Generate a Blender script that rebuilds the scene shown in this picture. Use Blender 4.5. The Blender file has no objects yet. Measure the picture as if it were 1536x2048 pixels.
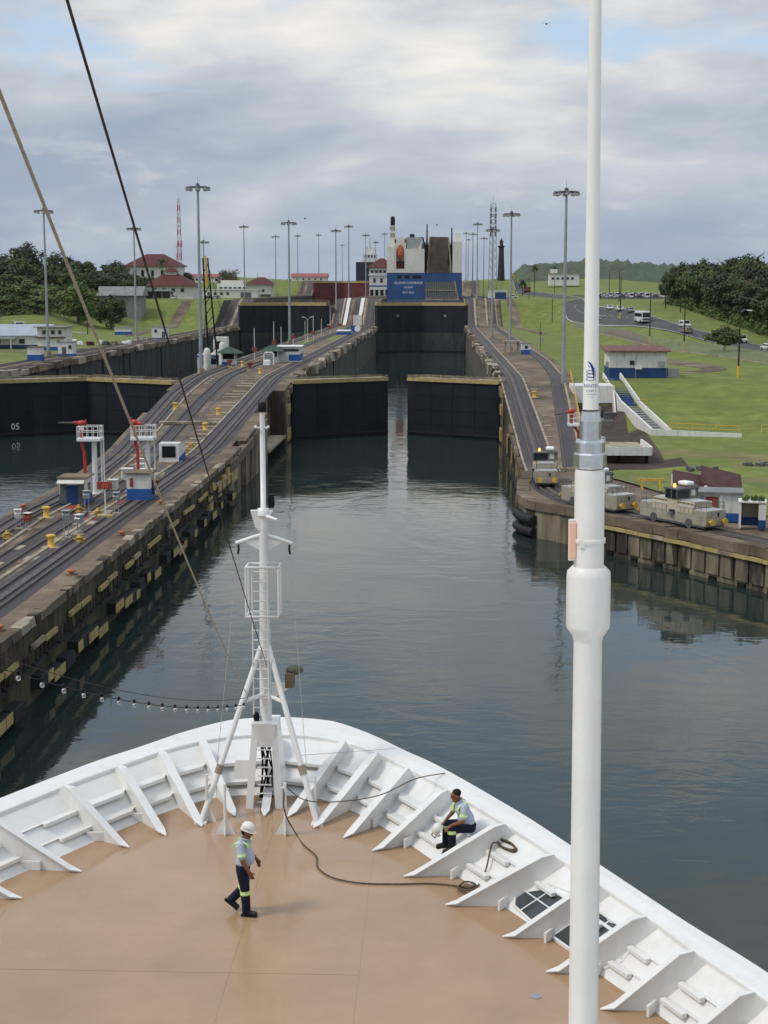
import bpy, bmesh, math, random
from mathutils import Vector, Matrix, noise as mnoise
R = math.radians
random.seed(7)
sc = bpy.context.scene
COL = sc.collection
# ------------------------------------------------------------------ camera
F = 2958.0
PITCH = math.atan(448/2958); YAW = math.atan(112/2958*math.cos(PITCH)); CAMZ = 24.0
cam = bpy.data.cameras.new('camera'); camo = bpy.data.objects.new('camera', cam); COL.objects.link(camo)
cam.sensor_fit = 'VERTICAL'; cam.sensor_height = 36; cam.sensor_width = 27; cam.lens = F/2048*36
cam.clip_start = 0.1; cam.clip_end = 20000
camo.location = (0, 0, CAMZ); camo.rotation_euler = (math.pi/2-PITCH, 0, YAW)
sc.camera = camo
sc.render.resolution_x = 768; sc.render.resolution_y = 1024
sp, cp, ss, cs = math.sin(PITCH), math.cos(PITCH), math.sin(YAW), math.cos(YAW)
def ray(x, y):
    u = (x-768)/F; v = (1024-y)/F
    fh = cp+v*sp; up = -sp+v*cp
    return Vector((u*cs-fh*ss, u*ss+fh*cs, up))
def atz(x, y, z):
    d = ray(x, y); return Vector((0, 0, CAMZ))+d*((z-CAMZ)/d.z)
def aty(x, y, Y):
    d = ray(x, y); return Vector((0, 0, CAMZ))+d*(Y/d.y)
# ------------------------------------------------------------------ world + sun
SUN_EL, SUN_AZ = R(50), R(250)      # azimuth clockwise from +Y: behind the ship, a little to port
w = bpy.data.worlds.new('World'); sc.world = w; w.use_nodes = True
nt = w.node_tree; nt.nodes.clear()
def N(t, **k):
    n = nt.nodes.new(t)
    for a, b in k.items(): setattr(n, a, b)
    return n
def L(a, b): nt.links.new(a, b)
out = N('ShaderNodeOutputWorld'); bg = N('ShaderNodeBackground'); bg.inputs[1].default_value = 0.1
sky = N('ShaderNodeTexSky'); sky.sky_type = 'NISHITA'; sky.sun_disc = False
sky.sun_elevation = SUN_EL; sky.sun_rotation = SUN_AZ
tc = N('ShaderNodeTexCoord'); sx = N('ShaderNodeSeparateXYZ'); L(tc.outputs['Generated'], sx.inputs[0])
def math_(op, a, b=None, c=None):
    n = N('ShaderNodeMath', operation=op)
    for i, v in enumerate((a, b, c)):
        if v is None: continue
        if isinstance(v, (int, float)): n.inputs[i].default_value = v
        else: L(v, n.inputs[i])
    return n.outputs[0]
zc = math_('MAXIMUM', sx.outputs[2], 0.0)
def wnoise(scale, detail, rough, off, sz=3.0, dist=0.0):
    m = N('ShaderNodeMapping'); L(tc.outputs['Generated'], m.inputs[0])
    m.inputs['Location'].default_value = off; m.inputs['Scale'].default_value = (1, 1, sz)
    n = N('ShaderNodeTexNoise'); L(m.outputs[0], n.inputs['Vector'])
    n.inputs['Scale'].default_value = scale; n.inputs['Detail'].default_value = detail
    n.inputs['Roughness'].default_value = rough; n.inputs['Distortion'].default_value = dist
    return n.outputs['Fac']
def ramp(fac, stops):
    r = N('ShaderNodeValToRGB'); L(fac, r.inputs[0]); e = r.color_ramp.elements
    while len(e) < len(stops): e.new(0.5)
    for i, (p, c) in enumerate(stops):
        c = (c, c, c) if isinstance(c, (int, float)) else c
        e[i].position = p; e[i].color = (*c, 1)
    return r.outputs[0]
def mix(f, a, b, t='MIX'):
    m = N('ShaderNodeMix', data_type='RGBA', blend_type=t)
    if isinstance(f, (int, float)): m.inputs[0].default_value = f
    else: L(f, m.inputs[0])
    for i, v in ((6, a), (7, b)):
        if isinstance(v, tuple): m.inputs[i].default_value = (*v, 1)
        else: L(v, m.inputs[i])
    return m.outputs[2]
big = wnoise(3.0, 4, 0.5, (2.2, 1.3, 0.5), 3.4, 0.4)
mid_n = wnoise(9.0, 9, 0.58, (1.7, 0.6, 0.3), 3.4, 0.25)
puff = wnoise(20.0, 8, 0.6, (0.3, 2.6, 0.8), 3.0, 0.2)
f = math_('ADD', math_('ADD', math_('MULTIPLY', big, 0.66), math_('MULTIPLY', mid_n, 0.26)), math_('MULTIPLY', puff, 0.08))
bias = ramp(zc, [(0.0, 0.0), (0.055, 0.33), (0.095, 0.42), (0.14, 0.80), (0.2, 0.92), (1.0, 1.0)])
f = math_('ADD', f, math_('MULTIPLY_ADD', bias, 0.15, -0.105))
tone = ramp(f, [(0.36, (0.335, 0.405, 0.505)), (0.44, (0.43, 0.485, 0.565)), (0.505, (0.53, 0.57, 0.63)), (0.56, (0.68, 0.69, 0.705)), (0.64, (0.87, 0.845, 0.80))])
# sunlit tops of a low cumulus line
edge = ramp(math_('ADD', math_('MULTIPLY', mid_n, 0.6), math_('MULTIPLY', puff, 0.4)), [(0.53, 0.0), (0.60, 1.0)])
lowz = ramp(zc, [(0.02, 0.0), (0.06, 1.0), (0.085, 0.7), (0.11, 0.0)])
tone = mix(math_('MULTIPLY', math_('MULTIPLY', edge, lowz), 0.55), tone, (0.60, 0.62, 0.65))
# overcast light grows towards the zenith
gain = ramp(zc, [(0.0, 1.0), (0.2, 1.0), (1.0, 1.0)])
zen = N('ShaderNodeMapRange'); L(zc, zen.inputs[0]); zen.inputs[1].default_value = 0.2; zen.inputs[2].default_value = 1.0; zen.inputs[3].default_value = 9.0; zen.inputs[4].default_value = 14.5
vm = N('ShaderNodeVectorMath', operation='SCALE'); L(tone, vm.inputs[0]); L(zen.outputs[0], vm.inputs[3])
gapn = wnoise(5.0, 7, 0.55, (0.6, 3.3, 0.1), 3.0, 0.3)
gap = ramp(math_('ADD', gapn, math_('MULTIPLY', ramp(zc, [(0.14, 0.0), (0.45, 1.0)]), 0.095)), [(0.53, 1.0), (0.62, 0.15)])
gap = math_('MAXIMUM', gap, ramp(zc, [(0.085, 1.0), (0.125, 0.0)]))
skyb = mix(0.6, sky.outputs[0], (5.0, 6.6, 8.6))
L(mix(gap, skyb, vm.outputs[0]), bg.inputs[0]); L(bg.outputs[0], out.inputs[0])
sun = bpy.data.lights.new('sun', 'SUN'); sun.energy = 1.5; sun.angle = R(14); sun.color = (1, 0.93, 0.84)
suno = bpy.data.objects.new('sun', sun); COL.objects.link(suno)
sd = Vector((math.sin(SUN_AZ)*math.cos(SUN_EL), math.cos(SUN_AZ)*math.cos(SUN_EL), math.sin(SUN_EL)))
suno.rotation_euler = sd.to_track_quat('Z', 'Y').to_euler(); suno.location = (0, -20, 120)
vs = sc.view_settings; vs.view_transform = 'Standard'; vs.look = 'None'; vs.exposure = 0.24; vs.gamma = 1; vs.use_curve_mapping = False
sc.render.engine = 'CYCLES'
# ------------------------------------------------------------------ materials
MATS = {}
def M(name, col, rough=0.6, metal=0.0, var=0.18, nsc=1.5, bump=0.0, bsc=15.0, col2=None, f2=(0.5, 0.62), stretch=(1, 1, 1), spec=0.5, dirt=0.0, local=False, rvar=0.0):
    if name in MATS: return MATS[name]
    if rough >= 0.5 and spec == 0.5: spec = 0.16
    m = bpy.data.materials.new(name); m.use_nodes = True; t = m.node_tree
    b = t.nodes['Principled BSDF']; b.inputs['Roughness'].default_value = rough; b.inputs['Metallic'].default_value = metal
    b.inputs['Specular IOR Level'].default_value = spec
    if local:
        g = t.nodes.new('ShaderNodeTexCoord'); vec = g.outputs['Object']
    else:
        g = t.nodes.new('ShaderNodeNewGeometry'); vec = g.outputs['Position']
    def noise(scale, det, st=(1, 1, 1), rg=0.6):
        mp = t.nodes.new('ShaderNodeMapping'); mp.inputs['Scale'].default_value = st; t.links.new(vec, mp.inputs[0])
        n = t.nodes.new('ShaderNodeTexNoise'); n.inputs['Scale'].default_value = scale; n.inputs['Detail'].default_value = det
        n.inputs['Roughness'].default_value = rg; t.links.new(mp.outputs[0], n.inputs['Vector']); return n.outputs['Fac']
    def rampc(f, p0, c0, p1, c1):
        r = t.nodes.new('ShaderNodeValToRGB'); t.links.new(f, r.inputs[0]); e = r.color_ramp.elements
        e[0].position = p0; e[0].color = (*c0, 1); e[1].position = p1; e[1].color = (*c1, 1); return r.outputs[0]
    def mixc(f, a, c, bt='MIX'):
        x = t.nodes.new('ShaderNodeMix'); x.data_type = 'RGBA'; x.blend_type = bt
        if isinstance(f, float): x.inputs[0].default_value = f
        else: t.links.new(f, x.inputs[0])
        for i, v in ((6, a), (7, c)):
            if isinstance(v, tuple): x.inputs[i].default_value = (*v, 1)
            else: t.links.new(v, x.inputs[i])
        return x.outputs[2]
    lo = tuple(c*(1-var) for c in col); hi = tuple(min(1, c*(1+var)) for c in col)
    c = rampc(noise(nsc, 6, stretch), 0.32, lo, 0.68, hi)
    if col2 is not None:
        f = rampc(noise(nsc*0.37, 7, stretch, 0.68), f2[0], (0, 0, 0), f2[1], (1, 1, 1))
        c = mixc(f, c, col2)
    if dirt:
        f = rampc(noise(3.0, 6, (1, 1, 0.12), 0.65), 0.5, (1, 1, 1), 0.78, (1-dirt, 1-dirt*1.1, 1-dirt*1.25))
        c = mixc(1.0, c, f, 'MULTIPLY')
    t.links.new(c, b.inputs['Base Color'])
    if rvar:
        r = rampc(noise(nsc*0.6, 5), 0.35, (max(0.02, rough-rvar),)*3, 0.65, (min(1, rough+rvar),)*3)
        t.links.new(r, b.inputs['Roughness'])
    if bump:
        bm_ = t.nodes.new('ShaderNodeBump'); bm_.inputs['Strength'].default_value = bump; bm_.inputs['Distance'].default_value = 0.05
        t.links.new(noise(bsc, 5), bm_.inputs['Height']); t.links.new(bm_.outputs[0], b.inputs['Normal'])
    MATS[name] = m; return m
white = M('white_paint', (0.76, 0.755, 0.73), 0.32, var=0.04, nsc=0.8, dirt=0.12)
white2 = M('white_wall_paint', (0.68, 0.67, 0.63), 0.6, var=0.08, nsc=0.7, dirt=0.35)
creamw = M('cream_ship_paint', (0.68, 0.66, 0.59), 0.5, var=0.08, nsc=0.15, dirt=0.22)
deckm = M('tan_deck_paint', (0.375, 0.242, 0.138), 0.16, var=0.10, nsc=0.7, col2=(0.365, 0.228, 0.132), f2=(0.5, 0.66), rvar=0.12)
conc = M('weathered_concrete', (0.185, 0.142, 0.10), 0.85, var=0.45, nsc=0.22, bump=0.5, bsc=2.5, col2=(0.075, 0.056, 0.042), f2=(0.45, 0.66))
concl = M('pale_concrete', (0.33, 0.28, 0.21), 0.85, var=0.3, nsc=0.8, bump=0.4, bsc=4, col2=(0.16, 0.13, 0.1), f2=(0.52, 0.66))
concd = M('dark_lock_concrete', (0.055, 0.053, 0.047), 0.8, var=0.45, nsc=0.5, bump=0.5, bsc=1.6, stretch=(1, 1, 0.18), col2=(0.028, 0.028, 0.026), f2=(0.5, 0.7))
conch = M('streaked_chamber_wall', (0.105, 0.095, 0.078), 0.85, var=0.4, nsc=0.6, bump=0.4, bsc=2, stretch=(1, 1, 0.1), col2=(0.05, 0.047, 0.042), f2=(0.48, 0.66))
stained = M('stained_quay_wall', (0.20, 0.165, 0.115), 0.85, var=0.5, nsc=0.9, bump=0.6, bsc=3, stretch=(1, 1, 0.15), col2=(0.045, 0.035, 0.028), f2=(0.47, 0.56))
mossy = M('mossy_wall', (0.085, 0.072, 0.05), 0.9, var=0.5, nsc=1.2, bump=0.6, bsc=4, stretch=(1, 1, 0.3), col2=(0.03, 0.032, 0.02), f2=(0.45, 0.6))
trackm = M('oily_track_bed', (0.060, 0.047, 0.043), 0.55, var=0.4, nsc=0.8, bump=0.4, bsc=3, stretch=(1, 0.15, 1), col2=(0.05, 0.045, 0.05), f2=(0.45, 0.6))
railm = M('worn_rail_steel', (0.115, 0.098, 0.09), 0.65, 0.1, var=0.25, nsc=1)
gatem = M('black_gate_steel', (0.0095, 0.012, 0.018), 0.7, spec=0.22, var=0.4, nsc=0.5, stretch=(1, 1, 0.2), col2=(0.034, 0.028, 0.024), f2=(0.55, 0.78))
walkm = M('gate_walkway_planks', (0.34, 0.29, 0.20), 0.8, var=0.35, nsc=0.7, col2=(0.12, 0.10, 0.08), f2=(0.5, 0.62))
yellow = M('yellow_paint', (0.68, 0.43, 0.07), 0.5, var=0.15, nsc=2, dirt=0.3)
creamy = M('faded_yellow_panel', (0.39, 0.30, 0.125), 0.7, var=0.2, nsc=1.5, col2=(0.25, 0.19, 0.1), f2=(0.58, 0.72))
rubber = M('black_rubber', (0.022, 0.023, 0.025), 0.6, var=0.3, nsc=2)
darkm = M('dark_void', (0.012, 0.012, 0.013), 0.9, var=0.2)
red = M('red_paint', (0.45, 0.028, 0.022), 0.4, var=0.12, nsc=2)
redd = M('faded_red_paint', (0.25, 0.06, 0.045), 0.6, var=0.2, nsc=2)
blue = M('blue_paint', (0.030, 0.105, 0.33), 0.5, var=0.12, nsc=1, dirt=0.2)
blued = M('dark_blue_paint', (0.022, 0.06, 0.16), 0.55, var=0.15, nsc=1)
shipblue = M('blue_hull_paint', (0.018, 0.07, 0.20), 0.45, var=0.18, nsc=0.12, dirt=0.3)
galv = M('galvanised_steel', (0.33, 0.35, 0.36), 0.45, 0.4, var=0.12, nsc=1)
chrome = M('brushed_steel', (0.55, 0.56, 0.57), 0.24, 0.9, var=0.1, nsc=30)
glass = M('dark_glass', (0.02, 0.025, 0.03), 0.08, var=0.1)
glassb = M('blue_grey_glass', (0.05, 0.06, 0.065), 0.1, var=0.1)
lampw = M('lamp_white', (0.85, 0.86, 0.86), 0.3, var=0.03)
asph = M('asphalt', (0.08, 0.08, 0.082), 0.85, var=0.25, nsc=0.4, bump=0.2)
dirtm = M('bare_dirt', (0.17, 0.125, 0.085), 0.95, var=0.3, nsc=0.5)
grassm = M('lawn_grass', (0.172, 0.200, 0.050), 0.9, var=0.26, nsc=0.35, bump=1.0, bsc=3.0, col2=(0.122, 0.152, 0.041), f2=(0.38, 0.68), spec=0.15)
grassd = M('dry_grass', (0.19, 0.165, 0.07), 0.9, var=0.25, nsc=0.25, bump=0.6, bsc=3, col2=(0.115, 0.15, 0.05), f2=(0.42, 0.6), spec=0.15)
roofred = M('dark_red_roof', (0.105, 0.036, 0.031), 0.7, var=0.2, nsc=0.6, stretch=(2, 2, 2), dirt=0.2)
roofrust = M('rusty_red_roof', (0.17, 0.085, 0.07), 0.75, var=0.35, nsc=0.8)
roofbl = M('pale_metal_roof', (0.36, 0.40, 0.44), 0.5, 0.2, var=0.1, nsc=0.4)
roofgr = M('green_roof_tiles', (0.055, 0.085, 0.065), 0.7, var=0.2, nsc=1)
roofgy = M('grey_roof', (0.22, 0.22, 0.21), 0.7, var=0.2, nsc=0.6)
locm = M('silver_tan_loco_paint', (0.40, 0.36, 0.28), 0.42, 0.25, var=0.15, nsc=1.2, dirt=0.3)
locd = M('dark_loco_grey', (0.11, 0.115, 0.12), 0.55, 0.2, var=0.25, nsc=1.5)
rooflt = M('loco_roof_grey', (0.45, 0.46, 0.47), 0.5, 0.2, var=0.1, nsc=1)
ropeb = M('beige_rope', (0.66, 0.58, 0.45), 0.9, var=0.2, nsc=40, bump=0.8, bsc=90)
roped = M('dark_wire_rope', (0.055, 0.045, 0.04), 0.7, var=0.3, nsc=30)
ropebr = M('brown_mooring_line', (0.13, 0.095, 0.06), 0.9, var=0.3, nsc=25, bump=0.6, bsc=60)
steelb = M('rusty_steel_ramp', (0.105, 0.08, 0.055), 0.75, var=0.25, nsc=0.3, col2=(0.19, 0.14, 0.085), f2=(0.55, 0.7))
orange = M('orange_plastic', (0.70, 0.13, 0.045), 0.4, var=0.08)
peach = M('peach_reflector', (0.85, 0.52, 0.36), 0.35, var=0.05)
skin = M('brown_skin', (0.20, 0.095, 0.055), 0.5, var=0.08, nsc=8)
shirt = M('pale_blue_shirt', (0.42, 0.47, 0.56), 0.85, var=0.08, nsc=6, bump=0.3, bsc=14)
navy = M('navy_trousers', (0.013, 0.016, 0.032), 0.85, var=0.25, nsc=6, bump=0.3, bsc=14)
boot = M('black_leather', (0.012, 0.011, 0.011), 0.45, var=0.2)
hair = M('dark_hair', (0.012, 0.009, 0.007), 0.6, var=0.2)
hivis = M('hivis_lime_tape', (0.50, 0.78, 0.16), 0.5, var=0.05)
silver = M('silver_tape', (0.75, 0.77, 0.72), 0.4, var=0.05)
helm = M('white_helmet', (0.72, 0.71, 0.66), 0.3, var=0.04)
ink = M('blue_ink', (0.012, 0.016, 0.22), 0.4, var=0.05)
blk = M('black_paint', (0.012, 0.012, 0.014), 0.5, var=0.2)
bark = M('bark', (0.10, 0.08, 0.06), 0.9, var=0.3, nsc=2)
def leafmat(name, a, b):
    m = M(name, a, 0.65, var=0.35, nsc=0.35, col2=b, f2=(0.42, 0.62), spec=0.25); return m
leafA = leafmat('dark_green_leaves', (0.032, 0.052, 0.019), (0.06, 0.085, 0.026))
leafB = leafmat('mid_green_leaves', (0.05, 0.082, 0.022), (0.085, 0.12, 0.03))
leafC = leafmat('olive_brown_leaves', (0.085, 0.08, 0.04), (0.12, 0.095, 0.055))
leafD = leafmat('fresh_green_leaves', (0.075, 0.125, 0.03), (0.11, 0.16, 0.04))
# ------------------------------------------------------------------ mesh builder
class MB:
    def __init__(s): s.v = []; s.f = []; s.m = []; s.sm = []
    def add(s, vs_, fs, mi=0, smooth=False):
        o = len(s.v); s.v += [tuple(v) for v in vs_]; s.f += [tuple(i+o for i in f) for f in fs]
        s.m += [mi]*len(fs); s.sm += [smooth]*len(fs); return s
    def box(s, c, size, rz=0.0, mi=0, rot=None, taper=1.0):
        hx, hy, hz = size[0]/2, size[1]/2, size[2]/2
        mat = rot if rot is not None else Matrix.Rotation(rz, 3, 'Z')
        vs_ = []
        for dz in (-1, 1):
            k = taper if dz > 0 else 1.0
            for dx, dy in ((-1, -1), (1, -1), (1, 1), (-1, 1)):
                vs_.append(Vector(c)+mat @ Vector((dx*hx*k, dy*hy*k, dz*hz)))
        return s.add(vs_, [(3, 2, 1, 0), (4, 5, 6, 7), (0, 1, 5, 4), (1, 2, 6, 5), (2, 3, 7, 6), (3, 0, 4, 7)], mi)
    def b(s, x0, x1, y0, y1, z0, z1, mi=0):
        return s.box(((x0+x1)/2, (y0+y1)/2, (z0+z1)/2), (x1-x0, y1-y0, z1-z0), mi=mi)
    def prism(s, poly, d, mi=0):     # poly: list of 3D points (planar, ccw seen against d), extruded by vector d
        n = len(poly); d = Vector(d); p = [Vector(q) for q in poly]
        fs = [tuple(range(n-1, -1, -1)), tuple(range(n, 2*n))]
        for i in range(n): fs.append((i, (i+1) % n, n+(i+1) % n, n+i))
        return s.add(p+[q+d for q in p], fs, mi)
    def cyl(s, a, b_, r0, r1=None, n=10, mi=0, smooth=True, caps=True):
        r1 = r0 if r1 is None else r1; a = Vector(a); b_ = Vector(b_); ax = (b_-a).normalized()
        u = ax.orthogonal().normalized(); v = ax.cross(u); vs_ = []
        for p, r in ((a, r0), (b_, r1)):
            for i in range(n):
                t = 2*math.pi*i/n; vs_.append(p+u*(r*math.cos(t))+v*(r*math.sin(t)))
        s.add(vs_, [(i, (i+1) % n, n+(i+1) % n, n+i) for i in range(n)], mi, smooth)
        if caps: s.add(vs_, [tuple(range(n-1, -1, -1)), tuple(range(n, 2*n))], mi)
        return s
    def lathe(s, prof, c=(0, 0, 0), n=16, mi=0, smooth=True, ax=None):
        c = Vector(c); vs_ = []; m = len(prof)
        rot = Vector((0, 0, 1)).rotation_difference(Vector(ax)).to_matrix() if ax is not None else Matrix.Identity(3)
        for r, z in prof:
            for i in range(n):
                t = 2*math.pi*i/n; vs_.append(c+rot @ Vector((r*math.cos(t), r*math.sin(t), z)))
        fs = [(j*n+i, j*n+(i+1) % n, (j+1)*n+(i+1) % n, (j+1)*n+i) for j in range(m-1) for i in range(n)]
        s.add(vs_, fs, mi, smooth)
        s.add(vs_, [tuple(range(n-1, -1, -1)), tuple(range((m-1)*n, m*n))], mi); return s
    def tube(s, pts, r, n=6, mi=0, rf=None):
        pts = [Vector(p) for p in pts]; k = len(pts); vs_ = []; up = None
        for j in range(k):
            t = (pts[min(j+1, k-1)]-pts[max(j-1, 0)]).normalized()
            if up is None: up = t.orthogonal().normalized()
            up = (up-t*up.dot(t)).normalized(); v = t.cross(up); rr = rf(j/(k-1)) if rf else r
            for i in range(n):
                a = 2*math.pi*i/n; vs_.append(pts[j]+up*(rr*math.cos(a))+v*(rr*math.sin(a)))
        fs = [(j*n+i, j*n+(i+1) % n, (j+1)*n+(i+1) % n, (j+1)*n+i) for j in range(k-1) for i in range(n)]
        s.add(vs_, fs, mi, True); s.add(vs_, [tuple(range(n-1, -1, -1)), tuple(range((k-1)*n, k*n))], mi); return s
    def ell(s, c, r, n=10, m=6, mi=0, rot=None):
        c = Vector(c); r = Vector(r) if not isinstance(r, (int, float)) else Vector((r, r, r)); vs_ = []; rot = rot or Matrix.Identity(3)
        vs_.append(c+rot @ Vector((0, 0, -r.z)))
        for j in range(1, m):
            ph = -math.pi/2+math.pi*j/m
            for i in range(n):
                t = 2*math.pi*i/n; vs_.append(c+rot @ Vector((r.x*math.cos(ph)*math.cos(t), r.y*math.cos(ph)*math.sin(t), r.z*math.sin(ph))))
        vs_.append(c+rot @ Vector((0, 0, r.z))); e = len(vs_)-1; fs = []
        for i in range(n): fs.append((0, 1+(i+1) % n, 1+i)); fs.append((e, 1+(m-2)*n+i, 1+(m-2)*n+(i+1) % n))
        for j in range(m-2):
            for i in range(n): fs.append((1+j*n+i, 1+j*n+(i+1) % n, 1+(j+1)*n+(i+1) % n, 1+(j+1)*n+i))
        return s.add(vs_, fs, mi, True)
    def ribbon(s, path, off0, off1, h0, h1, mi=0):   # swept box along path (list of points) between side offsets, from h0 to h1 above it
        path = [Vector(p) for p in path]; vs_ = []; k = len(path)
        for j in range(k):
            t = path[min(j+1, k-1)]-path[max(j-1, 0)]; nrm = Vector((t.y, -t.x, 0)).normalized()
            for o, h in ((off0, h0), (off1, h0), (off1, h1), (off0, h1)):
                vs_.append(path[j]+nrm*o+Vector((0, 0, h)))
        fs = [(4*j+i, 4*j+(i+1) % 4, 4*(j+1)+(i+1) % 4, 4*(j+1)+i) for j in range(k-1) for i in range(4)]
        fs += [(3, 2, 1, 0), tuple(4*(k-1)+i for i in range(4))]
        return s.add(vs_, fs, mi)
    def build(s, name, mats, parent=None, world=False, bevel=0.0, props=None):
        me = bpy.data.meshes.new(name)
        v = s.v
        if world and parent is not None:
            o = parent.location if parent.parent is None else parent.parent.location
            if parent.parent is not None and parent.parent.parent is not None: o = parent.parent.parent.location
            v = [(a-o.x, b_-o.y, c-o.z) for a, b_, c in v]
        me.from_pydata(v, [], s.f)
        for m in (mats if isinstance(mats, (list, tuple)) else [mats]): me.materials.append(m)
        me.polygons.foreach_set('material_index', s.m); me.polygons.foreach_set('use_smooth', s.sm)
        bm = bmesh.new(); bm.from_mesh(me); bmesh.ops.recalc_face_normals(bm, faces=bm.faces); bm.to_mesh(me); bm.free()
        me.update()
        o = bpy.data.objects.new(name, me); COL.objects.link(o)
        if parent is not None: o.parent = parent
        if bevel:
            md = o.modifiers.new('bevel', 'BEVEL'); md.width = bevel; md.segments = 2; md.limit_method = 'ANGLE'
        if props:
            for k_, x in props.items(): o[k_] = x
        return o
def thing(name, label, cat, loc=(0, 0, 0), rz=0.0, group=None):
    o = bpy.data.objects.new(name, None); COL.objects.link(o); o.location = loc; o.rotation_euler = (0, 0, rz)
    o.empty_display_size = 0.3; o['label'] = label; o['category'] = cat
    if group: o['group'] = group
    return o
def tag(o, label, cat, group=None):
    o['label'] = label; o['category'] = cat
    if group: o['group'] = group
    return o
def struct(o): o['kind'] = 'structure'; return o
KIDS = {}
def copy_tree(o, parent=None):
    c = o.copy(); COL.objects.link(c); c.parent = parent
    for ch in o.children: copy_tree(ch, c)
    return c
def place(proto, used, loc, rz=0.0, label=None, scale=None):
    if not used: o = proto; used.append(1)
    else: o = copy_tree(proto)
    o.location = loc; o.rotation_euler = (0, 0, rz)
    if label: o['label'] = label
    if scale: o.scale = (scale,)*3 if isinstance(scale, (int, float)) else scale
    return o
def interp(x, T):
    if x <= T[0][0]: return T[0][1]
    for (a, p), (b_, q) in zip(T, T[1:]):
        if x <= b_: return p+(q-p)*(x-a)/(b_-a)
    return T[-1][1]
def sstep(x, a, b_):
    t = max(0, min(1, (x-a)/(b_-a))); return t*t*(3-2*t)
def cat_rom(P, k=8):
    P = [Vector(p) for p in P]; Q = [P[0]*2-P[1]]+P+[P[-1]*2-P[-2]]; o = []
    for i in range(1, len(Q)-2):
        for j in range(k):
            t = j/k; a, b_, c, d = Q[i-1], Q[i], Q[i+1], Q[i+2]
            o.append(0.5*((2*b_)+(c-a)*t+(2*a-5*b_+4*c-d)*t*t+(3*b_-a-3*c+d)*t**3))
    o.append(P[-1]); return o
def text_mb(s, size, mat, name, parent, place_fn, ext=0.0):
    cu_ = bpy.data.curves.new('txt', 'FONT'); cu_.body = s; cu_.size = size; cu_.align_x = 'CENTER'; cu_.resolution_u = 2; cu_.extrude = ext
    to = bpy.data.objects.new('txt', cu_); COL.objects.link(to)
    me = bpy.data.meshes.new_from_object(to.evaluated_get(bpy.context.evaluated_depsgraph_get()))
    bpy.data.objects.remove(to); bpy.data.curves.remove(cu_)
    for v in me.vertices: v.co = place_fn(v.co)
    me.name = name; me.materials.clear(); me.materials.append(mat); me.update()
    o = bpy.data.objects.new(name, me); COL.objects.link(o); o.parent = parent; return o
# ================================================================== SETTING
def ease(t, k=0.16):
    if t <= 0: return 0.0
    if t >= 1: return 1.0
    s = 1/(1-k)
    if t < k: return s*t*t/(2*k)
    if t > 1-k: return 1-s*(1-t)**2/(2*k)
    return s*(t-k/2)
def zl(Y, z0): return z0+(9.5-z0)*ease((Y-165)/84)+10*ease((Y-568)/38)+9*ease((Y-880)/36)
ZL, ZR = 4.9, 3.5
XF, XG = -23.75, 9.75          # faces of the open lane
def lx(Y): return interp(Y, [(40, -33.5), (125, -37), (145, -37.3), (185, -40), (222, -42), (2000, -42)])
def bx(Y): return interp(Y, [(150, 16), (165, 17), (190, 18.5), (250, 22), (300, 23.5), (2000, 23.5)])
def yr(a, b_, st):
    n = max(1, int(round((b_-a)/st))); return [a+(b_-a)*i/n for i in range(n+1)]
# ---- water
def water_mat(name):
    m = bpy.data.materials.new(name); m.use_nodes = True; t = m.node_tree; b = t.nodes['Principled BSDF']
    b.inputs['Base Color'].default_value = (0.019, 0.032, 0.028, 1); b.inputs['Roughness'].default_value = 0.03; b.inputs['IOR'].default_value = 1.333
    g = t.nodes.new('ShaderNodeNewGeometry')
    def nz(scale, st, det, rg=0.55, dist=0.0):
        mp = t.nodes.new('ShaderNodeMapping'); mp.inputs['Scale'].default_value = st; t.links.new(g.outputs['Position'], mp.inputs[0])
        n = t.nodes.new('ShaderNodeTexNoise'); n.inputs['Scale'].default_value = scale; n.inputs['Detail'].default_value = det
        n.inputs['Roughness'].default_value = rg; n.inputs['Distortion'].default_value = dist; t.links.new(mp.outputs[0], n.inputs['Vector']); return n.outputs['Fac']
    def mth(op, a, c):
        n = t.nodes.new('ShaderNodeMath'); n.operation = op
        for i, v in enumerate((a, c)):
            if isinstance(v, float): n.inputs[i].default_value = v
            else: t.links.new(v, n.inputs[i])
        return n.outputs[0]
    fine = nz(2.6, (0.6, 1.0, 1), 3, 0.6); mid = nz(0.62, (0.5, 1.0, 1), 4, 0.55, 0.6); swirl = nz(0.07, (0.8, 0.8, 1), 4, 0.55, 1.2)
    patch = t.nodes.new('ShaderNodeValToRGB'); t.links.new(nz(0.035, (1, 0.6, 1), 5, 0.6, 0.8), patch.inputs[0])
    e = patch.color_ramp.elements; e[0].position = 0.44; e[0].color = (0.06,)*3+(1,); e[1].position = 0.66; e[1].color = (1, 1, 1, 1)
    h = mth('ADD', mth('MULTIPLY', mth('MULTIPLY', fine, 0.020), patch.outputs[0]), mth('MULTIPLY', mth('MULTIPLY', mid, 0.085), patch.outputs[0]))
    h = mth('ADD', h, mth('MULTIPLY', swirl, 0.09)); h = mth('ADD', h, mth('MULTIPLY', mid, 0.012))
    bp = t.nodes.new('ShaderNodeBump'); bp.inputs['Strength'].default_value = 0.6; bp.inputs['Distance'].default_value = 1.0
    t.links.new(h, bp.inputs['Height']); t.links.new(bp.outputs[0], b.inputs['Normal']); return m
waterm = water_mat('canal_water')
mb = MB(); mb.add([(-900, -250, 0), (900, -250, 0), (900, 575, 0), (-900, 575, 0)], [(0, 1, 2, 3)])
struct(mb.build('canal_water', waterm))
mb = MB(); mb.add([(-1500, 1320, 26.6), (1200, 1320, 26.6), (1200, 3000, 26.6), (-1500, 3000, 26.6)], [(0, 1, 2, 3)])
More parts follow.
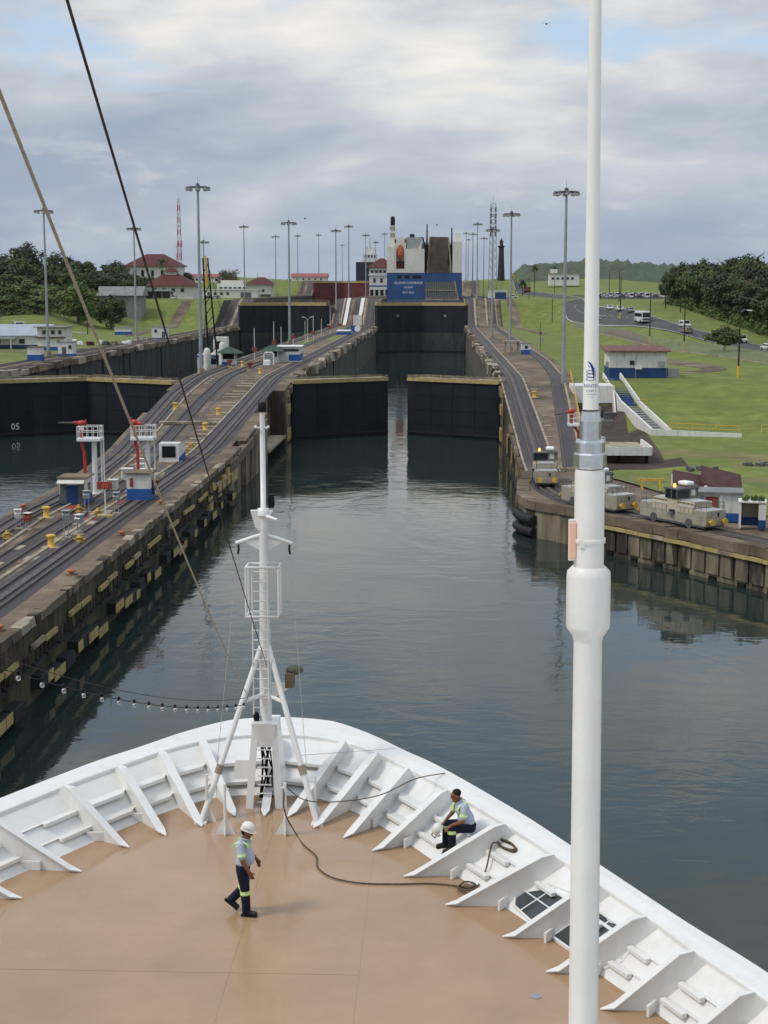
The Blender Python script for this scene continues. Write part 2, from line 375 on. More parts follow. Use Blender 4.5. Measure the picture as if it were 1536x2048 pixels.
struct(mb.build('lake_water', waterm))
for nm, x0, x1 in (('upper_lane_water', -42, -75.6), ('upper_lane_water', XF, XG)):
    mb = MB(); mb.add([(x0, 585, 16.5), (x1, 585, 16.5), (x1, 905, 16.5), (x0, 905, 16.5)], [(0, 1, 2, 3)]); struct(mb.build(nm, waterm))
# ---- lock walls
def wall_body(th, Ys, xl, xr, zf, mats, mi_l, mi_r, zb=-3.0):
    """cross sections: left bottom, left top, right top, right bottom; one entry per station"""
    mb = MB(); P = []
    for Y in Ys:
        z = zf(Y[0]); a = xl(Y[0])+Y[1]; b_ = xr(Y[0])+Y[2]
        P += [(a, Y[0], zb), (a, Y[0], z), (b_, Y[0], z), (b_, Y[0], zb)]
    o = len(P)//4
    for j in range(o-1):
        q = 4*j; y = (Ys[j][0]+Ys[j+1][0])/2
        for i, mi in ((0, mi_l(y)), (1, 0), (2, mi_r(y))):
            mb.add([P[q+i], P[q+i+1], P[q+4+i+1], P[q+4+i]], [(0, 1, 2, 3)], mi)
    mb.add(P[:4], [(0, 1, 2, 3)], 1); mb.add(P[-4:], [(3, 2, 1, 0)], 1)
    return mb.build('wall_body', mats, th, world=True)
def stations(Y0, cuts_l, cuts_r):
    base = sorted(set([round(y, 1) for y in yr(Y0, 165, 10)+yr(165, 250, 6)+yr(250, 568, 20)+yr(568, 606, 3)+yr(606, 880, 40)+yr(880, 916, 4)+[1000, 1150, 1300]]))
    S = [(y, 0, 0) for y in base if y >= Y0]
    for cuts, side in ((cuts_l, 0), (cuts_r, 1)):
        for a, b_, d in cuts:
            S = [(y, (d if side == 0 and a < y < b_ else p), (d if side == 1 and a < y < b_ else q)) for y, p, q in S]
            dl, dr = (d, 0) if side == 0 else (0, d)
            S += [(a-0.001, 0, 0), (a+0.001, dl, dr), (b_-0.001, dl, dr), (b_+0.001, 0, 0)]
    return sorted(S)
slots_c = [(203, 226, -2.3), (176, 180, -1.2), (284, 287, -0.8), (330, 333, -0.8), (420, 423, -0.8)]
wc = thing('lock_wall', 'centre lock wall between the two lanes, brown concrete carrying three tow tracks', 'lock wall', (-33, 165, 0))
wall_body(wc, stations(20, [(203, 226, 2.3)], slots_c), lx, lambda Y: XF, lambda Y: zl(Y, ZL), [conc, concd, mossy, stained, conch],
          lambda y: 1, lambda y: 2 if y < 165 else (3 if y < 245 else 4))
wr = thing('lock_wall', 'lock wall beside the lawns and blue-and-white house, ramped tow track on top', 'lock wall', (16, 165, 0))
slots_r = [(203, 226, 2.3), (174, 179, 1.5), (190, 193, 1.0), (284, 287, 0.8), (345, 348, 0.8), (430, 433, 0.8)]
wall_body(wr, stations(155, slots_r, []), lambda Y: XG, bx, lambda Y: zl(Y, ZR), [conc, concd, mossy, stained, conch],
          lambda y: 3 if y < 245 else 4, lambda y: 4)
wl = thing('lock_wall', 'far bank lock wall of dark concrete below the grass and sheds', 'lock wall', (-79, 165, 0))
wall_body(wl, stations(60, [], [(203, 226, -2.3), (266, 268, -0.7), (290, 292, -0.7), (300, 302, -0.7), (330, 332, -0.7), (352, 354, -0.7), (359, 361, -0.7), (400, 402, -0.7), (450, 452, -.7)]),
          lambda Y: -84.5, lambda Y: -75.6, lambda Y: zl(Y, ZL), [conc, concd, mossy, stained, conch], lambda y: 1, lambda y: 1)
# ---- approach quay with the rounded nose
QE = [(9.75, 165), (8.5, 156), (8.15, 150), (8.1, 147), (8.5, 144), (9.5, 142), (11, 140.3), (15.2, 133.5), (20.6, 125.5), (26, 116.5), (60, 58), (90, 10)]
QB = [(110, 20), (74, 70), (36, 124), (25, 143), (18, 166)]
qy = thing('approach_quay', 'curved approach quay with stained panelled face carrying the towing locomotives', 'quay', (14, 145, 0))
mb = MB(); out2 = QE+QB; n = len(out2)
mb.add([(x, y, -3) for x, y in out2]+[(x, y, ZR-0.006) for x, y in out2], [tuple(range(n, 2*n))], 0)
mb.add([(x, y, -3) for x, y in out2]+[(x, y, ZR-0.006) for x, y in out2], [(i, (i+1) % n, n+(i+1) % n, n+i) for i in range(n)], 1)
mb.build('quay_body', [conc, stained], qy, world=True)
EDG = []
for (x0, y0), (x1, y1) in zip(QE[:-1], QE[1:]):
    d = math.hypot(x1-x0, y1-y0); k = max(1, int(d/1.6))
    for i in range(k): EDG.append((x0+(x1-x0)*i/k, y0+(y1-y0)*i/k))
def edge_piece(i, inset0, inset1, z0, z1, mat, name, par, gap=0.03, mi=0):
    (x0, y0), (x1, y1) = EDG[i], EDG[i+1]; d = Vector((x1-x0, y1-y0, 0)); ln = d.length; d.normalize()
    nrm = Vector((-d.y, d.x, 0))          # points inland (to +x side)
    if nrm.x < 0: nrm = -nrm
    c = Vector(((x0+x1)/2, (y0+y1)/2, (z0+z1)/2))+nrm*((inset0+inset1)/2)
    return MB().box(c, (ln-gap, inset1-inset0, z1-z0), math.atan2(d.y, d.x)).build(name, mat, par, world=True)
for i in range(0, 46):
    r = random.uniform(-0.06, 0.06)
    edge_piece(i, -0.22+r*0.5, 1.1, ZR-0.72+r, ZR+0.12+r, conc, 'coping_stone', qy, gap=0.02)
    if i >= 14:
        edge_piece(i, -0.42, -0.02, ZR-1.1+r*0.3, ZR-0.8+r*0.3, creamy if i % 5 else walkm, 'fender_plank', qy, gap=0.05)
        edge_piece(i, -0.16, 0.02, 0.5, ZR-1.14, stained, 'wall_panel', qy, gap=0.28)
        if i % 2 == 0: edge_piece(i, -0.2, 0.0, 0.02, 0.32, darkm, 'drain_block', qy, gap=0.9)
for z in (0.55, 1.75):     # rubber rolls under the nose
    pts = [Vector((x-0.25, y-0.15, z)) for x, y in EDG if 141 < y < 149.5]
    MB().tube(cat_rom(pts, 3), 0.5, 10).build('rubber_fender', rubber, qy, world=True)
# ---- tow tracks
def track(th, path, w=3.3, rails=(-0.78, 0.78), rack=True, kerb=None):
    P = path
    MB().ribbon(P, -w/2, w/2, -0.05, 0.012).build('track_bed', trackm, th, world=True)
    for r_ in rails: MB().ribbon(P, r_-0.07, r_+0.07, 0.0, 0.15).build('rail', railm, th, world=True)
    if rack: MB().ribbon(P, -0.24, 0.24, 0.0, 0.11).build('rack_rail', railm, th, world=True)
    if kerb:
        for a, b_ in kerb: MB().ribbon(P, a, b_, 0.0, 0.13).build('track_kerb', concl, th, world=True)
def pth(xf, zf, Y0, Y1):
    return [(xf(y), y, zf(y)) for y in sorted(set(yr(Y0, 165, 5)+yr(165, 250, 4)+yr(250, 568, 16)+yr(568, 606, 2.5)+yr(606, 880, 40)+yr(880, 916, 3))) if Y0 <= y <= Y1]
zcl = lambda Y: zl(Y, ZL); zcr = lambda Y: zl(Y, ZR)
track(wc, pth(lambda y: -27.2, zcl, 25, 916), kerb=((-1.95, -1.68),))
track(wc, pth(lambda y: lx(y)+interp(y, [(100, 1.9), (120, 1.9), (132, 2.6), (150, 2.3), (400, 2.3)]), zcl, 40, 916), kerb=((1.7, 1.95),))
ret = lambda y: interp(y, [(60, -30.6), (146, -30.9), (172, -33.4), (215, -34.8), (270, -35.2), (560, -33)])
track(wc, pth(ret, zcl, 40, 916), w=2.2, rails=(-0.72, 0.72), rack=False)
MB().ribbon(pth(lambda y: ret(y)+2.0, zcl, 40, 300), -0.22, 0.22, 0, 0.02).build('cable_gutter', railm, wc, world=True)
track(wl, pth(lambda y: -78.2, zcl, 100, 916)); track(wl, pth(lambda y: -82.6, zcl, 100, 916), w=2.0, rack=False)
MB().ribbon(pth(lambda y: -80.4, zcl, 540, 640), -0.5, 0.5, 0, 0.1).build('track_kerb', concl, wl, world=True)
track(wr, pth(lambda y: 11.75, zcr, 166, 916), kerb=((1.7, 1.98), (-1.95, -1.72)))
track(wr, pth(lambda y: interp(y, [(166, 15.0), (190, 16.4), (250, 19.3), (300, 20.8), (560, 20.8)]), zcr, 166, 916), w=2.0, rack=False, kerb=((1.1, 1.4),))
QP = cat_rom([(11.75, 172, zl(172, ZR)), (11.7, 164, ZR), (11.2, 156, ZR), (11.6, 149, ZR), (13.4, 141.5, ZR), (17.0, 134.9, ZR), (22.4, 126.9, ZR), (27.8, 117.9, ZR), (35, 105.6, ZR), (51, 78, ZR)], 6)
track(qy, QP[6:], w=3.0)
# ---- copings, cross strips, fenders
def rough_block(c, size, j, rot=None):
    mb = MB().box(c, size, rot=rot); mb.v = [(x+random.uniform(-j, j), y+random.uniform(-j, j), z+random.uniform(-j, j)) for x, y, z in mb.v]; return mb
for k in range(58):
    y = 64+k*1.75; r = random.uniform(-1, 1)
    rough_block((XF-0.10+r*0.05, y, ZL-0.16+r*0.05), (0.62+r*0.1, 1.72, 0.56), 0.06).build('coping_stone', random.choice((concl, conc, conc, stained)), wc, world=True)
for th, xx, zf, sgn in ((wc, XF, zcl, 1), (wr, XG, zcr, -1)):
    for k in range(44):
        y = 252+k*7.1; r = random.uniform(-1, 1)
        rough_block((xx-sgn*0.2, y, zf(y)-0.62+r*0.15), (1.5+r*0.2, 5.6+r, 1.5+r*0.25), 0.28).build('coping_stone', (conc, concl, stained)[k % 3], th, world=True)
    pass
for k in range(50):          # worn top edge of the far bank wall
    y = 254+k*6.2; r = random.uniform(-1, 1)
    rough_block((-75.75, y, zl(y, ZL)-0.5+r*0.1), (1.1+r*0.2, 5.9+r*.4, 1.2+r*0.25), 0.22).build('coping_stone', random.choice((conc, stained, conc, concl)), wl, world=True)
for th, xx, zf, sgn in ((wc, XF, zcl, 1), (wr, XG, zcr, -1)):
    for k in range(11):      # broken edge along the ramp
        y = 168+k*7.4; r = random.uniform(-1, 1)
        if 198 < y < 228: continue
        MB().box((xx-sgn*0.1, y, zf(y)-0.9+r*0.1), (0.9, 6.8, 1.1), rot=Matrix.Rotation(math.atan2(zf(y+3)-zf(y-3), 6), 3, 'X')).build('coping_stone', conc, th, world=True)
for k in range(34):          # rubber fenders with faded yellow panels, and plank ledges above
    y = 70+k*2.85; r = random.uniform(-1, 1); dz = 0.25*math.sin(k*1.7)
    if k % 7 != 4:
        fb = MB().box((XF+0.33, y+0.2*r, 1.0+dz), (0.75+0.1*r, 2.3+0.4*r, 0.8)).build('fender_block', rubber, wc, world=True, bevel=0.04)
        if k % 4 != 3: 
            for q in (-0.68, 0.68):
                if random.random() < 0.66: MB().box((XF+0.735+0.05*r, y+q, 1.0+dz), (0.06, 1.2, 0.62)).build('fender_panel', creamy, fb, world=True)
    MB().box((XF+0.16, y, 2.25), (0.34, 2.5, 0.16)).build('timber_wale', rubber, wc, world=True)
    if k % 3 != 1: MB().box((XF+0.24, y+0.2*r, 3.3+dz*0.4), (0.2, 2.6, 0.3)).build('fender_plank', creamy if k % 5 else walkm, wc, world=True)
    for q in range(3): MB().box((XF+0.14, y-1.0+q*0.95+0.2*r, 2.7), (0.12, 0.16, 0.7)).build('fender_stud', (mossy, stained, mossy, mossy)[(q+k) % 4], wc, world=True)
for i, (y, z, h) in enumerate(((157, 2.6, 1.6), (160.2, 2.9, 1.6), (163.5, 3.2, 1.8), (167, 3.0, 2.0), (169.6, 3.0, 2.0), (150.5, 1.9, 1.5), (152.5, 3.4, 0.8))):
    MB().box((XF+0.12, y, z), (0.3, 2.3, h)).build('yellow_panel', creamy, wc, world=True)
for z, h in ((1.3, 1.9), (5.2, 1.5), (7.7, 1.0)):
    for xx, s in ((XF, 1), (XG, -1)):
        MB().box((xx+s*0.1, 231.5, z), (0.3, 4.2, h)).build('yellow_panel', creamy, wc if s > 0 else wr, world=True)
for k in range(7):
    MB().box((XG-0.12, 182+k*4.2, 2.4), (0.3, 1.3, 2.6)).build('yellow_panel', (creamy, stained, rubber)[k % 3], wr, world=True)
# white panel and life ring in the gate recess
MB().box((XF-2.18, 214.5, 4.0), (0.2, 8.5, 4.6)).build('recess_panel', white2, wc, world=True)
MB().box((XF-1.0, 214.5, 1.5), (2.4, 22, 0.35)).build('recess_ledge', concl, wc, world=True)
MB().box((XG+2.18, 214.5, 4.0), (0.2, 8.5, 5.2)).build('recess_panel', concl, wr, world=True)
ringp = [(XF-2.02, 212+0.45*math.cos(a), 3.9+0.45*math.sin(a)) for a in [2*math.pi*i/14 for i in range(15)]]
tag(MB().tube(ringp, 0.14, 6).build('life_ring', red), 'red life ring hung on white panel in gate recess', 'life ring')
for k in range(26):          # pale cross strips on the ramp paving
    y = 172+k*3.1; r = random.random()
    for x0, x1 in (((lx(y)+4.6), ret(y)-1.6), (ret(y)+2.6, -29.3)):
        if random.random() < 0.7 and x1-x0 > 0.8:
            a = math.atan2(zcl(y+1)-zcl(y-1), 2); xa = x0+(x1-x0)*0.3*r
            MB().box(((xa+x1)/2, y, zcl(y)+0.03), (x1-xa, 0.5+0.4*r, 0.16), rot=Matrix.Rotation(a, 3, 'X')).build('paving_strip', concl, wc, world=True)
for k in range(30):          # patched slabs on the level part
    y = 84+random.random()*80; x = random.choice([lx(y)+4.4+random.random(), -28.9-random.random()*0.3])
    MB().box((x, y, ZL+0.006), (0.8+random.random(), 1.2+1.6*random.random(), 0.03+0.0013*k)).build('paving_slab', random.choice([concl, concl, dirtm, redd]), wc, world=True)
for k in range(9):
    y = 182+k*8
    MB().box((13.9+0.3*k % 1, y, zcr(y)+0.03), (1.0, 0.5, 0.14), rot=Matrix.Rotation(math.atan2(zcr(y+1)-zcr(y-1), 2), 3, 'X')).build('paving_strip', concl, wr, world=True)
def railing(th, pts, h, mat, name='handrail', step=2.5, rows=(0.5, 1.0), r=0.045):
    mb = MB()
    for f in rows: mb.tube([Vector(p)+Vector((0, 0, h*f)) for p in pts], r, 5)
    for a, b_ in zip(pts, pts[1:]):
        a, b_ = Vector(a), Vector(b_); k = max(1, int((b_-a).length/step))
        for i in range(k+1): p = a+(b_-a)*i/k; mb.cyl(p, p+Vector((0, 0, h)), r, n=5)
    return mb.build(name, mat, th, world=True)
railing(wr, [(bx(y)-0.15, y, zcr(y)) for y in yr(178, 246, 8)], 1.1, yellow)
# far ramp strips on the centre wall, white boards
for x, mt, w_ in ((-38.2, concl, 0.7), (-36.6, white2, 1.3), (-31, white2, 1.4), (-29.6, concl, 0.6)):
    MB().ribbon([(x, y, zcl(y)) for y in yr(570, 606, 2.5)], -w_/2, w_/2, 0, 0.5).build('ramp_board', mt, wc, world=True)
for x in (13.9, 18.3): MB().ribbon([(x, y, zcr(y)) for y in yr(566, 606, 2.5)], -0.35, 0.35, 0, 0.5).build('ramp_board', concl, wr, world=True)
# ---- ground
def gz(X, Y):
    if X > 0:
        a = interp(Y, [(60, 3.6), (150, 3.9), (166, 4.2), (186, 4.3), (201, 4.5), (207, 4.8), (241, 9.2), (555, 9.35), (582, 19.3), (880, 19.4), (915, 28.3), (1300, 28.5), (9000, 29)])
        b_ = interp(Y, [(60, 3.9), (150, 5), (250, 9.0), (340, 11.5), (400, 15.8), (450, 18.6), (600, 20.4), (900, 22.5), (1500, 28), (9000, 29)])
        t = sstep(X, 40, 58); z = a*(1-t)+b_*t
        if X > 84: z += min(7, (X-84)*0.10)*(1-sstep(Y, 500, 640))
        if Y < 227: u = sstep(X, 26.3, 27.1)*sstep(Y, 150, 170)+(1-sstep(Y, 150, 170)); u = max(u, sstep(Y, 225, 226.5)); z = 3.75*(1-u)+z*u
        z += 6.5*math.exp(-((X-105)/60)**2-((Y-1050)/130)**2)
        return z
    a = interp(Y, [(60, 4.8), (160, 4.8), (240, 9.2), (555, 9.35), (582, 19.3), (880, 19.4), (915, 28.3), (1300, 28.5), (9000, 29)])
    b_ = interp(Y, [(60, 4.8), (160, 5), (250, 9.2), (420, 10.5), (520, 15.5), (600, 20), (800, 26), (1300, 29), (9000, 29)])
    t = sstep(-X, 112, 140); z = a*(1-t)+b_*t
    return z+sstep(-X, 150, 260)*9*sstep(Y, 380, 560)
def grid(name, xs, ys, zf, mats, mf=lambda x, y: 0):
    mb = MB(); n = len(xs); V = [(x, y, zf(x, y)) for y in ys for x in xs]
    mb.v = V
    for j in range(len(ys)-1):
        for i in range(n-1):
            mb.f.append((j*n+i, j*n+i+1, (j+1)*n+i+1, (j+1)*n+i)); mb.m.append(mf((xs[i]+xs[i+1])/2, (ys[j]+ys[j+1])/2)); mb.sm.append(True)
    return struct(mb.build(name, mats))
ysG = yr(166, 222, 3)+[224.5, 226, 227]+yr(228, 260, 3)+yr(264, 540, 6)+yr(544, 590, 2)+yr(596, 870, 12)+yr(876, 920, 3)+yr(940, 1300, 25)+[1500, 1800, 2400, 3000]
def rx0(x, y): return x
xsR = [-0.02, 0, 0.5, 1.5, 3, 5, 7, 9, 11, 13, 16, 19, 22, 25, 28, 31, 34, 37, 40, 43, 46, 50, 54, 58, 62, 68, 75, 85, 100, 120, 150, 200, 300, 500, 900, 1500]
def gR(u, y): x = bx(y)+u; return x
mb = MB(); n = len(xsR)
for y in ysG:
    for u in xsR:
        x = bx(y)+u; mb.v.append((x, y, gz(x, y)-(0.12 if u == 0 else 0)-(11 if u < 0 else 0)))
for j in range(len(ysG)-1):
    for i in range(n-1):
        mb.f.append((j*n+i, j*n+i+1, (j+1)*n+i+1, (j+1)*n+i)); mb.sm.append(True)
        x = bx(ysG[j])+xsR[i]; y = ysG[j]; k = 0
        if i == 0: k = 3
        elif y < 226 and x < 26.5: k = 2
        elif y < 184 and mnoise.noise((x*0.09, y*0.09, 3)) > -0.05: k = 1
        mb.m.append(k)
struct(mb.build('ground', [grassm, grassd, M('dark_earth', (0.07, 0.055, 0.045), .95, var=.3, nsc=.4), concd]))
# low apron behind the quay
QI = [(110, 20), (74, 70), (36, 124), (25, 143), (18, 166)]
mb = MB(); V = []
ys2 = yr(20, 166, 4)
for y in ys2:
    xe = interp(y, [(20, 110), (70, 74), (124, 36), (143, 25), (166, 17.2)])
    for u in (-0.6, 1, 3, 6, 10, 16, 24, 36, 60, 100, 200, 400): V.append((xe+u, y, gz(xe+u, y)+(0.0 if u > 2 else -0.25)))
mb.v = V
for j in range(len(ys2)-1):
    for i in range(11):
        mb.f.append((j*12+i, j*12+i+1, (j+1)*12+i+1, (j+1)*12+i)); mb.sm.append(True); y = ys2[j]
        mb.m.append(1 if mnoise.noise((i*0.3, y*0.08, 1)) > 0.12 else 0)
struct(mb.build('ground', [grassm, grassd]))
xsL = [-84.48, -84.5, -85, -87, -90, -94, -98, -102, -107, -112, -118, -124, -130, -136, -142, -150, -160, -175, -195, -220, -260, -320, -450, -800, -1600]
grid('ground', list(reversed(xsL)), [60, 100, 140]+ysG, lambda x, y: gz(x, y)-(0.12 if x > -84.6 else 0)-(11 if x > -84.49 else 0), [grassm, concd], lambda x, y: 1 if x > -84.495 else 0)
# ---- paths and roads
def strip(name, pts, w_, mat, lift=0.06, zf=gz):
    P = cat_rom([(x, y, 0) for x, y in pts], 10); mb = MB(); V = []; k = len(P); m = 5
    for j in range(k):
        t = P[min(j+1, k-1)]-P[max(j-1, 0)]; nr = Vector((t.y, -t.x, 0)).normalized()
        for q in range(m):
            p = P[j]+nr*(w_*(q/(m-1)-0.5)); V.append((p.x, p.y, zf(p.x, p.y)+lift))
    mb.add(V, [(j*m+q, j*m+q+1, (j+1)*m+q+1, (j+1)*m+q) for j in range(k-1) for q in range(m-1)], 0, True)
    return struct(mb.build(name, mat))
RD = [(104, 200), (88, 250), (76, 300), (66.5, 340), (56.5, 390), (51.5, 445), (50, 520), (51, 600), (50, 800), (46, 1000), (40, 1280)]
strip('road', RD, 7.8, asph, 0.12)
for off in (-3.6, 3.6):
    P = cat_rom([(x, y, 0) for x, y in RD], 10); mb = MB()
    for a, b_ in zip(P, P[1:]):
        t = (b_-a).normalized(); nr = Vector((t.y, -t.x, 0))
        q = [a+nr*(off-.08), a+nr*(off+.08), b_+nr*(off+.08), b_+nr*(off-.08)]
        mb.add([(p.x, p.y, gz(p.x, p.y)+0.135) for p in q], [(0, 1, 2, 3)])
    struct(mb.build('road_line', white2))
P = cat_rom([(x, y, 0) for x, y in RD], 10); mb = MB()
for i in range(0, len(P)-1, 2):
    a, b_ = P[i], P[i+1]; t = (b_-a).normalized(); nr = Vector((t.y, -t.x, 0)); q = [a+nr*-.08, a+nr*.08, b_+nr*.08, b_-nr*.08]
    mb.add([(p.x, p.y, gz(p.x, p.y)+0.135) for p in q], [(0, 1, 2, 3)])
struct(mb.build('road_line', concl))
mb = MB()
for i in range(7):            # zebra crossing bars
    c = Vector((71.5+0.55*(i-3)*1.6, 318+0.25*(i-3)*1.6, 0)); t = Vector((-0.25, 1, 0)).normalized(); nr = Vector((1, .25, 0)).normalized()
    q = [c-t*1.3-nr*.3, c-t*1.3+nr*.3, c+t*1.3+nr*.3, c+t*1.3-nr*.3]
    mb.add([(p.x, p.y, gz(p.x, p.y)+0.16) for p in q], [(0, 1, 2, 3)])
struct(mb.build('crossing_marking', white2))
strip('path', [(33.5, 480), (31.5, 520), (29.5, 545), (28.6, 562), (27.3, 585), (27.5, 620)], 3.4, conc, 0.1)
strip('path', [(28, 258), (40, 262), (50, 272), (45, 300), (42, 340)], 4.5, conc, 0.05)
strip('path', [(48, 345), (49, 380), (47, 420)], 3.0, dirtm, 0.05)
strip('path', [(-87, 330), (-96, 342), (-112, 352)], 5, dirtm, 0.06)
strip('path', [(-95, 455), (-99, 490), (-101, 530), (-100, 560), (-98, 590)], 4.2, conc, 0.1)
strip('path', [(-160, 425), (-138, 452), (-124, 470), (-112, 486)], 5, concl, 0.1)
strip('path', [(-88, 480), (-88, 440), (-87.5, 330)], 1.6, conc, 0.05)
mb = MB()
for a, b_ in (((60, 560), (86, 640)),):
    V = [(x, y, gz(x, y)+0.1) for y in yr(560, 660, 10) for x in yr(58, 92, 6)]
    nx = len(yr(58, 92, 6)); ny = len(yr(560, 660, 10))
    mb.add(V, [(j*nx+i, j*nx+i+1, (j+1)*nx+i+1, (j+1)*nx+i) for j in range(ny-1) for i in range(nx-1)], 0, True)
struct(mb.build('parking_lot', asph))
# plateau between lanes beyond the last gates
mb = MB(); mb.b(-84, 24, 1302, 1324, 5, 28.4); struct(mb.build('ground', concl))
# ---- far wooded hills
def hills(name, x0, x1, y0, y1, prof, nx=150, ny=14):
    xs = yr(x0, x1, (x1-x0)/nx); ys = yr(y0, y1, (y1-y0)/ny)
    def zf(x, y):
        t = (y-y0)/(y1-y0); s = math.sin(min(1, t*1.25)*math.pi/2) if t < 0.8 else 1
        return 22+(interp(x, prof)-22)*s+(5*mnoise.noise((x*0.035, y*0.03, 1))+9*abs(mnoise.noise((x*0.075, y*0.06, 5)))+4*abs(mnoise.noise((x*0.17, y*0.15, 9))))*min(1, 4*t)
    return grid(name, xs, ys, zf, [leafA])
hills('hill', 100, 900, 1900, 2300, [(100, 30), (120, 52), (190, 58), (240, 61), (300, 55), (400, 50), (520, 40), (900, 36)], 300, 20)
hills('hill', -1500, -100, 1900, 2300, [(-1500, 60), (-700, 50), (-480, 38), (-100, 28)], 120, 10)
# ================================================================== GATES
sillm = M('wet_sill_concrete', (0.038, 0.040, 0.040), 0.6, var=0.35, nsc=0.5, stretch=(1, 1, 0.3))
redgate = M('red_oxide_gate', (0.13, 0.035, 0.032), 0.6, var=0.2, nsc=0.3)
def gate(hinge, free, z0, z1, label, rows=5, cols=4, walk=True, mat=gatem, split=None, group=None, num=None, wz=0.5, heavy=False):
    hinge = Vector((*hinge, 0)); free = Vector((*free, 0)); d = free-hinge; ln = d.length
    rz = math.atan2(d.y, d.x); t = thing('lock_gate', label, 'lock gate', (hinge.x, hinge.y, 0), rz, group)
    flip = 1 if math.cos(rz) > 0 else -1      # local -y*flip faces the camera side
    MB().box((ln/2, 0, (z0+z1)/2), (ln, 1.8, z1-z0)).build('leaf_body', mat, t)
    ph = (z1-z0)/rows; pw = (ln-0.5)/cols
    for i in range(cols):
        for j in range(rows):
            za = z0+j*ph; mt = mat
            if split and za+ph/2 < split: mt = sillm
            MB().box((0.25+pw*(i+0.5), -flip*(0.93+0.02*((i+j) % 2)), za+ph/2), (pw-0.07, 0.08, ph-0.07)).build('gate_plate', mt, t)
    MB().box((ln/2, -flip*1.02, z0+0.35 if z0 > 0 else 0.45), (ln, 0.35, 0.3)).build('wale', rubber, t)
    if walk:
        for k in range(int(ln/1.6)):
            MB().box((0.8+k*1.6, 0, z1+wz/2), (1.54, 2.3, wz)).build('walkway_plank', walkm, t)
        MB().box((ln/2, -flip*1.2, z1+wz*0.4), (ln, 0.12, wz*1.2)).build('fascia_beam', creamy, t)
        mb = MB(); 
        for s in (-1, 1):
            mb.box((ln/2, s*1.05, z1+wz+(0.32 if not heavy else 0.9)), (ln, 0.07, 0.07)); mb.box((ln/2, s*1.05, z1+wz+(0.15 if not heavy else 0.45)), (ln, 0.05, 0.05))
            for k in range(8): mb.box((0.3+k*(ln-0.6)/7, s*1.05, z1+wz+0.2), (0.08, 0.08, 0.4 if not heavy else 1.5))
        mb.build('folded_handrail', walkm, t)
    MB().box((ln-0.06, 0, (z0+z1)/2), (0.3, 1.9, z1-z0-0.2)).build('mitre_post', rubber, t)
    if num:
        x0 = ln*num[1]
        text_mb(num[0], num[2], white2, 'depth_number', t, lambda c: Vector((x0+flip*c.x, -flip*1.0, num[3]+c.y)))
    return t
gate((-24.0, 236.5), (-9.1, 246), -3, 8.95, 'dark steel lock gate leaf standing ajar, hinged at the centre wall')
gate((10.0, 236.5), (-4.7, 246), -3, 8.95, 'dark steel lock gate leaf standing ajar, hinged at the wall below the lawn')
gate((-42.2, 236.5), (-58.75, 246), -3, 8.8, 'closed dark gate leaf meeting the centre wall, no number painted on it')
gate((-75.4, 236.5), (-58.85, 246), -3, 8.8, 'closed dark gate leaf painted with the white number 05', num=('05', 0.34, 1.5, 1.1))
gate((XF-0.3, 560), (-7.05, 569), -3, 17.6, 'tall closed gate leaf beneath the blue ship, on the centre wall side', rows=6, split=8.6, wz=1.0, heavy=True, num=('16', 0.45, 1.3, 13.2))
gate((XG+0.3, 560), (-6.95, 569), -3, 17.6, 'tall closed gate leaf beneath the blue ship\'s stern ramp', rows=6, split=8.6, wz=1.0, heavy=True, num=('16', 0.45, 1.3, 13.2))
gate((-42, 560), (-58.75, 569), -3, 17.6, 'tall closed gate leaf beyond the floating crane, joining the centre wall', rows=6, split=8.6, wz=1.0, heavy=True)
gate((-75.6, 560), (-58.85, 569), -3, 17.6, 'tall closed gate leaf behind the floating crane, joining the grassy bank', rows=6, split=8.6, wz=1.0, heavy=True)
gate((-42, 892), (-58.75, 901), 12, 27.2, 'red-brown upper gate leaf nearest the control tower', rows=3, mat=redgate, wz=0.8)
gate((-75.6, 892), (-58.85, 901), 12, 27.2, 'red-brown upper gate leaf on the clubhouse side of its lane', rows=3, mat=redgate, wz=0.8)
# ================================================================== HIGH MAST LIGHTS
mast = thing('light_mast', 'x', 'light mast', group='high mast floodlights along the locks')
MB().lathe([(0.36, 0), (0.33, 4), (0.30, 10), (0.26, 18), (0.22, 25), (0.18, 31.6)], n=10).build('pole', galv, mast)
mb = MB().box((0, 0, 0.5), (0.9, 0.9, 1.0)); mb.build('pedestal', concl, mast)
mb = MB(); ringp = [(1.5*math.cos(a), 1.5*math.sin(a), 31.2) for a in [2*math.pi*i/16 for i in range(17)]]
mb.tube(ringp, 0.09, 5)
for a in (0, 1, 2, 3): mb.cyl((0, 0, 31.3), (1.5*math.cos(a*math.pi/2), 1.5*math.sin(a*math.pi/2), 31.2), 0.07, n=5)
mb.cyl((0, 0, 30.7), (0, 0, 31.8), 0.45, 0.3, n=8); mb.build('lamp_ring', locd, mast)
for k in range(8):
    a = 2*math.pi*(k+0.5)/8; c = Vector((1.75*math.cos(a), 1.75*math.sin(a), 30.95))
    fl = MB().lathe([(0.16, 0.35), (0.3, 0.15), (0.42, -0.12)], c, n=8).build('floodlight', locd, mast)
    MB().lathe([(0.46, -0.12), (0.44, -0.22), (0.28, -0.34), (0.08, -0.38)], c, n=8).build('lens', lampw, fl)
MB().cyl((0, 0, 31.6), (0, 0, 33.0), 0.04, 0.02, n=5).build('lightning_rod', locd, mast)
U = []
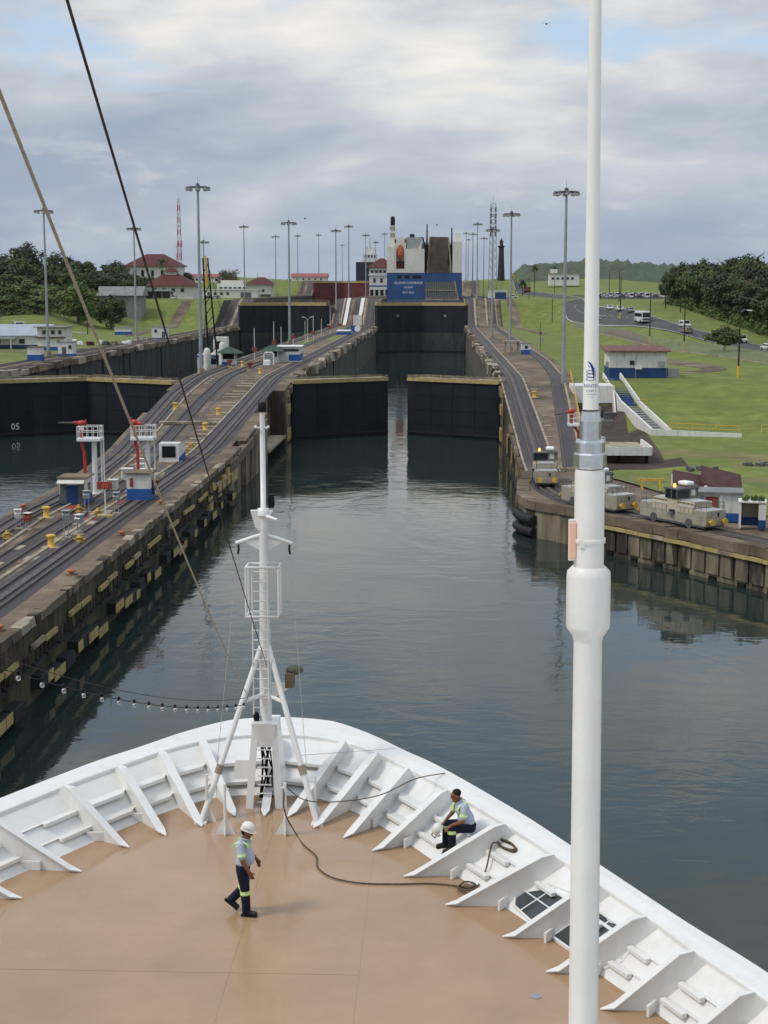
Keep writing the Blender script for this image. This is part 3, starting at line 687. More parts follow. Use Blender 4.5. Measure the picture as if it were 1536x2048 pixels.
for x, y, z, lab in ((-40.6, 251.5, 9.5, 'tall floodlight mast at the head of the ramp, beside green-roofed pavilion'),
    (-85.5, 322, 9.3, 'tall floodlight mast between the two small white and blue huts'),
    (-85.5, 417, 9.3, 'tall floodlight mast on the lawn before the red-roofed carport building'),
    (-39.2, 388, 9.5, 'tall floodlight mast behind the blue-based control cabin on the centre wall'),
    (-41, 589, zl(589, ZL), 'tall floodlight mast rising from the far centre wall ramp with white boards'),
    (19.6, 236, 7.6, 'tall floodlight mast beside the ramp of the lawn-side wall, near fire monitor'),
    (16.2, 344, 9.5, 'tall floodlight mast standing by the small white and blue wall hut'),
    (15.2, 436, 9.5, 'tall floodlight mast at the foot of the grassy bank below the lattice tower'),
    (-85.5, 540, 9.3, 'tall floodlight mast at the foot of the far bank ramp'),
    (-86, 656, 19.4, 'tall floodlight mast before the white clubhouse'),
    (-86, 782, 19.4, 'tall floodlight mast in front of the red-roofed clubhouse end'),
    (-86, 904, 24, 'tall floodlight mast beside the second far bank ramp'),
    (-82.5, 1018, 28.4, 'distant floodlight mast past the red-brown gates'),
    (-82, 1255, 28.4, 'farthest floodlight mast past the red-brown gates'),
    (-40, 656, 19.5, 'floodlight mast just above the centre wall ramp'),
    (-38, 767, 19.5, 'floodlight mast between centre ramp and control tower'),
    (-38, 884, 19.5, 'floodlight mast beside the control tower'),
    (-37, 1000, 28.5, 'floodlight mast behind the control tower'),
    (15.7, 635, 19.5, 'floodlight mast beside the blue ship\'s stern quarter'),
    (16.3, 753, 19.5, 'floodlight mast beside the blue ship\'s far flank'),
    (23.6, 813, 19.4, 'floodlight mast in front of the dark lighthouse'),
    (17, 990, 28.5, 'distant floodlight mast past the blue ship'),
    (21, 1125, 28.5, 'farthest floodlight mast past the blue ship')):
    place(mast, U, (x, y, z), random.random(), lab)
# ================================================================== SMALL THINGS ON THE CENTRE WALL
boll = thing('mooring_bollard', 'x', 'bollard', group='yellow mooring bollards')
MB().lathe([(0.42, 0), (0.42, 0.06), (0.27, 0.1), (0.24, 0.6), (0.27, 0.75)], n=12).build('post', yellow, boll)
MB().lathe([(0.27, 0.75), (0.36, 0.82), (0.36, 0.95), (0.25, 1.0)], n=12).build('cap', yellow, boll)
MB().box((0, 0, 0.03), (1.3, 1.0, 0.07)).build('base_plate', concl, boll)
U = []
for x, y, lab in ((-32.9, 121.5, 'yellow bollard with flat cap in front of the grey-doored booth'),
    (-27.9+.9*0-.9, 107.4, 'yellow bollard beside the pair of hooded grey telephone posts'),
    (-37.0, 206, 'yellow bollard on the ramp next to the left-lane tow track'),
    (-30.2, 201, 'yellow bollard on the ramp above the long pale sleeper'),
    (-30.0, 188, 'yellow bollard on the ramp just below the long pale sleeper'),
    (-30.6, 252, 'yellow bollard at the ramp head by the red hose reel'),
    (14.2, 222, 'lone yellow bollard on the lawn-side ramp'),
    (-36.8, 276, 'yellow bollard near the green-roofed pavilion')):
    zz = (zcl if x < 0 else zcr)(y); place(boll, U, (x, y, zz), 0, lab)
valve = thing('yellow_valve', 'x', 'valve', group='yellow valve heads on the wall')
MB().lathe([(0.45, 0), (0.45, 0.12), (0.3, 0.15), (0.3, 0.5), (0.4, 0.52), (0.4, 0.62), (0.2, 0.68), (0.18, 0.85), (0.1, 0.95)], n=10).build('body', M('ochre_paint', (0.48, 0.31, 0.07), .6, dirt=.3), valve)
for s in (-1, 1): MB().cyl((0, 0, 0.35), (s*0.6, 0, 0.35), 0.14, n=8).build('outlet', MATS['ochre_paint'], valve)
U = []
for x, y, lab in ((-33.2, 111.2, 'yellow valve head in front of the red hooded telephone post'),
    (-31.0, 125.0, 'yellow valve head by the doorway of the grey-doored booth'),
    (-27.2, 109.6, 'yellow valve head just behind the yellow bollard and grey hoods'),
    (-26.9+.2-2.2, 123, 'yellow valve head by the orange 40 sign pole'),
    (-29.6, 171, 'yellow valve head at the foot of the ramp by the vent hood'),
    (-29.6, 175, 'yellow valve head with shelf at foot of the ramp')):
    place(valve, U, (x, y, zcl(y)), random.random(), lab, 0.72)
def hood_post(loc, rz, m1, m2, lab, nm='telephone_post', cat='telephone post', leg=1.15):
    t = thing(nm, lab, cat, loc, rz, 'hooded posts on the wall')
    for s in (-1, 1): MB().box((s*0.17, 0, leg/2), (0.06, 0.06, leg)).build('leg', galv, t)
    MB().prism([(-0.26, -0.25, leg), (-0.26, 0.25, leg), (-0.26, 0.25, leg+0.62), (-0.26, -0.05, leg+0.62), (-0.26, -0.3, leg+0.35)], (0.52, 0, 0)).build('hood', m1, t)
    MB().box((0, 0.0, leg+0.66), (0.6, 0.66, 0.06)).build('hood_roof', m2, t)
    MB().box((0, 0, 0.06), (0.7, 0.6, 0.12)).build('base', concl, t)
hood_post((-33.6, 115.6, ZL), 0.3, white2, white2, 'white hooded telephone post next to red hooded twin', leg=0.95)
hood_post((-32.7, 115.2, ZL), -0.2, redd, white2, 'red hooded telephone post on concrete block', leg=0.75)
hood_post((-28.7, 111.6, ZL), 0.1, galv, galv, 'grey hooded telephone post on two tall legs, standing next to red-backed twin', leg=1.5)
hood_post((-28.0, 112.9, ZL), -0.4, galv, white2, 'grey hooded telephone post with a red back panel', leg=1.0)
hood_post((-30.2, 124.6, ZL), 0.0, galv, galv, 'grey hooded telephone post in front of the booth doorway', leg=1.25)
hood_post((-27.5, 121.5+2.5, ZL), 0.0, galv, galv, 'grey hooded telephone post beside the orange 40 sign', leg=1.2)
hood_post((-29.6, 166.5, zcl(166.5)), 0.0, galv, lampw, 'grey hooded post by the vent hood at ramp foot', leg=0.9)
def cone_reel(loc, lab):
    t = thing('hose_reel', lab, 'hose reel', loc, 0, 'red hose reels')
    MB().lathe([(0.14, 0.5), (0.55, 1.35), (0.55, 1.45)], n=8).build('funnel', redd, t); MB().cyl((0, 0, 0), (0, 0, 0.55), 0.09, n=6).build('stem', redd, t)
    MB().box((0, 0, 0.12), (0.9, 0.9, 0.25)).build('block', creamy, t)
cone_reel((-25.9-.6, 135.6, ZL), 'red funnel-shaped hose reel beside the blue-based booth')
cone_reel((-33.6, 262, zcl(262)), 'red funnel-shaped hose reel at the ramp head below the pavilion')
cone_reel((-38.6, 272, zcl(272)), 'red funnel-shaped hose reel by the tall ramp floodlight mast')
# orange "40" sign pole
t = thing('sign_pole', 'thin pole with orange board reading 40 on the centre wall', 'sign', (-28.0, 122, ZL))
MB().cyl((0, 0, 0.2), (0, 0, 6.8), 0.07, 0.05, n=6).build('pole', creamw, t); MB().box((0, 0, 0.12), (1.3, 0.9, 0.25)).build('base_slab', creamy, t)
o = MB().box((0, -0.1, 2.75), (1.25, 0.06, 0.62)).build('board', redd, t)
text_mb('40', 0.62, orange, 'number', t, lambda c: Vector((c.x, -0.138, 2.54+c.y)))
# fire monitor towers
def monitor_tower(loc, rz, hp, lab, aim):
    t = thing('fire_monitor_tower', lab, 'water cannon', loc, rz, 'fire monitor towers')
    MB().cyl((0.35, 0, 0), (0.35, 0, hp), 0.27, 0.24, n=10).build('column', white, t)
    MB().box((0.35, 0, 0.05), (0.9, 0.9, 0.1)).build('base_plate', white, t)
    mb = MB()
    for s in (0, 0.42): mb.box((1.0, -0.1+s, hp/2), (0.06, 0.06, hp))
    for k in range(int(hp/0.3)): mb.box((1.0, 0.11, 0.3+k*0.3), (0.045, 0.42, 0.045))
    mb.build('ladder', white, t)
    MB().box((0, 0, hp+0.17), (2.2, 1.7, 0.3)).build('platform', white, t, bevel=0.05)
    mb = MB()
    for s in (-1, 1):
        for h in (0.55, 1.05):
            mb.tube([(s*1.05, -0.8, hp+0.35+h), (s*1.05, 0.8, hp+0.35+h)], 0.035, 5); mb.tube([(-1.05, s*0.8, hp+0.35+h), (1.05, s*0.8, hp+0.35+h)], 0.035, 5)
        for k in range(5):
            mb.cyl((-1.05+k*0.525, s*0.8, hp+0.3), (-1.05+k*0.525, s*0.8, hp+1.4), 0.028, n=5)
        for k in range(3): mb.cyl((s*1.05, -0.4+k*0.4, hp+0.3), (s*1.05, -0.4+k*0.4, hp+1.4), 0.028, n=5)
    mb.build('guard_rail', white, t)
    pm = MB().tube([(-0.55, -0.15, 0), (-0.55, -0.15, hp*0.8), (-0.75, -0.15, hp*0.9), (-0.75, -0.15, hp+1.2)] if aim != 3 else [(0.1, -0.15, 0), (0.1, -0.15, hp*0.85), (-0.2, -0.15, hp*0.95), (-0.7, -0.15, hp+0.1), (-0.7, -0.15, hp+1.4)], 0.15, 8).build('riser_pipe', red, t)
    MB().lathe([(0.26, 0), (0.26, 0.25)], (-0.55 if aim != 3 else 0.1, -0.15, 0), n=8).build('flange', red, pm)
    c = Vector((-0.75 if aim != 3 else -0.7, -0.15, hp+1.5))
    MB().box(c+Vector((0, 0, -0.25)), (0.4, 0.4, 0.5)).build('pedestal', white if aim == 1 else red, t)
    d = Vector({1: (-1, -0.2, 0.02), 2: (1, -0.3, -0.28), 3: (-1, -0.3, -0.2)}[aim]).normalized()
    MB().ell(c+Vector((0, 0, 0.15)), (0.38, 0.3, 0.3)).cyl(c+Vector((0, 0, 0.2))-d*0.35, c+Vector((0, 0, 0.2))+d*0.7, 0.2, 0.16, n=8).build('monitor_body', red, t)
    MB().cyl(c+Vector((0, 0, 0.2))+d*0.65, c+Vector((0, 0, 0.2))+d*2.1, 0.10, 0.075, n=8).build('nozzle', locd, t)
    MB().tube([c+Vector((0, 0, 0.25))-d*0.4+Vector((0, 0.28*math.cos(a), 0.28*math.sin(a))) for a in [i*math.pi/5 for i in range(11)]], 0.03, 5).build('hand_wheel', red, t)
monitor_tower((-32.5, 136.2, ZL), 0, 5.0, 'red fire monitor on white ladder tower behind the grey-doored booth', 1)
monitor_tower((-27.7, 137.2, ZL), 0, 5.0, 'red fire monitor on white tower behind the blue-based booth', 2)
monitor_tower((15.5, 166, zcr(166)), 0, 5.2, 'red fire monitor on white caged platform beside the lawn-side ramp', 3)
def booth(loc, w_, d_, h_, lab, rz=0.0, base=blue, roof=roofgy, bh=0.35, door=None, win=None, side_win=None, over=0.2, wallm=white2, name='booth', cat='booth', awn=False, rt=0.14):
    t = thing(name, lab, cat, loc, rz, None)
    MB().b(-w_/2, w_/2, -d_/2, d_/2, h_*bh, h_).build('wall', wallm, t)
    MB().b(-w_/2-.012, w_/2+.012, -d_/2-.012, d_/2+.012, 0, h_*bh+.01).build('painted_base', base, t)
    MB().b(-w_/2-over, w_/2+over, -d_/2-over, d_/2+over, h_+.002, h_+rt).build('roof', roof, t)
    if door is not None:
        MB().b(door-0.45, door+0.45, -d_/2-0.05, -d_/2-0.005, 0.05, min(2.0, h_*0.85)).build('door', locd, t)
    for x in (win or []):
        f = MB().b(x-0.42, x+0.42, -d_/2-0.06, -d_/2-0.004, h_*0.5, h_*0.82).build('window', white2, t)
        MB().b(x-0.35, x+0.35, -d_/2-0.075, -d_/2-0.05, h_*0.53, h_*0.79).build('pane', glass, f)
    for y in (side_win or []):
        f = MB().b(w_/2+.004, w_/2+0.06, y-0.6, y+0.6, h_*0.45, h_*0.82).build('window', white2, t)
        MB().b(w_/2+.05, w_/2+0.075, y-0.52, y+0.52, h_*0.48, h_*0.79).build('pane', glass, f)
    if awn: MB().prism([(-w_/2-0.1, -d_/2, h_-0.02), (-w_/2-0.1, -d_/2-0.6, h_-0.34), (-w_/2-0.1, -d_/2-0.6, h_-0.42), (-w_/2-0.1, -d_/2, h_-0.12)], (w_+0.1, 0, 0)).build('awning', creamw, t)
    return t
b1 = booth((-32.6, 130.6, ZL), 2.3, 2.6, 2.35, 'small white booth with grey doors, awning and blue base, below a fire monitor', side_win=[0], awn=True, roof=conc)
for s in (-1, 1): MB().b(s*0.8-0.28, s*0.8+0.28, -1.36, -1.316, 0.1, 1.85).build('door_panel', locd, b1)
MB().b(-0.5, 0.5, -1.345, -1.314, 0.05, 1.75).build('doorway', blued, b1)
b2 = booth((-27.2, 133, ZL), 2.1, 2.4, 2.45, 'white booth with blue lower half and open side door next to track', bh=0.45, roof=conc)
MB().b(1.055, 1.10, -0.3, 0.5, 0.5, 2.2).build('door', darkm, b2); MB().b(-0.75, -0.45, -1.3, -1.21, 1.3, 2.1).build('switch_box', redd, b2)
# vent hood at ramp foot
t = thing('vent_hood', 'white slope-backed vent hood with dark square opening at the ramp foot', 'vent hood', (-29.9, 163.5, zcl(163)))
MB().prism([(-1.1, -1.6, 0.0), (-1.1, 2.6, 0.0), (-1.1, 2.6, 1.2), (-1.1, 0.2, 2.1), (-1.1, -1.6, 2.1)], (2.2, 0, 0)).build('shell', white2, t)
MB().b(-0.75, 0.75, -1.66, -1.605, 0.55, 1.8).build('opening', darkm, t)
MB().prism([(1.105, -1.6, 0.0), (1.105, 2.6, 0.0), (1.105, 2.6, 0.8), (1.105, -1.6, 0.5)], (0.03, 0, 0)).build('blue_panel', blue, t)
for i, (x, y, s, lab) in enumerate(((-31.3, 146.5, 1.0, 'white louvred cabinet on the wall behind the 40 sign'), (-31.9, 157, 0.8, 'squat white cabinet under the second fire monitor'),
    (-29.3, 146, 1.0, 'white cabinet beyond the blue-based booth'), (-31.2, 152.5, 0.8, 'white round-topped cabinet beside the vent hood'), (-31.2, 139.5, 0.8, 'grey air unit by the white ladder tower'))):
    t = thing('cabinet', lab, 'cabinet', (x, y, zcl(y)))
    MB().box((0, 0, 0.55*s), (1.1*s, 0.9*s, 1.1*s)).build('body', white2, t, bevel=0.05); MB().box((0, 0, 1.1*s+0.06), (1.25*s, 1.05*s, 0.1)).build('lid', white2, t)
    for k in range(4): MB().box((0, -0.46*s, 0.3*s+k*0.2*s), (0.8*s, 0.04, 0.06)).build('louvre', galv, t)
for i, (x, y, lab) in enumerate(((-24.7, 80.5, 'low orange mooring cleat nearest the string of bulbs'), (-24.7, 97, 'low orange mooring cleat on the wall edge by the bollard'),
    (-24.7, 113, 'low orange mooring cleat by the 40 sign'), (-24.8, 130, 'low rusty mooring cleat by the blue-based booth'), (-36.4, 127, 'low rusty mooring cleat on the left-lane edge'))):
    t = thing('mooring_cleat', lab, 'cleat', (x, y, ZL), 0, 'low cleats on the wall edge')
    MB().lathe([(0.2, 0), (0.14, 0.15), (0.3, 0.24), (0.3, 0.33), (0.1, 0.38)], n=10).build('head', M('rust_orange', (0.42, 0.15, 0.06), .7), t); MB().box((0, 0, 0.03), (0.6, 0.5, 0.06)).build('foot', conc, t)
tag(MB().box((-33.0, 193, zcl(193)+0.2), (7.6, 1.0, 0.35), rot=Matrix.Rotation(math.atan2(zcl(194)-zcl(192), 2), 3, 'X')).build('timber_sleeper', walkm, bevel=0.05), 'long pale timber sleeper laid across the ramp', 'timber')
tag(MB().box((-30.0, 192.6, zcl(192.6)+0.2), (1.2, 0.9, 0.35), rot=Matrix.Rotation(math.atan2(zcl(194)-zcl(192), 2), 3, 'X')).build('timber_sleeper', walkm, bevel=0.05), 'short pale timber block at the end of the ramp sleeper', 'timber')
# pavilions at the ramp head
def pavilion(loc, lab):
    t = thing('pavilion', lab, 'pavilion', loc, 0, 'green roofed pavilions')
    MB().b(-1.3, 1.3, -1.2, 1.2, 0, 1.1).build('lower_wall', white2, t); MB().b(-1.31, 0.2, -1.22, -1.19, 0.05, 0.6).build('blue_panel', blue, t)
    MB().b(-1.1, 1.1, -1.0, 1.0, 1.1, 2.2).build('dark_opening', darkm, t)
    for sx_ in (-1, 1):
        for sy in (-1, 1): MB().b(sx_*1.2-0.12, sx_*1.2+0.12, sy*1.1-0.12, sy*1.1+0.12, 1.1, 2.3).build('post', white2, t)
    MB().add([(-2.5, -2.3, 2.25), (2.5, -2.3, 2.25), (2.5, 2.3, 2.25), (-2.5, 2.3, 2.25), (-0.4, 0, 3.4), (0.4, 0, 3.4)], [(0, 1, 5, 4), (1, 2, 5), (2, 3, 4, 5), (3, 0, 4), (3, 2, 1, 0)]).build('roof', roofgr, t)
pavilion((-40.3+.2, 282, 9.5), 'green-roofed white pavilion next to the tall mast at the ramp head')
pavilion((-33.0, 292, 9.5), 'green-roofed pavilion beside the floating crane and red sign')
c1 = booth((-29.7, 296, 9.5), 4.2, 6, 3.0, 'white flat-roofed control cabin with blue panels on centre wall', base=white2, bh=0.1, over=0.35, roof=lampw)
MB().b(-0.1, 2.13, -3.08, -3.014, 0.3, 1.5).build('blue_panel', blue, c1)
for k in range(3): MB().b(2.112, 2.16, -2.6+k*1.9, -1.2+k*1.9, 0.3, 1.6).build('blue_panel', blue, c1)
MB().b(-1.9, 1.9, -3.06, -3.015, 2.1, 2.6).build('window_band', glass, c1)
t = thing('entrance_frame', 'white rounded entrance frame of a stairwell next to control cabin', 'stairwell', (-33.0+.4, 283, 9.5))
MB().tube([(-0.9, 0, 0), (-0.9, 0, 2.0), (-0.6, 0, 2.3), (0.6, 0, 2.3), (0.9, 0, 2.0), (0.9, 0, 0)], 0.17, 6).build('frame', white2, t); MB().b(-0.8, 0.8, 0.2, 2.6, 0, 1.9).build('housing', galv, t)
t = thing('cabinet', 'white rounded ventilator box near the control cabin', 'cabinet', (-34.2+1.6, 279.5, 9.5)); MB().box((0, 0, 0.55), (1.3, 1.1, 1.1)).build('body', lampw, t, bevel=0.15); MB().box((0, 0, 0.05), (1.5, 1.3, 0.1)).build('plinth', concl, t)
for i, (x, y, h, col_, lab) in enumerate(((-37.5, 300, 6.5, redd, 'beside the pavilion with a square red sign'), (-38, 340, 7, redd, 'with red box midway, behind the crane'), (-37.6, 352, 5.5, None, 'plain, just past the red-box post'),
    (-35.5, 392, 6, None, 'plain, beside the floodlight mast base'), (-35.3, 415, 7, redd, 'with red box near the lawn patch'), (-35, 440, 5.5, None, 'plain, past the lawn patch'),
    (-34.6, 470, 8, redd, 'tallest, with white side arm'), (-34, 505, 6, redd, 'with red box near the far ramp foot'), (-37.5, 380, 3.0, redd, 'short, with red reel at the mast base'))):
    t = thing('signal_post', 'thin post '+lab+' on the centre wall', 'post', (x, y, 9.5), 0, 'thin posts along the centre wall')
    MB().cyl((0, 0, 0), (0, 0, h), 0.09, 0.07, n=6).build('pole', creamw, t); MB().box((0, 0, .05), (.5, .5, .1)).build('base', concl, t)
    if col_: MB().box((0, -0.15, 2.2), (1.0, 0.2, 0.9)).build('box', col_, t)
    if i == 6: MB().box((-0.5, -0.1, 3.0), (0.9, 0.12, 0.2)).build('arm', lampw, t)
t = thing('lamp_post', 'double-armed white lamp post on the centre wall', 'lamp post', (-36.0, 405, 9.5)); MB().cyl((0, 0, 0), (0, 0, 6), 0.1, 0.07, n=6).build('pole', white2, t)
for s in (-1, 1): MB().tube([(0, 0, 5.8), (s*0.5, 0, 6.5), (s*1.1, 0, 6.7)], 0.05, 5).build('arm', white2, t); MB().box((s*1.2, 0, 6.7), (0.7, 0.3, 0.15)).build('lamp', lampw, t)
strip('lawn_patch', [(-36, 385), (-36, 420)], 3.0, grassm, 0.03, lambda x, y: 9.5); strip('lawn_patch', [(-30.5, 415), (-30.5, 455)], 3.0, grassm, 0.03, lambda x, y: 9.5)
booth((-30.3, 470, 9.5), 4, 9, 1.2, 'low blue and white equipment box on the lawn patch', bh=0.7, roof=lampw, name='equipment_box', cat='box')
t = thing('drum_rack', 'blue barrel rack with white tank near far ramp', 'tank', (-28.6, 500, 9.5))
MB().b(-1.2, 0, -1, 1, 0, 2).build('barrel', blue, t); MB().cyl((1, -1.2, 1.0), (1, 1.4, 1.0), 1.0, n=10).build('tank', lampw, t)
t = thing('notice_board', 'white notice board on frame at foot of the far ramp', 'board', (-30.5, 552, 9.5)); MB().b(-1.6, 1.6, -0.1, 0.1, 0.8, 4.6).build('board', white2, t)
for s in (-1, 1): MB().b(s*1.8-0.12, s*1.8+0.12, -0.1, 0.1, 0, 5.5).build('post', redd, t)
# beige ventilator cowls and the crane barge in the left lane
for x, y, h, lab in ((-44.2-.6, 285, 13.4, 'beige round-topped ventilator cowl at the barge end'), (-43.4, 296, 14.2, 'taller beige ventilator cowl behind its twin')):
    t = thing('ventilator', lab, 'ventilator', (x, y, 2.0)); MB().lathe([(0.7, 0), (0.7, h-4.2), (0.66, h-3.5), (0.5, h-3.0), (0.2, h-2.8)], n=10).build('cowl', creamw, t); MB().lathe([(0.75, h-5.2), (0.75, h-5.0)], n=10).build('band', white2, t)
cr = thing('crane_barge', 'floating crane barge with black lattice boom and yellow head in left lane', 'crane barge', (-47, 300, 0))
MB().b(-6, 3.6, -18, 18, -1, 2.0).build('hull', blk, cr)
MB().b(-2.5, 2.2, 2, 10, 2, 10.6).build('cabin', white2, cr); MB().b(-2.6, 2.3, 1.9, 10.1, 10.0, 10.4).build('cabin_trim', blue, cr); MB().b(-1.8, 1.4, 1.94, 1.99, 8.6, 9.8).build('cabin_window', glass, cr)
MB().b(0.5, 3.2, 4, 8, 10.6, 14).build('winch_house', creamw, cr); MB().b(0.9, 2.8, 3.93, 3.99, 11.6, 13.2).build('pane', glass, cr)
for s in (-1, 1): MB().cyl((s*1.0+1.2, 2, 2), (s*0.5-0.2, 0, 30), 0.22, 0.16, n=6).build('boom_chord', blk, cr)
for k in range(12):
    z = 4+k*2.1; f = (z-2)/28; a = Vector((-1.0+1.2+f*(-0.7+1.2-0.2-0.2-0.3), 2-2*f, z)); xw = 1-0.5*f; cx_ = 1.2-1.4*f
    MB().cyl((cx_-xw, 2-2*f, z), (cx_+xw, 2-2*f-0.15, z+2.0), 0.1, n=4).build('boom_lacing', blk, cr)
MB().cyl((0.1, 0.3, 24.5), (-0.2, 0, 30.4), 0.32, 0.22, n=6).build('boom_head', yellow, cr); MB().cyl((0.2, 0.2, 29), (3.2, 8, 14), 0.06, n=4).build('stay_cable', blk, cr)
MB().cyl((-0.2, 0, 21), (-2.2, 8, 10.6), 0.06, n=4).build('stay_cable', blk, cr)
# ================================================================== OWN SHIP
AX = -3.86; DZ = 12.5
ship = thing('cruise_ship', 'white bow of the cruise ship with tan deck, foremast and ribbed bulwark', 'ship', (AX, 20, 0))
def sym(P):  # right side half (x measured from axis) -> full curve port to starboard
    return [(-x, y) for x, y in reversed(P) if x > 0.001]+P
O_ = [(0, 35.66), (0.97, 35.48), (1.5, 35.16), (2.3, 34.25), (3.1, 33.08), (3.95, 31.88), (5.37, 29.4), (6.1, 27.97), (7.43, 25.21), (8.11, 23.82), (9.05, 22.03), (10.6, 18.7), (12.2, 14.5), (13.9, 8.3), (15.2, 0), (16, -14)]
I_ = [(0, 34.18), (0.7, 34.16), (1.5, 33.8), (2.35, 33.03), (3.1, 31.95), (3.93, 30.7), (5.28, 28.3), (6.0, 26.95), (7.33, 24.33), (7.97, 22.9), (8.9, 21.0), (10.1, 18.4), (11.7, 14.2), (13.4, 8.2), (14.7, 0), (15.5, -14)]
J_ = [(0, 32.45), (0.6, 32.42), (1.1, 32.28), (1.6, 31.9), (2.2, 31.2), (2.95, 30.1), (4.0, 28.3), (4.75, 27.1), (6.1, 24.75), (6.75, 23.5), (7.6, 22.0), (8.9, 19.2), (10.6, 15), (12.4, 8.8), (13.8, 0), (14.6, -14)]
K = 6; CAPZ = 13.40
cO, cI, cJ = [[Vector((p.x, p.y-20, 0)) for p in cat_rom([(x, y, 0) for x, y in sym(C)], K)] for C in (O_, I_, J_)]
n = len(cO)
def lift(C, z): return [Vector((p.x, p.y, z)) for p in C]
def loft(rows, closed=False):
    mb = MB(); m = len(rows[0])
    for a, b_ in zip(rows, rows[1:]):
        mb.add(list(a)+list(b_), [(i, i+1, m+i+1, m+i) for i in range(m-1)], 0, True)
    return mb
# hull outside, flared bow
def hb(C, k, dy): return [Vector((p.x*k, p.y*(1-0.0)-dy*(max(0, p.y)/14.5), 0)) for p in C]
rows = [lift(cO, CAPZ-0.06), lift(hb(cO, 0.93, 1.2), 11.5), lift(hb(cO, 0.8, 3.0), 8), lift(hb(cO, 0.68, 4.6), 4), lift(hb(cO, 0.62, 5.2), -1.5)]
loft(rows).build('hull', white, ship)
# cap rail: thick plate with rounded outer edge
mid = [(a+b_)/2 for a, b_ in zip(cO, cI)]
loft([lift(cI, CAPZ-0.13), lift(cI, CAPZ-0.02), lift([i_+(o-i_)*0.03 for o, i_ in zip(cO, cI)], CAPZ), lift(mid, CAPZ+0.03), lift([i_+(o-i_)*0.95 for o, i_ in zip(cO, cI)], CAPZ+0.02), lift(cO, CAPZ-0.03), lift(cO, CAPZ-0.12)]).build('cap_rail', white, ship)
loft([lift(cJ, DZ), lift([j+(i_-j)*0.97 for i_, j in zip(cI, cJ)], CAPZ-0.1), lift([o*0.0+i_+(o-i_)*0.5 for o, i_ in zip(cO, cI)], CAPZ-0.09)]).build('bulwark_plating', white, ship)
# deck
mb = MB(); m = n; V = lift([j+(i_-j)*-0.0 for i_, j in zip(cI, cJ)], DZ)
half = n//2; P = V
for i in range(half): mb.add([P[i], P[i+1], P[n-2-i], P[n-1-i]], [(0, 1, 2, 3)])
mb.build('deck', deckm, ship)
seamm = M('deck_seam', (0.40, 0.262, 0.162), 0.3, var=0.1)
def dseam(a, b_):
    a, b_ = Vector(a), Vector(b_); d = b_-a
    MB().box((*( (a+b_)/2).xy, DZ+0.003), (d.length, 0.008, 0.003), math.atan2(d.y, d.x)).build('deck_weld', seamm, ship)
for x, y0, y1 in ((0.35, -14, 11.3), (2.55, -6, 9.2), (-4.2, -10, 6)): dseam((x, y0, 0), (x, y1, 0))
for y, x0, x1 in ((3.55, -4.2, 2.55), (-1, -7, 7)): dseam((x0, y, 0), (x1, y, 0))
# frames (bulwark brackets)
TIP = [(0.06, 31.05), (0.58, 31.02), (1.2, 30.36), (1.88, 29.8), (2.52, 29.1), (3.2, 27.79), (4.02, 26.46), (5.04, 25.11), (5.72, 23.76), (6.5, 22.47), (7.2, 21.1), (7.9, 19.8), (8.5, 18.4), (9.1, 17), (9.7, 15.5)]
def at_y(C, y):  # half breadth of curve at Y
    best = None
    for a, b_ in zip(C[n//2:], C[n//2+1:]):
        if (a.y-y)*(b_.y-y) <= 0 and a.y != b_.y:
            t = (y-a.y)/(b_.y-a.y); return a.x+(b_.x-a.x)*t
    return C[-1].x
DIRS = [(0, 1), (0.45, 0.95), (0.52, 0.86), (0.64, 0.77), (0.86, 0.5), (0.99, 0.12)]+[(1, 0)]*20
def hit(C, p, d):
    d = Vector((d[0], d[1], 0)).normalized()
    for a, b_ in zip(C, C[1:]):
        e = b_-a; den_ = d.x*e.y-d.y*e.x
        if abs(den_) < 1e-9: continue
        w_ = a-p; t = (w_.x*e.y-w_.y*e.x)/den_; s = (w_.x*d.y-w_.y*d.x)/den_
        if t > 0 and 0 <= s <= 1: return p+d*t, t
    return p+d, 1.0
FR = []
for k, (tx, ty) in enumerate(TIP):
    for s in ((1, -1) if k else (1,)):
        tip = Vector((tx*s, ty-20, 0)); d = Vector((DIRS[k][0]*s, DIRS[k][1], 0)).normalized()
        j, tj = hit(cJ, tip, d); i_, ti = hit(cI, tip, d)
        FR.append((s, k, tip, d, j, i_))
        up = Vector((0, 0, 1)); side = Vector((d.y, -d.x, 0)); H_ = CAPZ-0.1-DZ
        def pt(u, v): return tip+d*u+up*(DZ+v)
        wj = tj; wi = ti
        prof = [(0.0, 0.012), (0.22, 0.07), (wi-0.44, 1.0), (wi-0.20, 1.03), (wi+0.0, H_*0.98), (wj, 0.0), (0.0, 0.0)]
        poly = [pt(u, v)-side*0.006 for u, v in prof]
        fr = MB().prism(poly, side*0.012).build('bulwark_bracket', white, ship)
        # face flat along the free edge
        mb = MB(); w2 = 0.095
        pp = [pt(u, v) for u, v in prof[:4]]; wd = [0.012, w2, w2, 0.012]
        V = []
        for p, ww in zip(pp, wd): V += [p-side*ww+up*0.012, p+side*ww+up*0.012, p+side*ww-up*0.006, p-side*ww-up*0.006]
        mb.add(V, [(4*q+a, 4*q+(a+1) % 4, 4*q+4+(a+1) % 4, 4*q+4+a) for q in range(3) for a in range(4)]); mb.build('face_flat', white, fr)
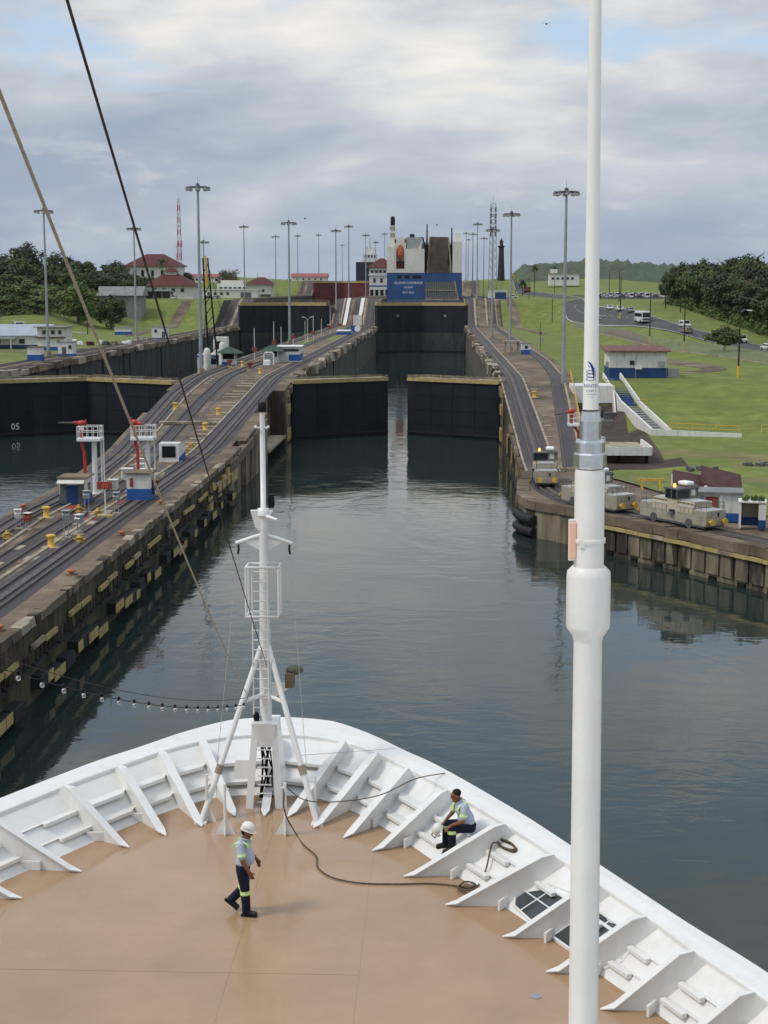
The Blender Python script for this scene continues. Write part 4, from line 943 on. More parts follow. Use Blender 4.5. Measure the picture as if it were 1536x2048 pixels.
# stringers between frames: shelf with a lip, chamfered at both ends
def lerp_wall(C0, C1, f): return [a+(b_-a)*f for a, b_ in zip(C0, C1)]
for side_ in (1, -1):
    L_ = [f for f in FR if (f[0] == side_ or f[1] == 0)]; L_.sort(key=lambda f: f[1])
    for f0, f1 in zip(L_, L_[1:]):
        a0, a1 = f0[4], f1[4]; b0, b1 = f0[5], f1[5]
        fore = f1[1] <= 4
        for lev, (fz, wd_) in enumerate(((0.30, 0.19), (0.66, 0.22)) if fore else ((0.30, 0.07), (0.64, 0.09))):
            if side_ > 0 and lev == 0 and 23.5 < (f0[4].y+f1[4].y)/2+20 < 26.6: continue
            z = DZ+(CAPZ-0.1-DZ)*fz
            p0 = a0+(b0-a0)*fz; p1 = a1+(b1-a1)*fz
            e = (p1-p0); ln = e.length; e.normalize(); nin = Vector((e.y, -e.x, 0))
            if nin.dot(Vector((-p0.x, -15-p0.y, 0))) < 0: nin = -nin
            bow = f1[1] <= 4
            q = [p0-nin*0.06, p1-nin*0.06, p1+nin*wd_*0.35, p1-e*0.22*min(1, ln)+nin*wd_, p0+e*0.22*min(1, ln)+nin*wd_, p0+nin*wd_*0.35]
            sh = MB().prism([v+Vector((0, 0, z)) for v in q], (0, 0, 0.014)).build('stringer_shelf', white, ship)
            if bow: c0, c1 = q[5]+e*0.02, q[2]-e*0.02; 
            pA, pB = (q[4], q[3]) if bow else ((q[5]+nin*.05, q[5]+nin*.05+(q[3]-q[4])*0.55) if side_ > 0 else (q[5]+nin*.05, q[5]+nin*.05+(q[3]-q[4])*0.55))
            MB().prism([pA+Vector((0, 0, z-0.055)), pB+Vector((0, 0, z-0.055)), pB+Vector((0, 0, z+0.03)), pA+Vector((0, 0, z+0.03))], nin*(0.035 if fore else 0.11)).build('stringer_lip', white, sh, bevel=0.012)
        # small knee at the deck edge
        kp = a0+(a1-a0)*0.06; e = (a1-a0).normalized(); nin = Vector((e.y, -e.x, 0))
        if nin.dot(Vector((-kp.x, -15-kp.y, 0))) < 0: nin = -nin
        if f1[1] > 3: MB().box(kp-e*0.05+nin*0.02+Vector((0, 0, DZ+0.10)), (0.05, 0.42, 0.2), math.atan2(nin.y, nin.x)-math.pi/2+0.5).build('deck_knee', white, ship, bevel=0.01)
# fairlead opening with grille on starboard: dark oval window in the bulwark, white bars
def on_wall(yw, f, off):   # point on starboard bulwark at world Y, height fraction, offset inboard
    y = yw-20; a = Vector((at_y(cJ, y), y, 0)); i_ = Vector((at_y(cI, y), y, 0)); p = a+(i_-a)*f; p.z = DZ+(CAPZ-0.1-DZ)*f
    nn = Vector((-0.83, -0.45, 0.33)).normalized(); return p+nn*off
fl = MB(); yy = [(23.65, .34), (23.75, .12), (24.1, .05), (25.7, .05), (26.3, .10), (26.6, .28), (26.6, .48), (26.35, .66), (25.8, .74), (24.1, .74), (23.75, .6)]
op = fl.add([on_wall(y, f, 0.010) for y, f in yy], [tuple(range(len(yy)))]).build('fairlead_opening', glassb, ship)
cyc = [on_wall(y, f, 0.02) for y, f in yy]+[on_wall(*yy[0], 0.02)]
MB().tube(cyc, 0.028, 6).build('opening_rim', white, op)
for y in (24.1, 24.6, 25.1, 25.6, 26.1): MB().tube([on_wall(y, 0.07, 0.03), on_wall(y, 0.72, 0.03)], 0.016, 5).build('grille_bar', white, op)
MB().tube([on_wall(23.7, 0.38, 0.034), on_wall(26.6, 0.38, 0.034)], 0.016, 5).build('grille_bar', white, op)
# deck drains and a stain disc
for x, y in ((5.5, 22.9), (0.55, 31.35)): MB().lathe([(0.10, 0), (0.10, 0.008)], (x, y-20, DZ+0.001), n=12).build('deck_drain', galv, ship)
# ---------------- foremast
fm = bpy.data.objects.new('foremast', None); COL.objects.link(fm); fm.parent = ship
my = 32.1-20
def fmb(mb, name, mat=white, bevel=0.0): return mb.build(name, mat, fm, bevel=bevel)
PZ = 14.35    # top of the pedestal
legs = [(-0.36, 31.55-20), (0.36, 31.55-20), (-0.30, 32.2-20), (0.30, 32.2-20)]
for s in (-1, 1):
    fmb(MB().prism([(s*0.14, my-0.30, PZ), (s*0.25, my-0.30, PZ), (s*0.385, my-0.55, DZ), (s*0.25, my-0.55, DZ)], (0, 0.05, 0)), 'pedestal_leg')
    fmb(MB().prism([(s*0.25, my-0.30, PZ), (s*0.25, my+0.35, PZ), (s*0.34, my+0.6, DZ+0.5), (s*0.385, my-0.55, DZ)], (s*0.03, 0, 0)), 'pedestal_side')
fmb(MB().box((0, my-0.32, PZ-0.25), (0.48, 0.05, 0.48)), 'pedestal_face')
fmb(MB().box((0, my+0.02, PZ+0.02), (0.58, 0.72, 0.05)), 'pedestal_top')
for k in range(7): fmb(MB().box((0, my-0.42-0.03*(6-k)/6, DZ+0.12+k*0.2), (0.32, 0.025, 0.025)), 'pedestal_rung')
mb = MB()
for k in range(7): mb.tube([(random.uniform(-.15, .15), my-0.1, DZ+0.1), (random.uniform(-.18, .18), my-0.15, DZ+0.8), (random.uniform(-.12, .12), my-0.1, DZ+1.35)], 0.02, 5)
fmb(mb, 'cable_bundle', blk)
fmb(MB().box((-0.52, my-0.05, 13.3), (0.42, 0.45, 0.42), taper=0.75), 'side_locker'); 
TOPZ = 21.55; YZ = 18.55
fmb(MB().lathe([(0.135, PZ), (0.135, 15.6), (0.12, 16.6), (0.105, 18.0), (0.095, 19.2)], (0, my, 0), n=16), 'mast_lower_tube')
fmb(MB().lathe([(0.15, 19.05), (0.13, 19.2), (0.062, 19.22), (0.058, 21.2), (0.055, TOPZ-0.22)], (0, my, 0), n=14), 'mast_upper_tube')
fmb(MB().lathe([(0.085, TOPZ-0.22), (0.095, TOPZ-0.20), (0.095, TOPZ-0.02), (0.07, TOPZ)], (0, my, 0), n=12), 'mast_light', blk)
fmb(MB().tube([(-0.14, my-0.12, 21.02), (-0.12, my-0.02, 20.98), (0.12, my-0.02, 20.98), (0.14, my-0.12, 21.02)], 0.03, 6), 'light_bracket')
fmb(MB().prism([(-0.28, my-0.08, 19.16), (0.22, my-0.08, 19.16), (0.1, my-0.08, 18.95), (-0.1, my-0.08, 18.7), (-0.18, my-0.08, 18.8)], (0, 0.14, 0)), 'spreader_plate')
fmb(MB().cyl((0.10, my-0.2, 19.05), (0.34, my-0.35, 19.0), 0.05, 0.03, n=8), 'horn')
fmb(MB().lathe([(0.06, 19.2), (0.075, 19.25), (0.075, 19.42), (0.05, 19.5)], (0.16, my+0.12, 0), n=10), 'side_light', blk)
for s in (-1, 1):
    fmb(MB().tube([(0, my, 18.62), (s*0.25, my, 18.55), (s*0.62, my, 18.42)], 0.045, 8), 'yard_arm')
    fmb(MB().prism([(0, my-0.02, 18.5), (s*0.45, my-0.02, 18.46), (s*0.12, my-0.02, 18.28), (0, my-0.02, 18.26)], (0, 0.04, 0)), 'yard_gusset')
    fmb(MB().tube([(s*0.57, my, 18.40), (s*0.56, my-0.02, 18.28), (s*0.58, my, 18.18)], 0.025, 5), 'halyard_block', blk)
for z in (17.95, 16.85):   # ladder cage hoops
    fmb(MB().tube([(-0.36, my-0.42, z), (0.36, my-0.42, z), (0.36, my+0.05, z), (-0.36, my+0.05, z), (-0.36, my-0.42, z)], 0.03, 6), 'cage_hoop')
for x, y in ((-0.36, -0.42), (0.36, -0.42), (-0.36, 0.05), (0.36, 0.05)): fmb(MB().cyl((x, my+y, 16.85), (x, my+y, 17.95), 0.025, n=6), 'cage_upright')
for x in (-0.24, 0.10): fmb(MB().cyl((x, my-0.27, PZ+0.25), (x, my-0.27, 17.95), 0.017, n=6), 'ladder_rail')
for k in range(15): fmb(MB().cyl((-0.24, my-0.27, 14.75+k*0.22), (0.10, my-0.27, 14.75+k*0.22), 0.014, n=5), 'ladder_rung')
for s in (-1, 1):
    foot = Vector((s*1.27, 30.6-20, DZ)); head = Vector((s*0.08, my-0.05, 16.1))
    fmb(MB().cyl(foot, head, 0.066, 0.06, n=10), 'tripod_leg'); fmb(MB().box(foot+Vector((0, 0, 0.02)), (0.26, 0.26, 0.04)), 'leg_foot')
    mid_ = foot+(head-foot)*0.68
    fmb(MB().cyl(mid_, (0, my-0.05, mid_.z+0.05), 0.05, n=8), 'cross_brace')
    c_ = foot+(head-foot)*0.3; fmb(MB().lathe([(0.085, -0.1), (0.085, 0.1)], c_, n=8, ax=(head-foot)), 'rope_lashing', M('rope_lash', (0.3, 0.25, 0.18), 0.9))
fmb(MB().prism([(0.12, my-0.03, 15.25), (0.55, my-0.03, 15.25), (0.55, my-0.03, 15.15), (0.12, my-0.03, 14.85)], (0, 0.05, 0)), 'lamp_bracket')
fmb(MB().box((0.56, my-0.1, 15.35), (0.2, 0.24, 0.32)), 'floodlight_body', M('bronze_lamp', (0.16, 0.12, 0.08), .5, .3)); fmb(MB().ell((0.66, my, 15.55), (0.20, 0.14, 0.11)), 'floodlight_hood', M('verdigris', (0.10, 0.12, 0.085), .7))
fmb(MB().lathe([(0.06, 0), (0.08, 0.1), (0.03, 0.2)], (-0.2, my-0.1, PZ+0.05), n=8), 'bell', blk)
# deck stanchions with finned feet
for x, y, h, fin in ((-0.64, 29.95, 1.12, 1), (0.64, 29.98, 1.15, 1), (-1.15, 30.75, 1.05, 0), (1.2, 30.9, 1.0, 0)):
    st = MB().cyl((x, y-20, DZ), (x, y-20, DZ+h), 0.032, n=8).build('stanchion', white, ship)
    MB().prism([(x-0.22, y-20, DZ), (x+0.22, y-20, DZ), (x+0.03, y-20, DZ+0.36), (x-0.03, y-20, DZ+0.36)] if fin else [(x, y-20, DZ), (x+0.22, y-20.1, DZ), (x+0.03, y-20, DZ+0.36), (x, y-20, DZ+0.36)], (0, 0.012, 0)).build('foot_plate', white, st)
    MB().prism([(x, y-20.14, DZ), (x, y-20+0.14, DZ), (x, y-20, DZ+0.3)], (0.012, 0, 0)).build('foot_plate', white, st)
    MB().cyl((x, y-20, DZ+h-0.1), (x+(0.09 if x < 0 else -0.09), y-20, DZ+h-0.12), 0.022, n=6).build('hook', white, st)
# bridge front that carries the camera deck (below the frame)
MB().b(-16, 22, -30, 3.25-20, 3, 21.6).build('superstructure', white, ship)
# ================================================================== WHIP ANTENNA
def ant(x, y): return aty(x, y, 3.2)
pA = ant(1166.5, 2048); pB = ant(1191, 0); axd = (pB-pA).normalized()
def along(y): # point on the axis at photo row y
    return pA+(pB-pA)*((ant(1170, y).z-pA.z)/(pB.z-pA.z))
def rad(px_, y): # radius for a width in photo pixels at row y
    d = along(y)-Vector((0, 0, CAMZ)); fw = (d.y*cs-d.x*ss)*cp-d.z*sp; return px_/2*fw/F
base = pA+axd*((21.6-pA.z)/axd.z)
an = thing('whip_antenna', 'tall white whip antenna with steel coupling and blue fish logo', 'antenna', base)
def seg(ylist, mat, name, n_=28, flat=0):
    prof = [(rad(w_, y), (along(y)-base).length) for y, w_ in ylist]
    mb = MB(); mb.lathe(prof, (0, 0, 0), n=n_ if not flat else flat, ax=axd, smooth=not flat); return mb.build(name, mat, an)
antw = M('antenna_white', (0.72, 0.70, 0.64), 0.4, var=0.04, nsc=8, dirt=0.12, bump=0.08, bsc=60)
antf = M('fibreglass_white', (0.74, 0.72, 0.66), 0.3, var=0.03, nsc=10)
MB().cyl((0, 0, 0), (0, 0, 0.02), 0.1, n=16).build('base_flange', antw, an)
prof = [(rad(59, 2048), 0.0), (rad(59, 2048), (along(2048)-base).length)]
mb = MB(); mb.lathe([(rad(60, 2048), 0.0), (rad(59, 2048), (along(2048)-base).length), (rad(57, 1275), (along(1275)-base).length)], n=28, ax=axd); mb.build('lower_tube', antw, an)
seg([(1282, 57), (1272, 62), (1262, 76), (1254, 86), (1248, 88), (1150, 88), (1142, 86), (1132, 66)], antw, 'collar')
seg([(1140, 60), (946, 60), (938, 57)], antw, 'upper_tube')
seg([(936, 60), (932, 66), (908, 66), (904, 62)], chrome, 'hex_nut', flat=8)
seg([(906, 54), (903, 60), (884, 60), (879, 56)], chrome, 'lock_ring', flat=32)
seg([(882, 43), (842, 43), (822, 35)], chrome, 'steel_sleeve', flat=32)
seg([(826, 31), (818, 31)], blk, 'rubber_seal')
seg([(819, 32), (704, 30), (702, 29.4), (350, 27.3), (0, 25), (-350, 23)], antf, 'whip')
# printed logo and lettering wrapped on the whip
lr = rad(30.4, 760)+0.0006; vdir = (Vector((0, 0, CAMZ))-along(760)); vdir = (vdir-axd*vdir.dot(axd)).normalized(); rdir = axd.cross(vdir).normalized()
if rdir.x < 0: rdir = -rdir
def wrap(y_px):
    c0 = along(y_px)-base
    def f(c):
        a = c.x/lr; return c0+axd*c.y+vdir*(lr*math.cos(a))+rdir*(lr*math.sin(a))
    return f
u = rad(2, 760)
text_mb('BANTEL', 9.4*u, ink, 'maker_name', an, wrap(774)); text_mb('15209-1', 6.4*u, ink, 'type_number', an, wrap(783)); text_mb('ANTENNA MF', 3.6*u, ink, 'small_print', an, wrap(789)); text_mb('HF 150W', 3.6*u, ink, 'small_print', an, wrap(794))
def wrap_line(pts, wdt, name):
    mb = MB(); W = wrap(742); pts = [Vector((x*u, y*u, 0)) for x, y in pts]; V = []; k = len(pts)
    for j in range(k):
        t = (pts[min(j+1, k-1)]-pts[max(j-1, 0)]).normalized(); nr = Vector((-t.y, t.x, 0)); ww = wdt(j/(k-1))*u
        V += [W(pts[j]+nr*ww), W(pts[j]-nr*ww)]
    mb.add(V, [(2*j, 2*j+1, 2*j+3, 2*j+2) for j in range(k-1)]); mb.build(name, ink, an)
for yy_ in (-1, -8, -15): wrap_line([(10*math.cos(a), yy_+3.2*math.sin(a)) for a in [2*math.pi*i/24 for i in range(25)]], lambda t: 0.5, 'logo_ring')
wrap_line([(p.x, p.y) for p in cat_rom([(-8, 20, 0), (-3, 17, 0), (1, 11, 0), (4, 4, 0), (5, -4, 0), (5.5, -12, 0), (4, -19, 0)], 6)], lambda t: 0.3+2.2*math.sin(math.pi*min(1, t*1.1))**1.2, 'logo_fish')
wrap_line([(4, 3), (7, 6), (11, 7)], lambda t: 1.2*(1-t), 'logo_fin'); wrap_line([(-6, 12), (-4, 9)], lambda t: 0.7, 'logo_dot')
# reflector tag and cable tie
tg = rad(60, 1080); cl = along(1078)-base; lft = -rdir
bxm = Matrix((lft, vdir, axd)).transposed()
MB().box(cl+lft*(tg*1.02)+vdir*tg*0.35, (rad(26, 1080)*2, 0.014, rad(82, 1080)*2*1.02), rot=Matrix((lft*0.8+vdir*0.3, vdir, axd)).transposed()).build('reflector_tag', antw, an, bevel=0.003)
MB().box(cl+lft*(tg*1.09)+vdir*(tg*0.35+0.009), (rad(19, 1080)*2, 0.006, rad(72, 1080)*2), rot=Matrix((lft*0.8+vdir*0.3, vdir, axd)).transposed()).build('reflector', peach, an, bevel=0.002)
cz = (along(1080)-base).length
MB().lathe([(tg+0.0005, cz-0.006), (tg+0.003, cz-0.005), (tg+0.003, cz+0.005), (tg+0.0005, cz+0.006)], n=24, ax=axd).build('cable_tie', antw, an)
MB().box(along(1083)-base+vdir*tg*0.9+lft*tg*0.45, (0.012, 0.008, 0.018), rot=bxm).build('tie_lock', antw, an)
# ================================================================== ROPES, WIRES, BULBS
def sag(A, B, s, k=40):
    A, B = Vector(A), Vector(B); return [A+(B-A)*(i/k)+Vector((0, 0, -4*s*(i/k)*(1-i/k))) for i in range(k+1)]
attach = aty(497, 1395, 31.35)
tag(MB().tube(sag(aty(-40, 85, 6.0), attach, 0.16), 0.0095, 7).build('stay_rope', ropeb), 'beige twisted rope slanting down to the foremast leg', 'rope')
tag(MB().tube(sag(aty(112, -75, 6.5), aty(533, 1330, 32.0), 0.05), 0.0085, 6).build('stay_wire', roped), 'dark wire stay slanting down to the foremast', 'wire')
ls = thing('bulb_string', 'string of clear round bulbs hanging from the foremast to the ship\'s port side', 'string lights', attach)
far_ = aty(-140, 1262, 15.0); P = sag(attach, far_, 0.32, 80); MB().tube(P, 0.006, 5).build('messenger_wire', roped, ls, world=True)
tot = (far_-attach).length; nb = 19; W_ = []
bulbm = bpy.data.materials.new('clear_bulb_glass'); bulbm.use_nodes = True; bb = bulbm.node_tree.nodes['Principled BSDF']
bb.inputs['Base Color'].default_value = (0.9, 0.92, 0.92, 1); bb.inputs['Roughness'].default_value = 0.05; bb.inputs['Transmission Weight'].default_value = 0.93; bb.inputs['IOR'].default_value = 1.2
for k in range(nb+1):
    t = (k+0.6)/(nb+0.6); p = attach+(far_-attach)*t+Vector((0, 0, -4*0.32*t*(1-t)-0.12)); W_.append(p)
    if k < nb:
        bo = MB().lathe([(0.012, -0.005), (0.025, -0.026), (0.032, -0.05), (0.025, -0.074), (0.007, -0.084)], p+Vector((0, 0, -0.03)), n=12).build('bulb', bulbm, ls, world=True)
        MB().cyl(p+Vector((0, 0, -0.045)), p+Vector((0, 0, 0.015)), 0.02, n=8).build('socket', blk, bo, world=True)
mb = MB(); Q = [attach]
for a, b_ in zip(W_, W_[1:]): Q += [a, a*0.75+b_*0.25-Vector((0, 0, 0.025)), a*0.5+b_*0.5-Vector((0, 0, 0.03)), a*0.25+b_*0.75-Vector((0, 0, 0.025))]
mb.tube(Q, 0.007, 5).build('bulb_cable', blk, ls, world=True)
for s, e in ((-1, (-0.95, 30.95)), (1, (0.98, 31.2))):
    tag(MB().tube([(AX+s*0.58, my+20, 18.2), (AX+e[0], e[1], 13.7), (AX+e[0]*1.02, e[1]-0.02, 13.0)], 0.006, 5).build('halyard', ropeb), 'thin halyard from the %s yard arm down to the tripod leg' % ('bulb-string side' if s < 0 else 'floodlight side'), 'rope')
def ground_rope(pxs, z, r, name, mat, lab, k=10):
    P = cat_rom([atz(x, y, z)+Vector((0, 0, 0)) for x, y in pxs], k); return tag(MB().tube(P, r, 6).build(name, mat), lab, 'rope')
post = Vector((AX+0.62, 29.98, DZ+1.05))
P = cat_rom([post, post+Vector((0.02, -0.1, -0.5)), atz(592, 1668, DZ+0.03)]+[atz(x, y, DZ+0.024) for x, y in ((608, 1690), (632, 1712), (636, 1735), (665, 1755), (720, 1766), (790, 1768), (860, 1767), (915, 1772), (935, 1776))]
    +[atz(935+18*math.cos(a)*(1+.25*math.sin(3*a)), 1772+9*math.sin(a), DZ+0.035+0.004*a) for a in [i*0.9 for i in range(22)]]
    +[atz(962, 1762, DZ+0.05), aty(973, 1735, 27.5), aty(980, 1702, 27.8), aty(986, 1686, 27.95), aty(1000, 1686, 27.8)], 6)
tag(MB().tube(P, 0.016, 6).build('mooring_line', ropebr), 'brown line snaking over the deck from stanchion to a tangle by the grille', 'rope')
cc = Vector((AX, 20, 0))+on_wall(27.85, 0.80, 0.05); tg_ = Vector((0.52, -0.85, 0)).normalized(); upw = Vector((0.68, 0.40, 0.6)).normalized(); nw = Vector((-0.5, -0.3, 0.8)).normalized()
P2 = [cc+tg_*(0.30+0.02*math.sin(i*1.3))*math.cos(i*0.5)+upw*0.075*math.sin(i*0.5)*(1+.1*math.sin(i))+nw*(0.0008*i) for i in range(70)]
tag(MB().tube(cat_rom(P2, 3), 0.02, 6).build('rope_coil', ropebr), 'flat brown rope coil lying on the bulwark shelf', 'rope coil')
P = cat_rom([post+Vector((0, 0, 0.05)), aty(610, 1600, 30.1), aty(680, 1603, 30.2), aty(760, 1590, 30.35), aty(830, 1558, 30.5), atz(890, 1546, CAPZ+0.04)], 6)
tag(MB().tube(P, 0.012, 6).build('mooring_line', ropebr), 'thin dark line sagging from the stanchion up to the cap rail', 'rope')
tag(MB().tube([aty(595, 1511, 31.6), aty(790, 1497, 32.3)], 0.006, 5).build('lashing_wire', galv), 'thin grey wire from mast pedestal out to the cap rail', 'wire')
# ================================================================== TOWING LOCOMOTIVES
louvm = M('loco_louvre_tan', (0.52, 0.45, 0.32), 0.5, 0.1, var=0.12, nsc=2)
amber = bpy.data.materials.new('lit_amber_beacon'); amber.use_nodes = True
ab = amber.node_tree.nodes['Principled BSDF']; ab.inputs['Base Color'].default_value = (0.9, 0.25, 0.03, 1); ab.inputs['Emission Color'].default_value = (1, 0.32, 0.06, 1); ab.inputs['Emission Strength'].default_value = 3.0
def loco(loc, rz, lab):
    t = thing('towing_locomotive', lab, 'locomotive', loc, rz, 'towing locomotives on the quay'); w_ = 2.3
    MB().b(-4.1, 4.1, -w_/2, w_/2, 0.32, 0.98).build('chassis', locm, t, bevel=0.04)
    MB().b(-3.9, 3.9, -w_/2-.02, w_/2+.02, 0.18, 0.34).build('skirt', locd, t)
    for x in (-2.3, 2.1):
        for s in (-1, 1):
            wh = MB().cyl((x, s*(w_/2-0.08), 0.40), (x, s*(w_/2+0.06), 0.40), 0.40, n=14).build('wheel', locd, t)
            MB().cyl((x, s*(w_/2+0.06), 0.40), (x, s*(w_/2+0.10), 0.40), 0.18, n=8).build('hub', railm, wh)
    for s in (-1, 1):      # end decks, lower than the hoods
        MB().b(min(s*2.55, s*4.1), max(s*2.55, s*4.1), -w_/2, w_/2, 0.985, 1.62).build('end_hood', locm, t, bevel=0.03)
        MB().b(min(s*2.6, s*4.05), max(s*2.6, s*4.05), -w_/2+.06, w_/2-.06, 1.622, 1.66).build('end_hood_deck', rooflt, t)
        x0, x1 = (0.55, 2.54) if s > 0 else (-2.54, -0.75)
        # main hood with chamfered shoulders
        MB().prism([(x0, -w_/2, 0.985), (x0, w_/2, 0.985), (x0, w_/2, 1.75), (x0, w_/2-.3, 2.2), (x0, -w_/2+.3, 2.2), (x0, -w_/2, 1.75)], (x1-x0, 0, 0)).build('main_hood', locm, t)
        MB().b(x0+.1, x1-.1, -w_/2+.36, w_/2-.36, 2.202, 2.25).build('hood_roof', rooflt, t)
        for sd_ in (-1, 1):
            for k in range(4):
                xx = x0+0.25+k*(x1-x0-0.5)/3
                MB().box((xx, sd_*(w_/2-0.13), 1.99), (0.36, 0.06, 0.40), rot=Matrix.Rotation(-sd_*R(33.7)*-1*-1, 3, 'X')).build('louvre_panel', louvm, t)
                MB().box((xx, sd_*(w_/2+.012), 1.42), (0.36, 0.03, 0.42)).build('side_grille', louvm, t)
        for yb in (-0.75, 0.75):
            bf = MB().cyl((s*4.1, yb, 0.72), (s*4.5, yb, 0.72), 0.13, n=8).build('buffer', yellow, t)
            MB().cyl((s*4.48, yb, 0.72), (s*4.56, yb, 0.72), 0.27, n=12).build('buffer_plate', yellow, bf)
        mb = MB()
        for xx in (s*2.7, s*3.4, s*4.0):
            for yb in (-1, 1): mb.cyl((xx, yb*1.05, 1.62), (xx, yb*1.05, 2.3), 0.02, n=4)
        for zz in (1.95, 2.3):
            for yb in (-1, 1): mb.cyl((s*2.7, yb*1.05, zz), (s*4.0, yb*1.05, zz), 0.018, n=4)
            mb.cyl((s*4.0, -1.05, zz), (s*4.0, 1.05, zz), 0.018, n=4)
        mb.build('hand_rail', locd, t)
        MB().b(min(s*4.105, s*4.15), max(s*4.105, s*4.15), 0.2, 0.36, 1.1, 1.45).build('end_lamp', glass, t)
    MB().b(-0.74, 0.54, -w_/2+.05, w_/2-.05, 0.985, 2.3).build('cab_lower', louvm, t)
    MB().b(-0.80, 0.60, -w_/2-.05, w_/2+.05, 2.302, 3.05).build('cab_glazing', glass, t)
    for x in (-0.82, -0.1, 0.58):
        for s in (-1, 1): MB().b(x-.05, x+.07, min(s*(w_/2+.03), s*(w_/2+.08)), max(s*(w_/2+.03), s*(w_/2+.08)), 2.28, 3.1).build('cab_pillar', locd, t)
    MB().b(-1.0, 0.78, -w_/2-.15, w_/2+.15, 3.06, 3.2).build('cab_roof', locd, t, bevel=0.04)
    MB().b(-0.7, 0.62, 0.25, w_/2+.10, 2.31, 3.35).build('equipment_box', M('olive_grey', (.2, .19, .15), .6), t)
    MB().b(0.625, 0.65, 0.45, 0.9, 2.5, 3.05).build('number_plate', white2, t)
    MB().box((-0.1, 0.5, 3.52), (1.2, 0.85, 0.34)).build('air_conditioner', lampw, t, bevel=0.12)
    MB().lathe([(0.11, 3.2), (0.13, 3.3), (0.12, 3.45), (0.05, 3.52)], (-0.35, -0.6, 0), n=10).build('beacon', amber, t)
    for s in (-1, 1): MB().lathe([(0.33, 1.0), (0.33, 1.12), (0.2, 1.15), (0.2, 1.3), (0.33, 1.35)], (0, s*(w_/2+.12), 0), n=10).build('cable_drum', locd, t)
    return t
ZQ = ZR+0.17
loco((21.2, 128.5, ZQ), R(-55.5), 'silver-tan towing locomotive standing in front of the burgundy-roofed hut')
loco((14.9, 138.0, ZQ), R(-57), 'middle towing locomotive of three, on the curve of the quay')
loco((11.25, 156.5, ZQ), R(-91), 'towing locomotive seen end-on at the foot of the ramp')
# ================================================================== HOUSES
def windows(t, xs, z0, z1, yf, w_=0.9, m=glass, frame=white2):
    for x in xs:
        f = MB().b(x-w_/2-.08, x+w_/2+.08, yf-.07, yf-.004, z0-.08, z1+.08).build('window', frame, t); MB().b(x-w_/2, x+w_/2, yf-.10, yf-.06, z0, z1).build('pane', m, f)
def hip_roof(t, w_, d_, z, h, over, mat, ridge=None, name='roof'):
    a, b_ = w_/2+over, d_/2+over; r = (ridge if ridge is not None else max(0.3, a-b_))
    return MB().add([(-a, -b_, z), (a, -b_, z), (a, b_, z), (-a, b_, z), (-r, 0, z+h), (r, 0, z+h), (-a, -b_, z-.2), (a, -b_, z-.2), (a, b_, z-.2), (-a, b_, z-.2)],
        [(0, 1, 5, 4), (1, 2, 5), (2, 3, 4, 5), (3, 0, 4), (6, 7, 1, 0), (7, 8, 2, 1), (8, 9, 3, 2), (9, 6, 0, 3), (9, 8, 7, 6)]).build(name, mat, t)
def gable_roof(t, w_, d_, z, h, over, mat):
    a, b_ = w_/2+over, d_/2+over
    return MB().add([(-a, -b_, z), (a, -b_, z), (a, b_, z), (-a, b_, z), (-a, 0, z+h), (a, 0, z+h), (-a, -b_, z-.12), (a, -b_, z-.12), (a, b_, z-.12), (-a, b_, z-.12)],
        [(0, 1, 5, 4), (2, 3, 4, 5), (1, 2, 5), (3, 0, 4), (6, 7, 1, 0), (7, 8, 2, 1), (8, 9, 3, 2), (9, 6, 0, 3), (9, 8, 7, 6)]).build('roof', mat, t)
# blue and white house on the lawn side
h = thing('house', 'white house with dark blue base and rusty red flat roof by the stairs', 'house', (32.9, 251.5, 9.2))
MB().b(-4.7, 4.7, -4, 4, 1.7, 4.3).build('wall', white2, h); MB().b(-4.72, 4.72, -4.02, 4.02, -.3, 1.72).build('painted_base', blued, h)
MB().add([(-5.5, -4.8, 4.35), (5.3, -4.8, 4.35), (5.3, 4.8, 4.9), (-5.5, 4.8, 4.9), (-5.5, -4.8, 4.55), (5.3, -4.8, 4.55), (5.3, 4.8, 5.1), (-5.5, 4.8, 5.1)], [(3, 2, 1, 0), (4, 5, 6, 7), (0, 1, 5, 4), (1, 2, 6, 5), (2, 3, 7, 6), (3, 0, 4, 7)]).build('roof', roofrust, h)
windows(h, [-1.0], 2.2, 2.9, -4, 0.8)
MB().b(-0.5, 0.6, -4.5, -4.02, 1.5, 2.15).build('air_conditioner', white2, h); MB().b(3.4, 4.4, -4.3, -4.02, 2.0, 2.8).build('meter_box', galv, h); MB().b(-0.42, -0.34, -4.1, -4.03, 0, 3.6).build('conduit', galv, h)
MB().b(-5.1, -4.73, -2.5, -1.5, 1.8, 2.6).build('air_conditioner', galv, h)
t = thing('transformer_box', 'grey transformer cabinet on slab beside the blue-based house', 'cabinet', (38.9, 249, 9.2)); MB().b(-.9, .9, -.6, .6, 0.1, 1.6).build('cabinet_body', galv, t); MB().b(-1.2, 1.3, -.9, .9, -.1, .1).build('slab', creamy, t)
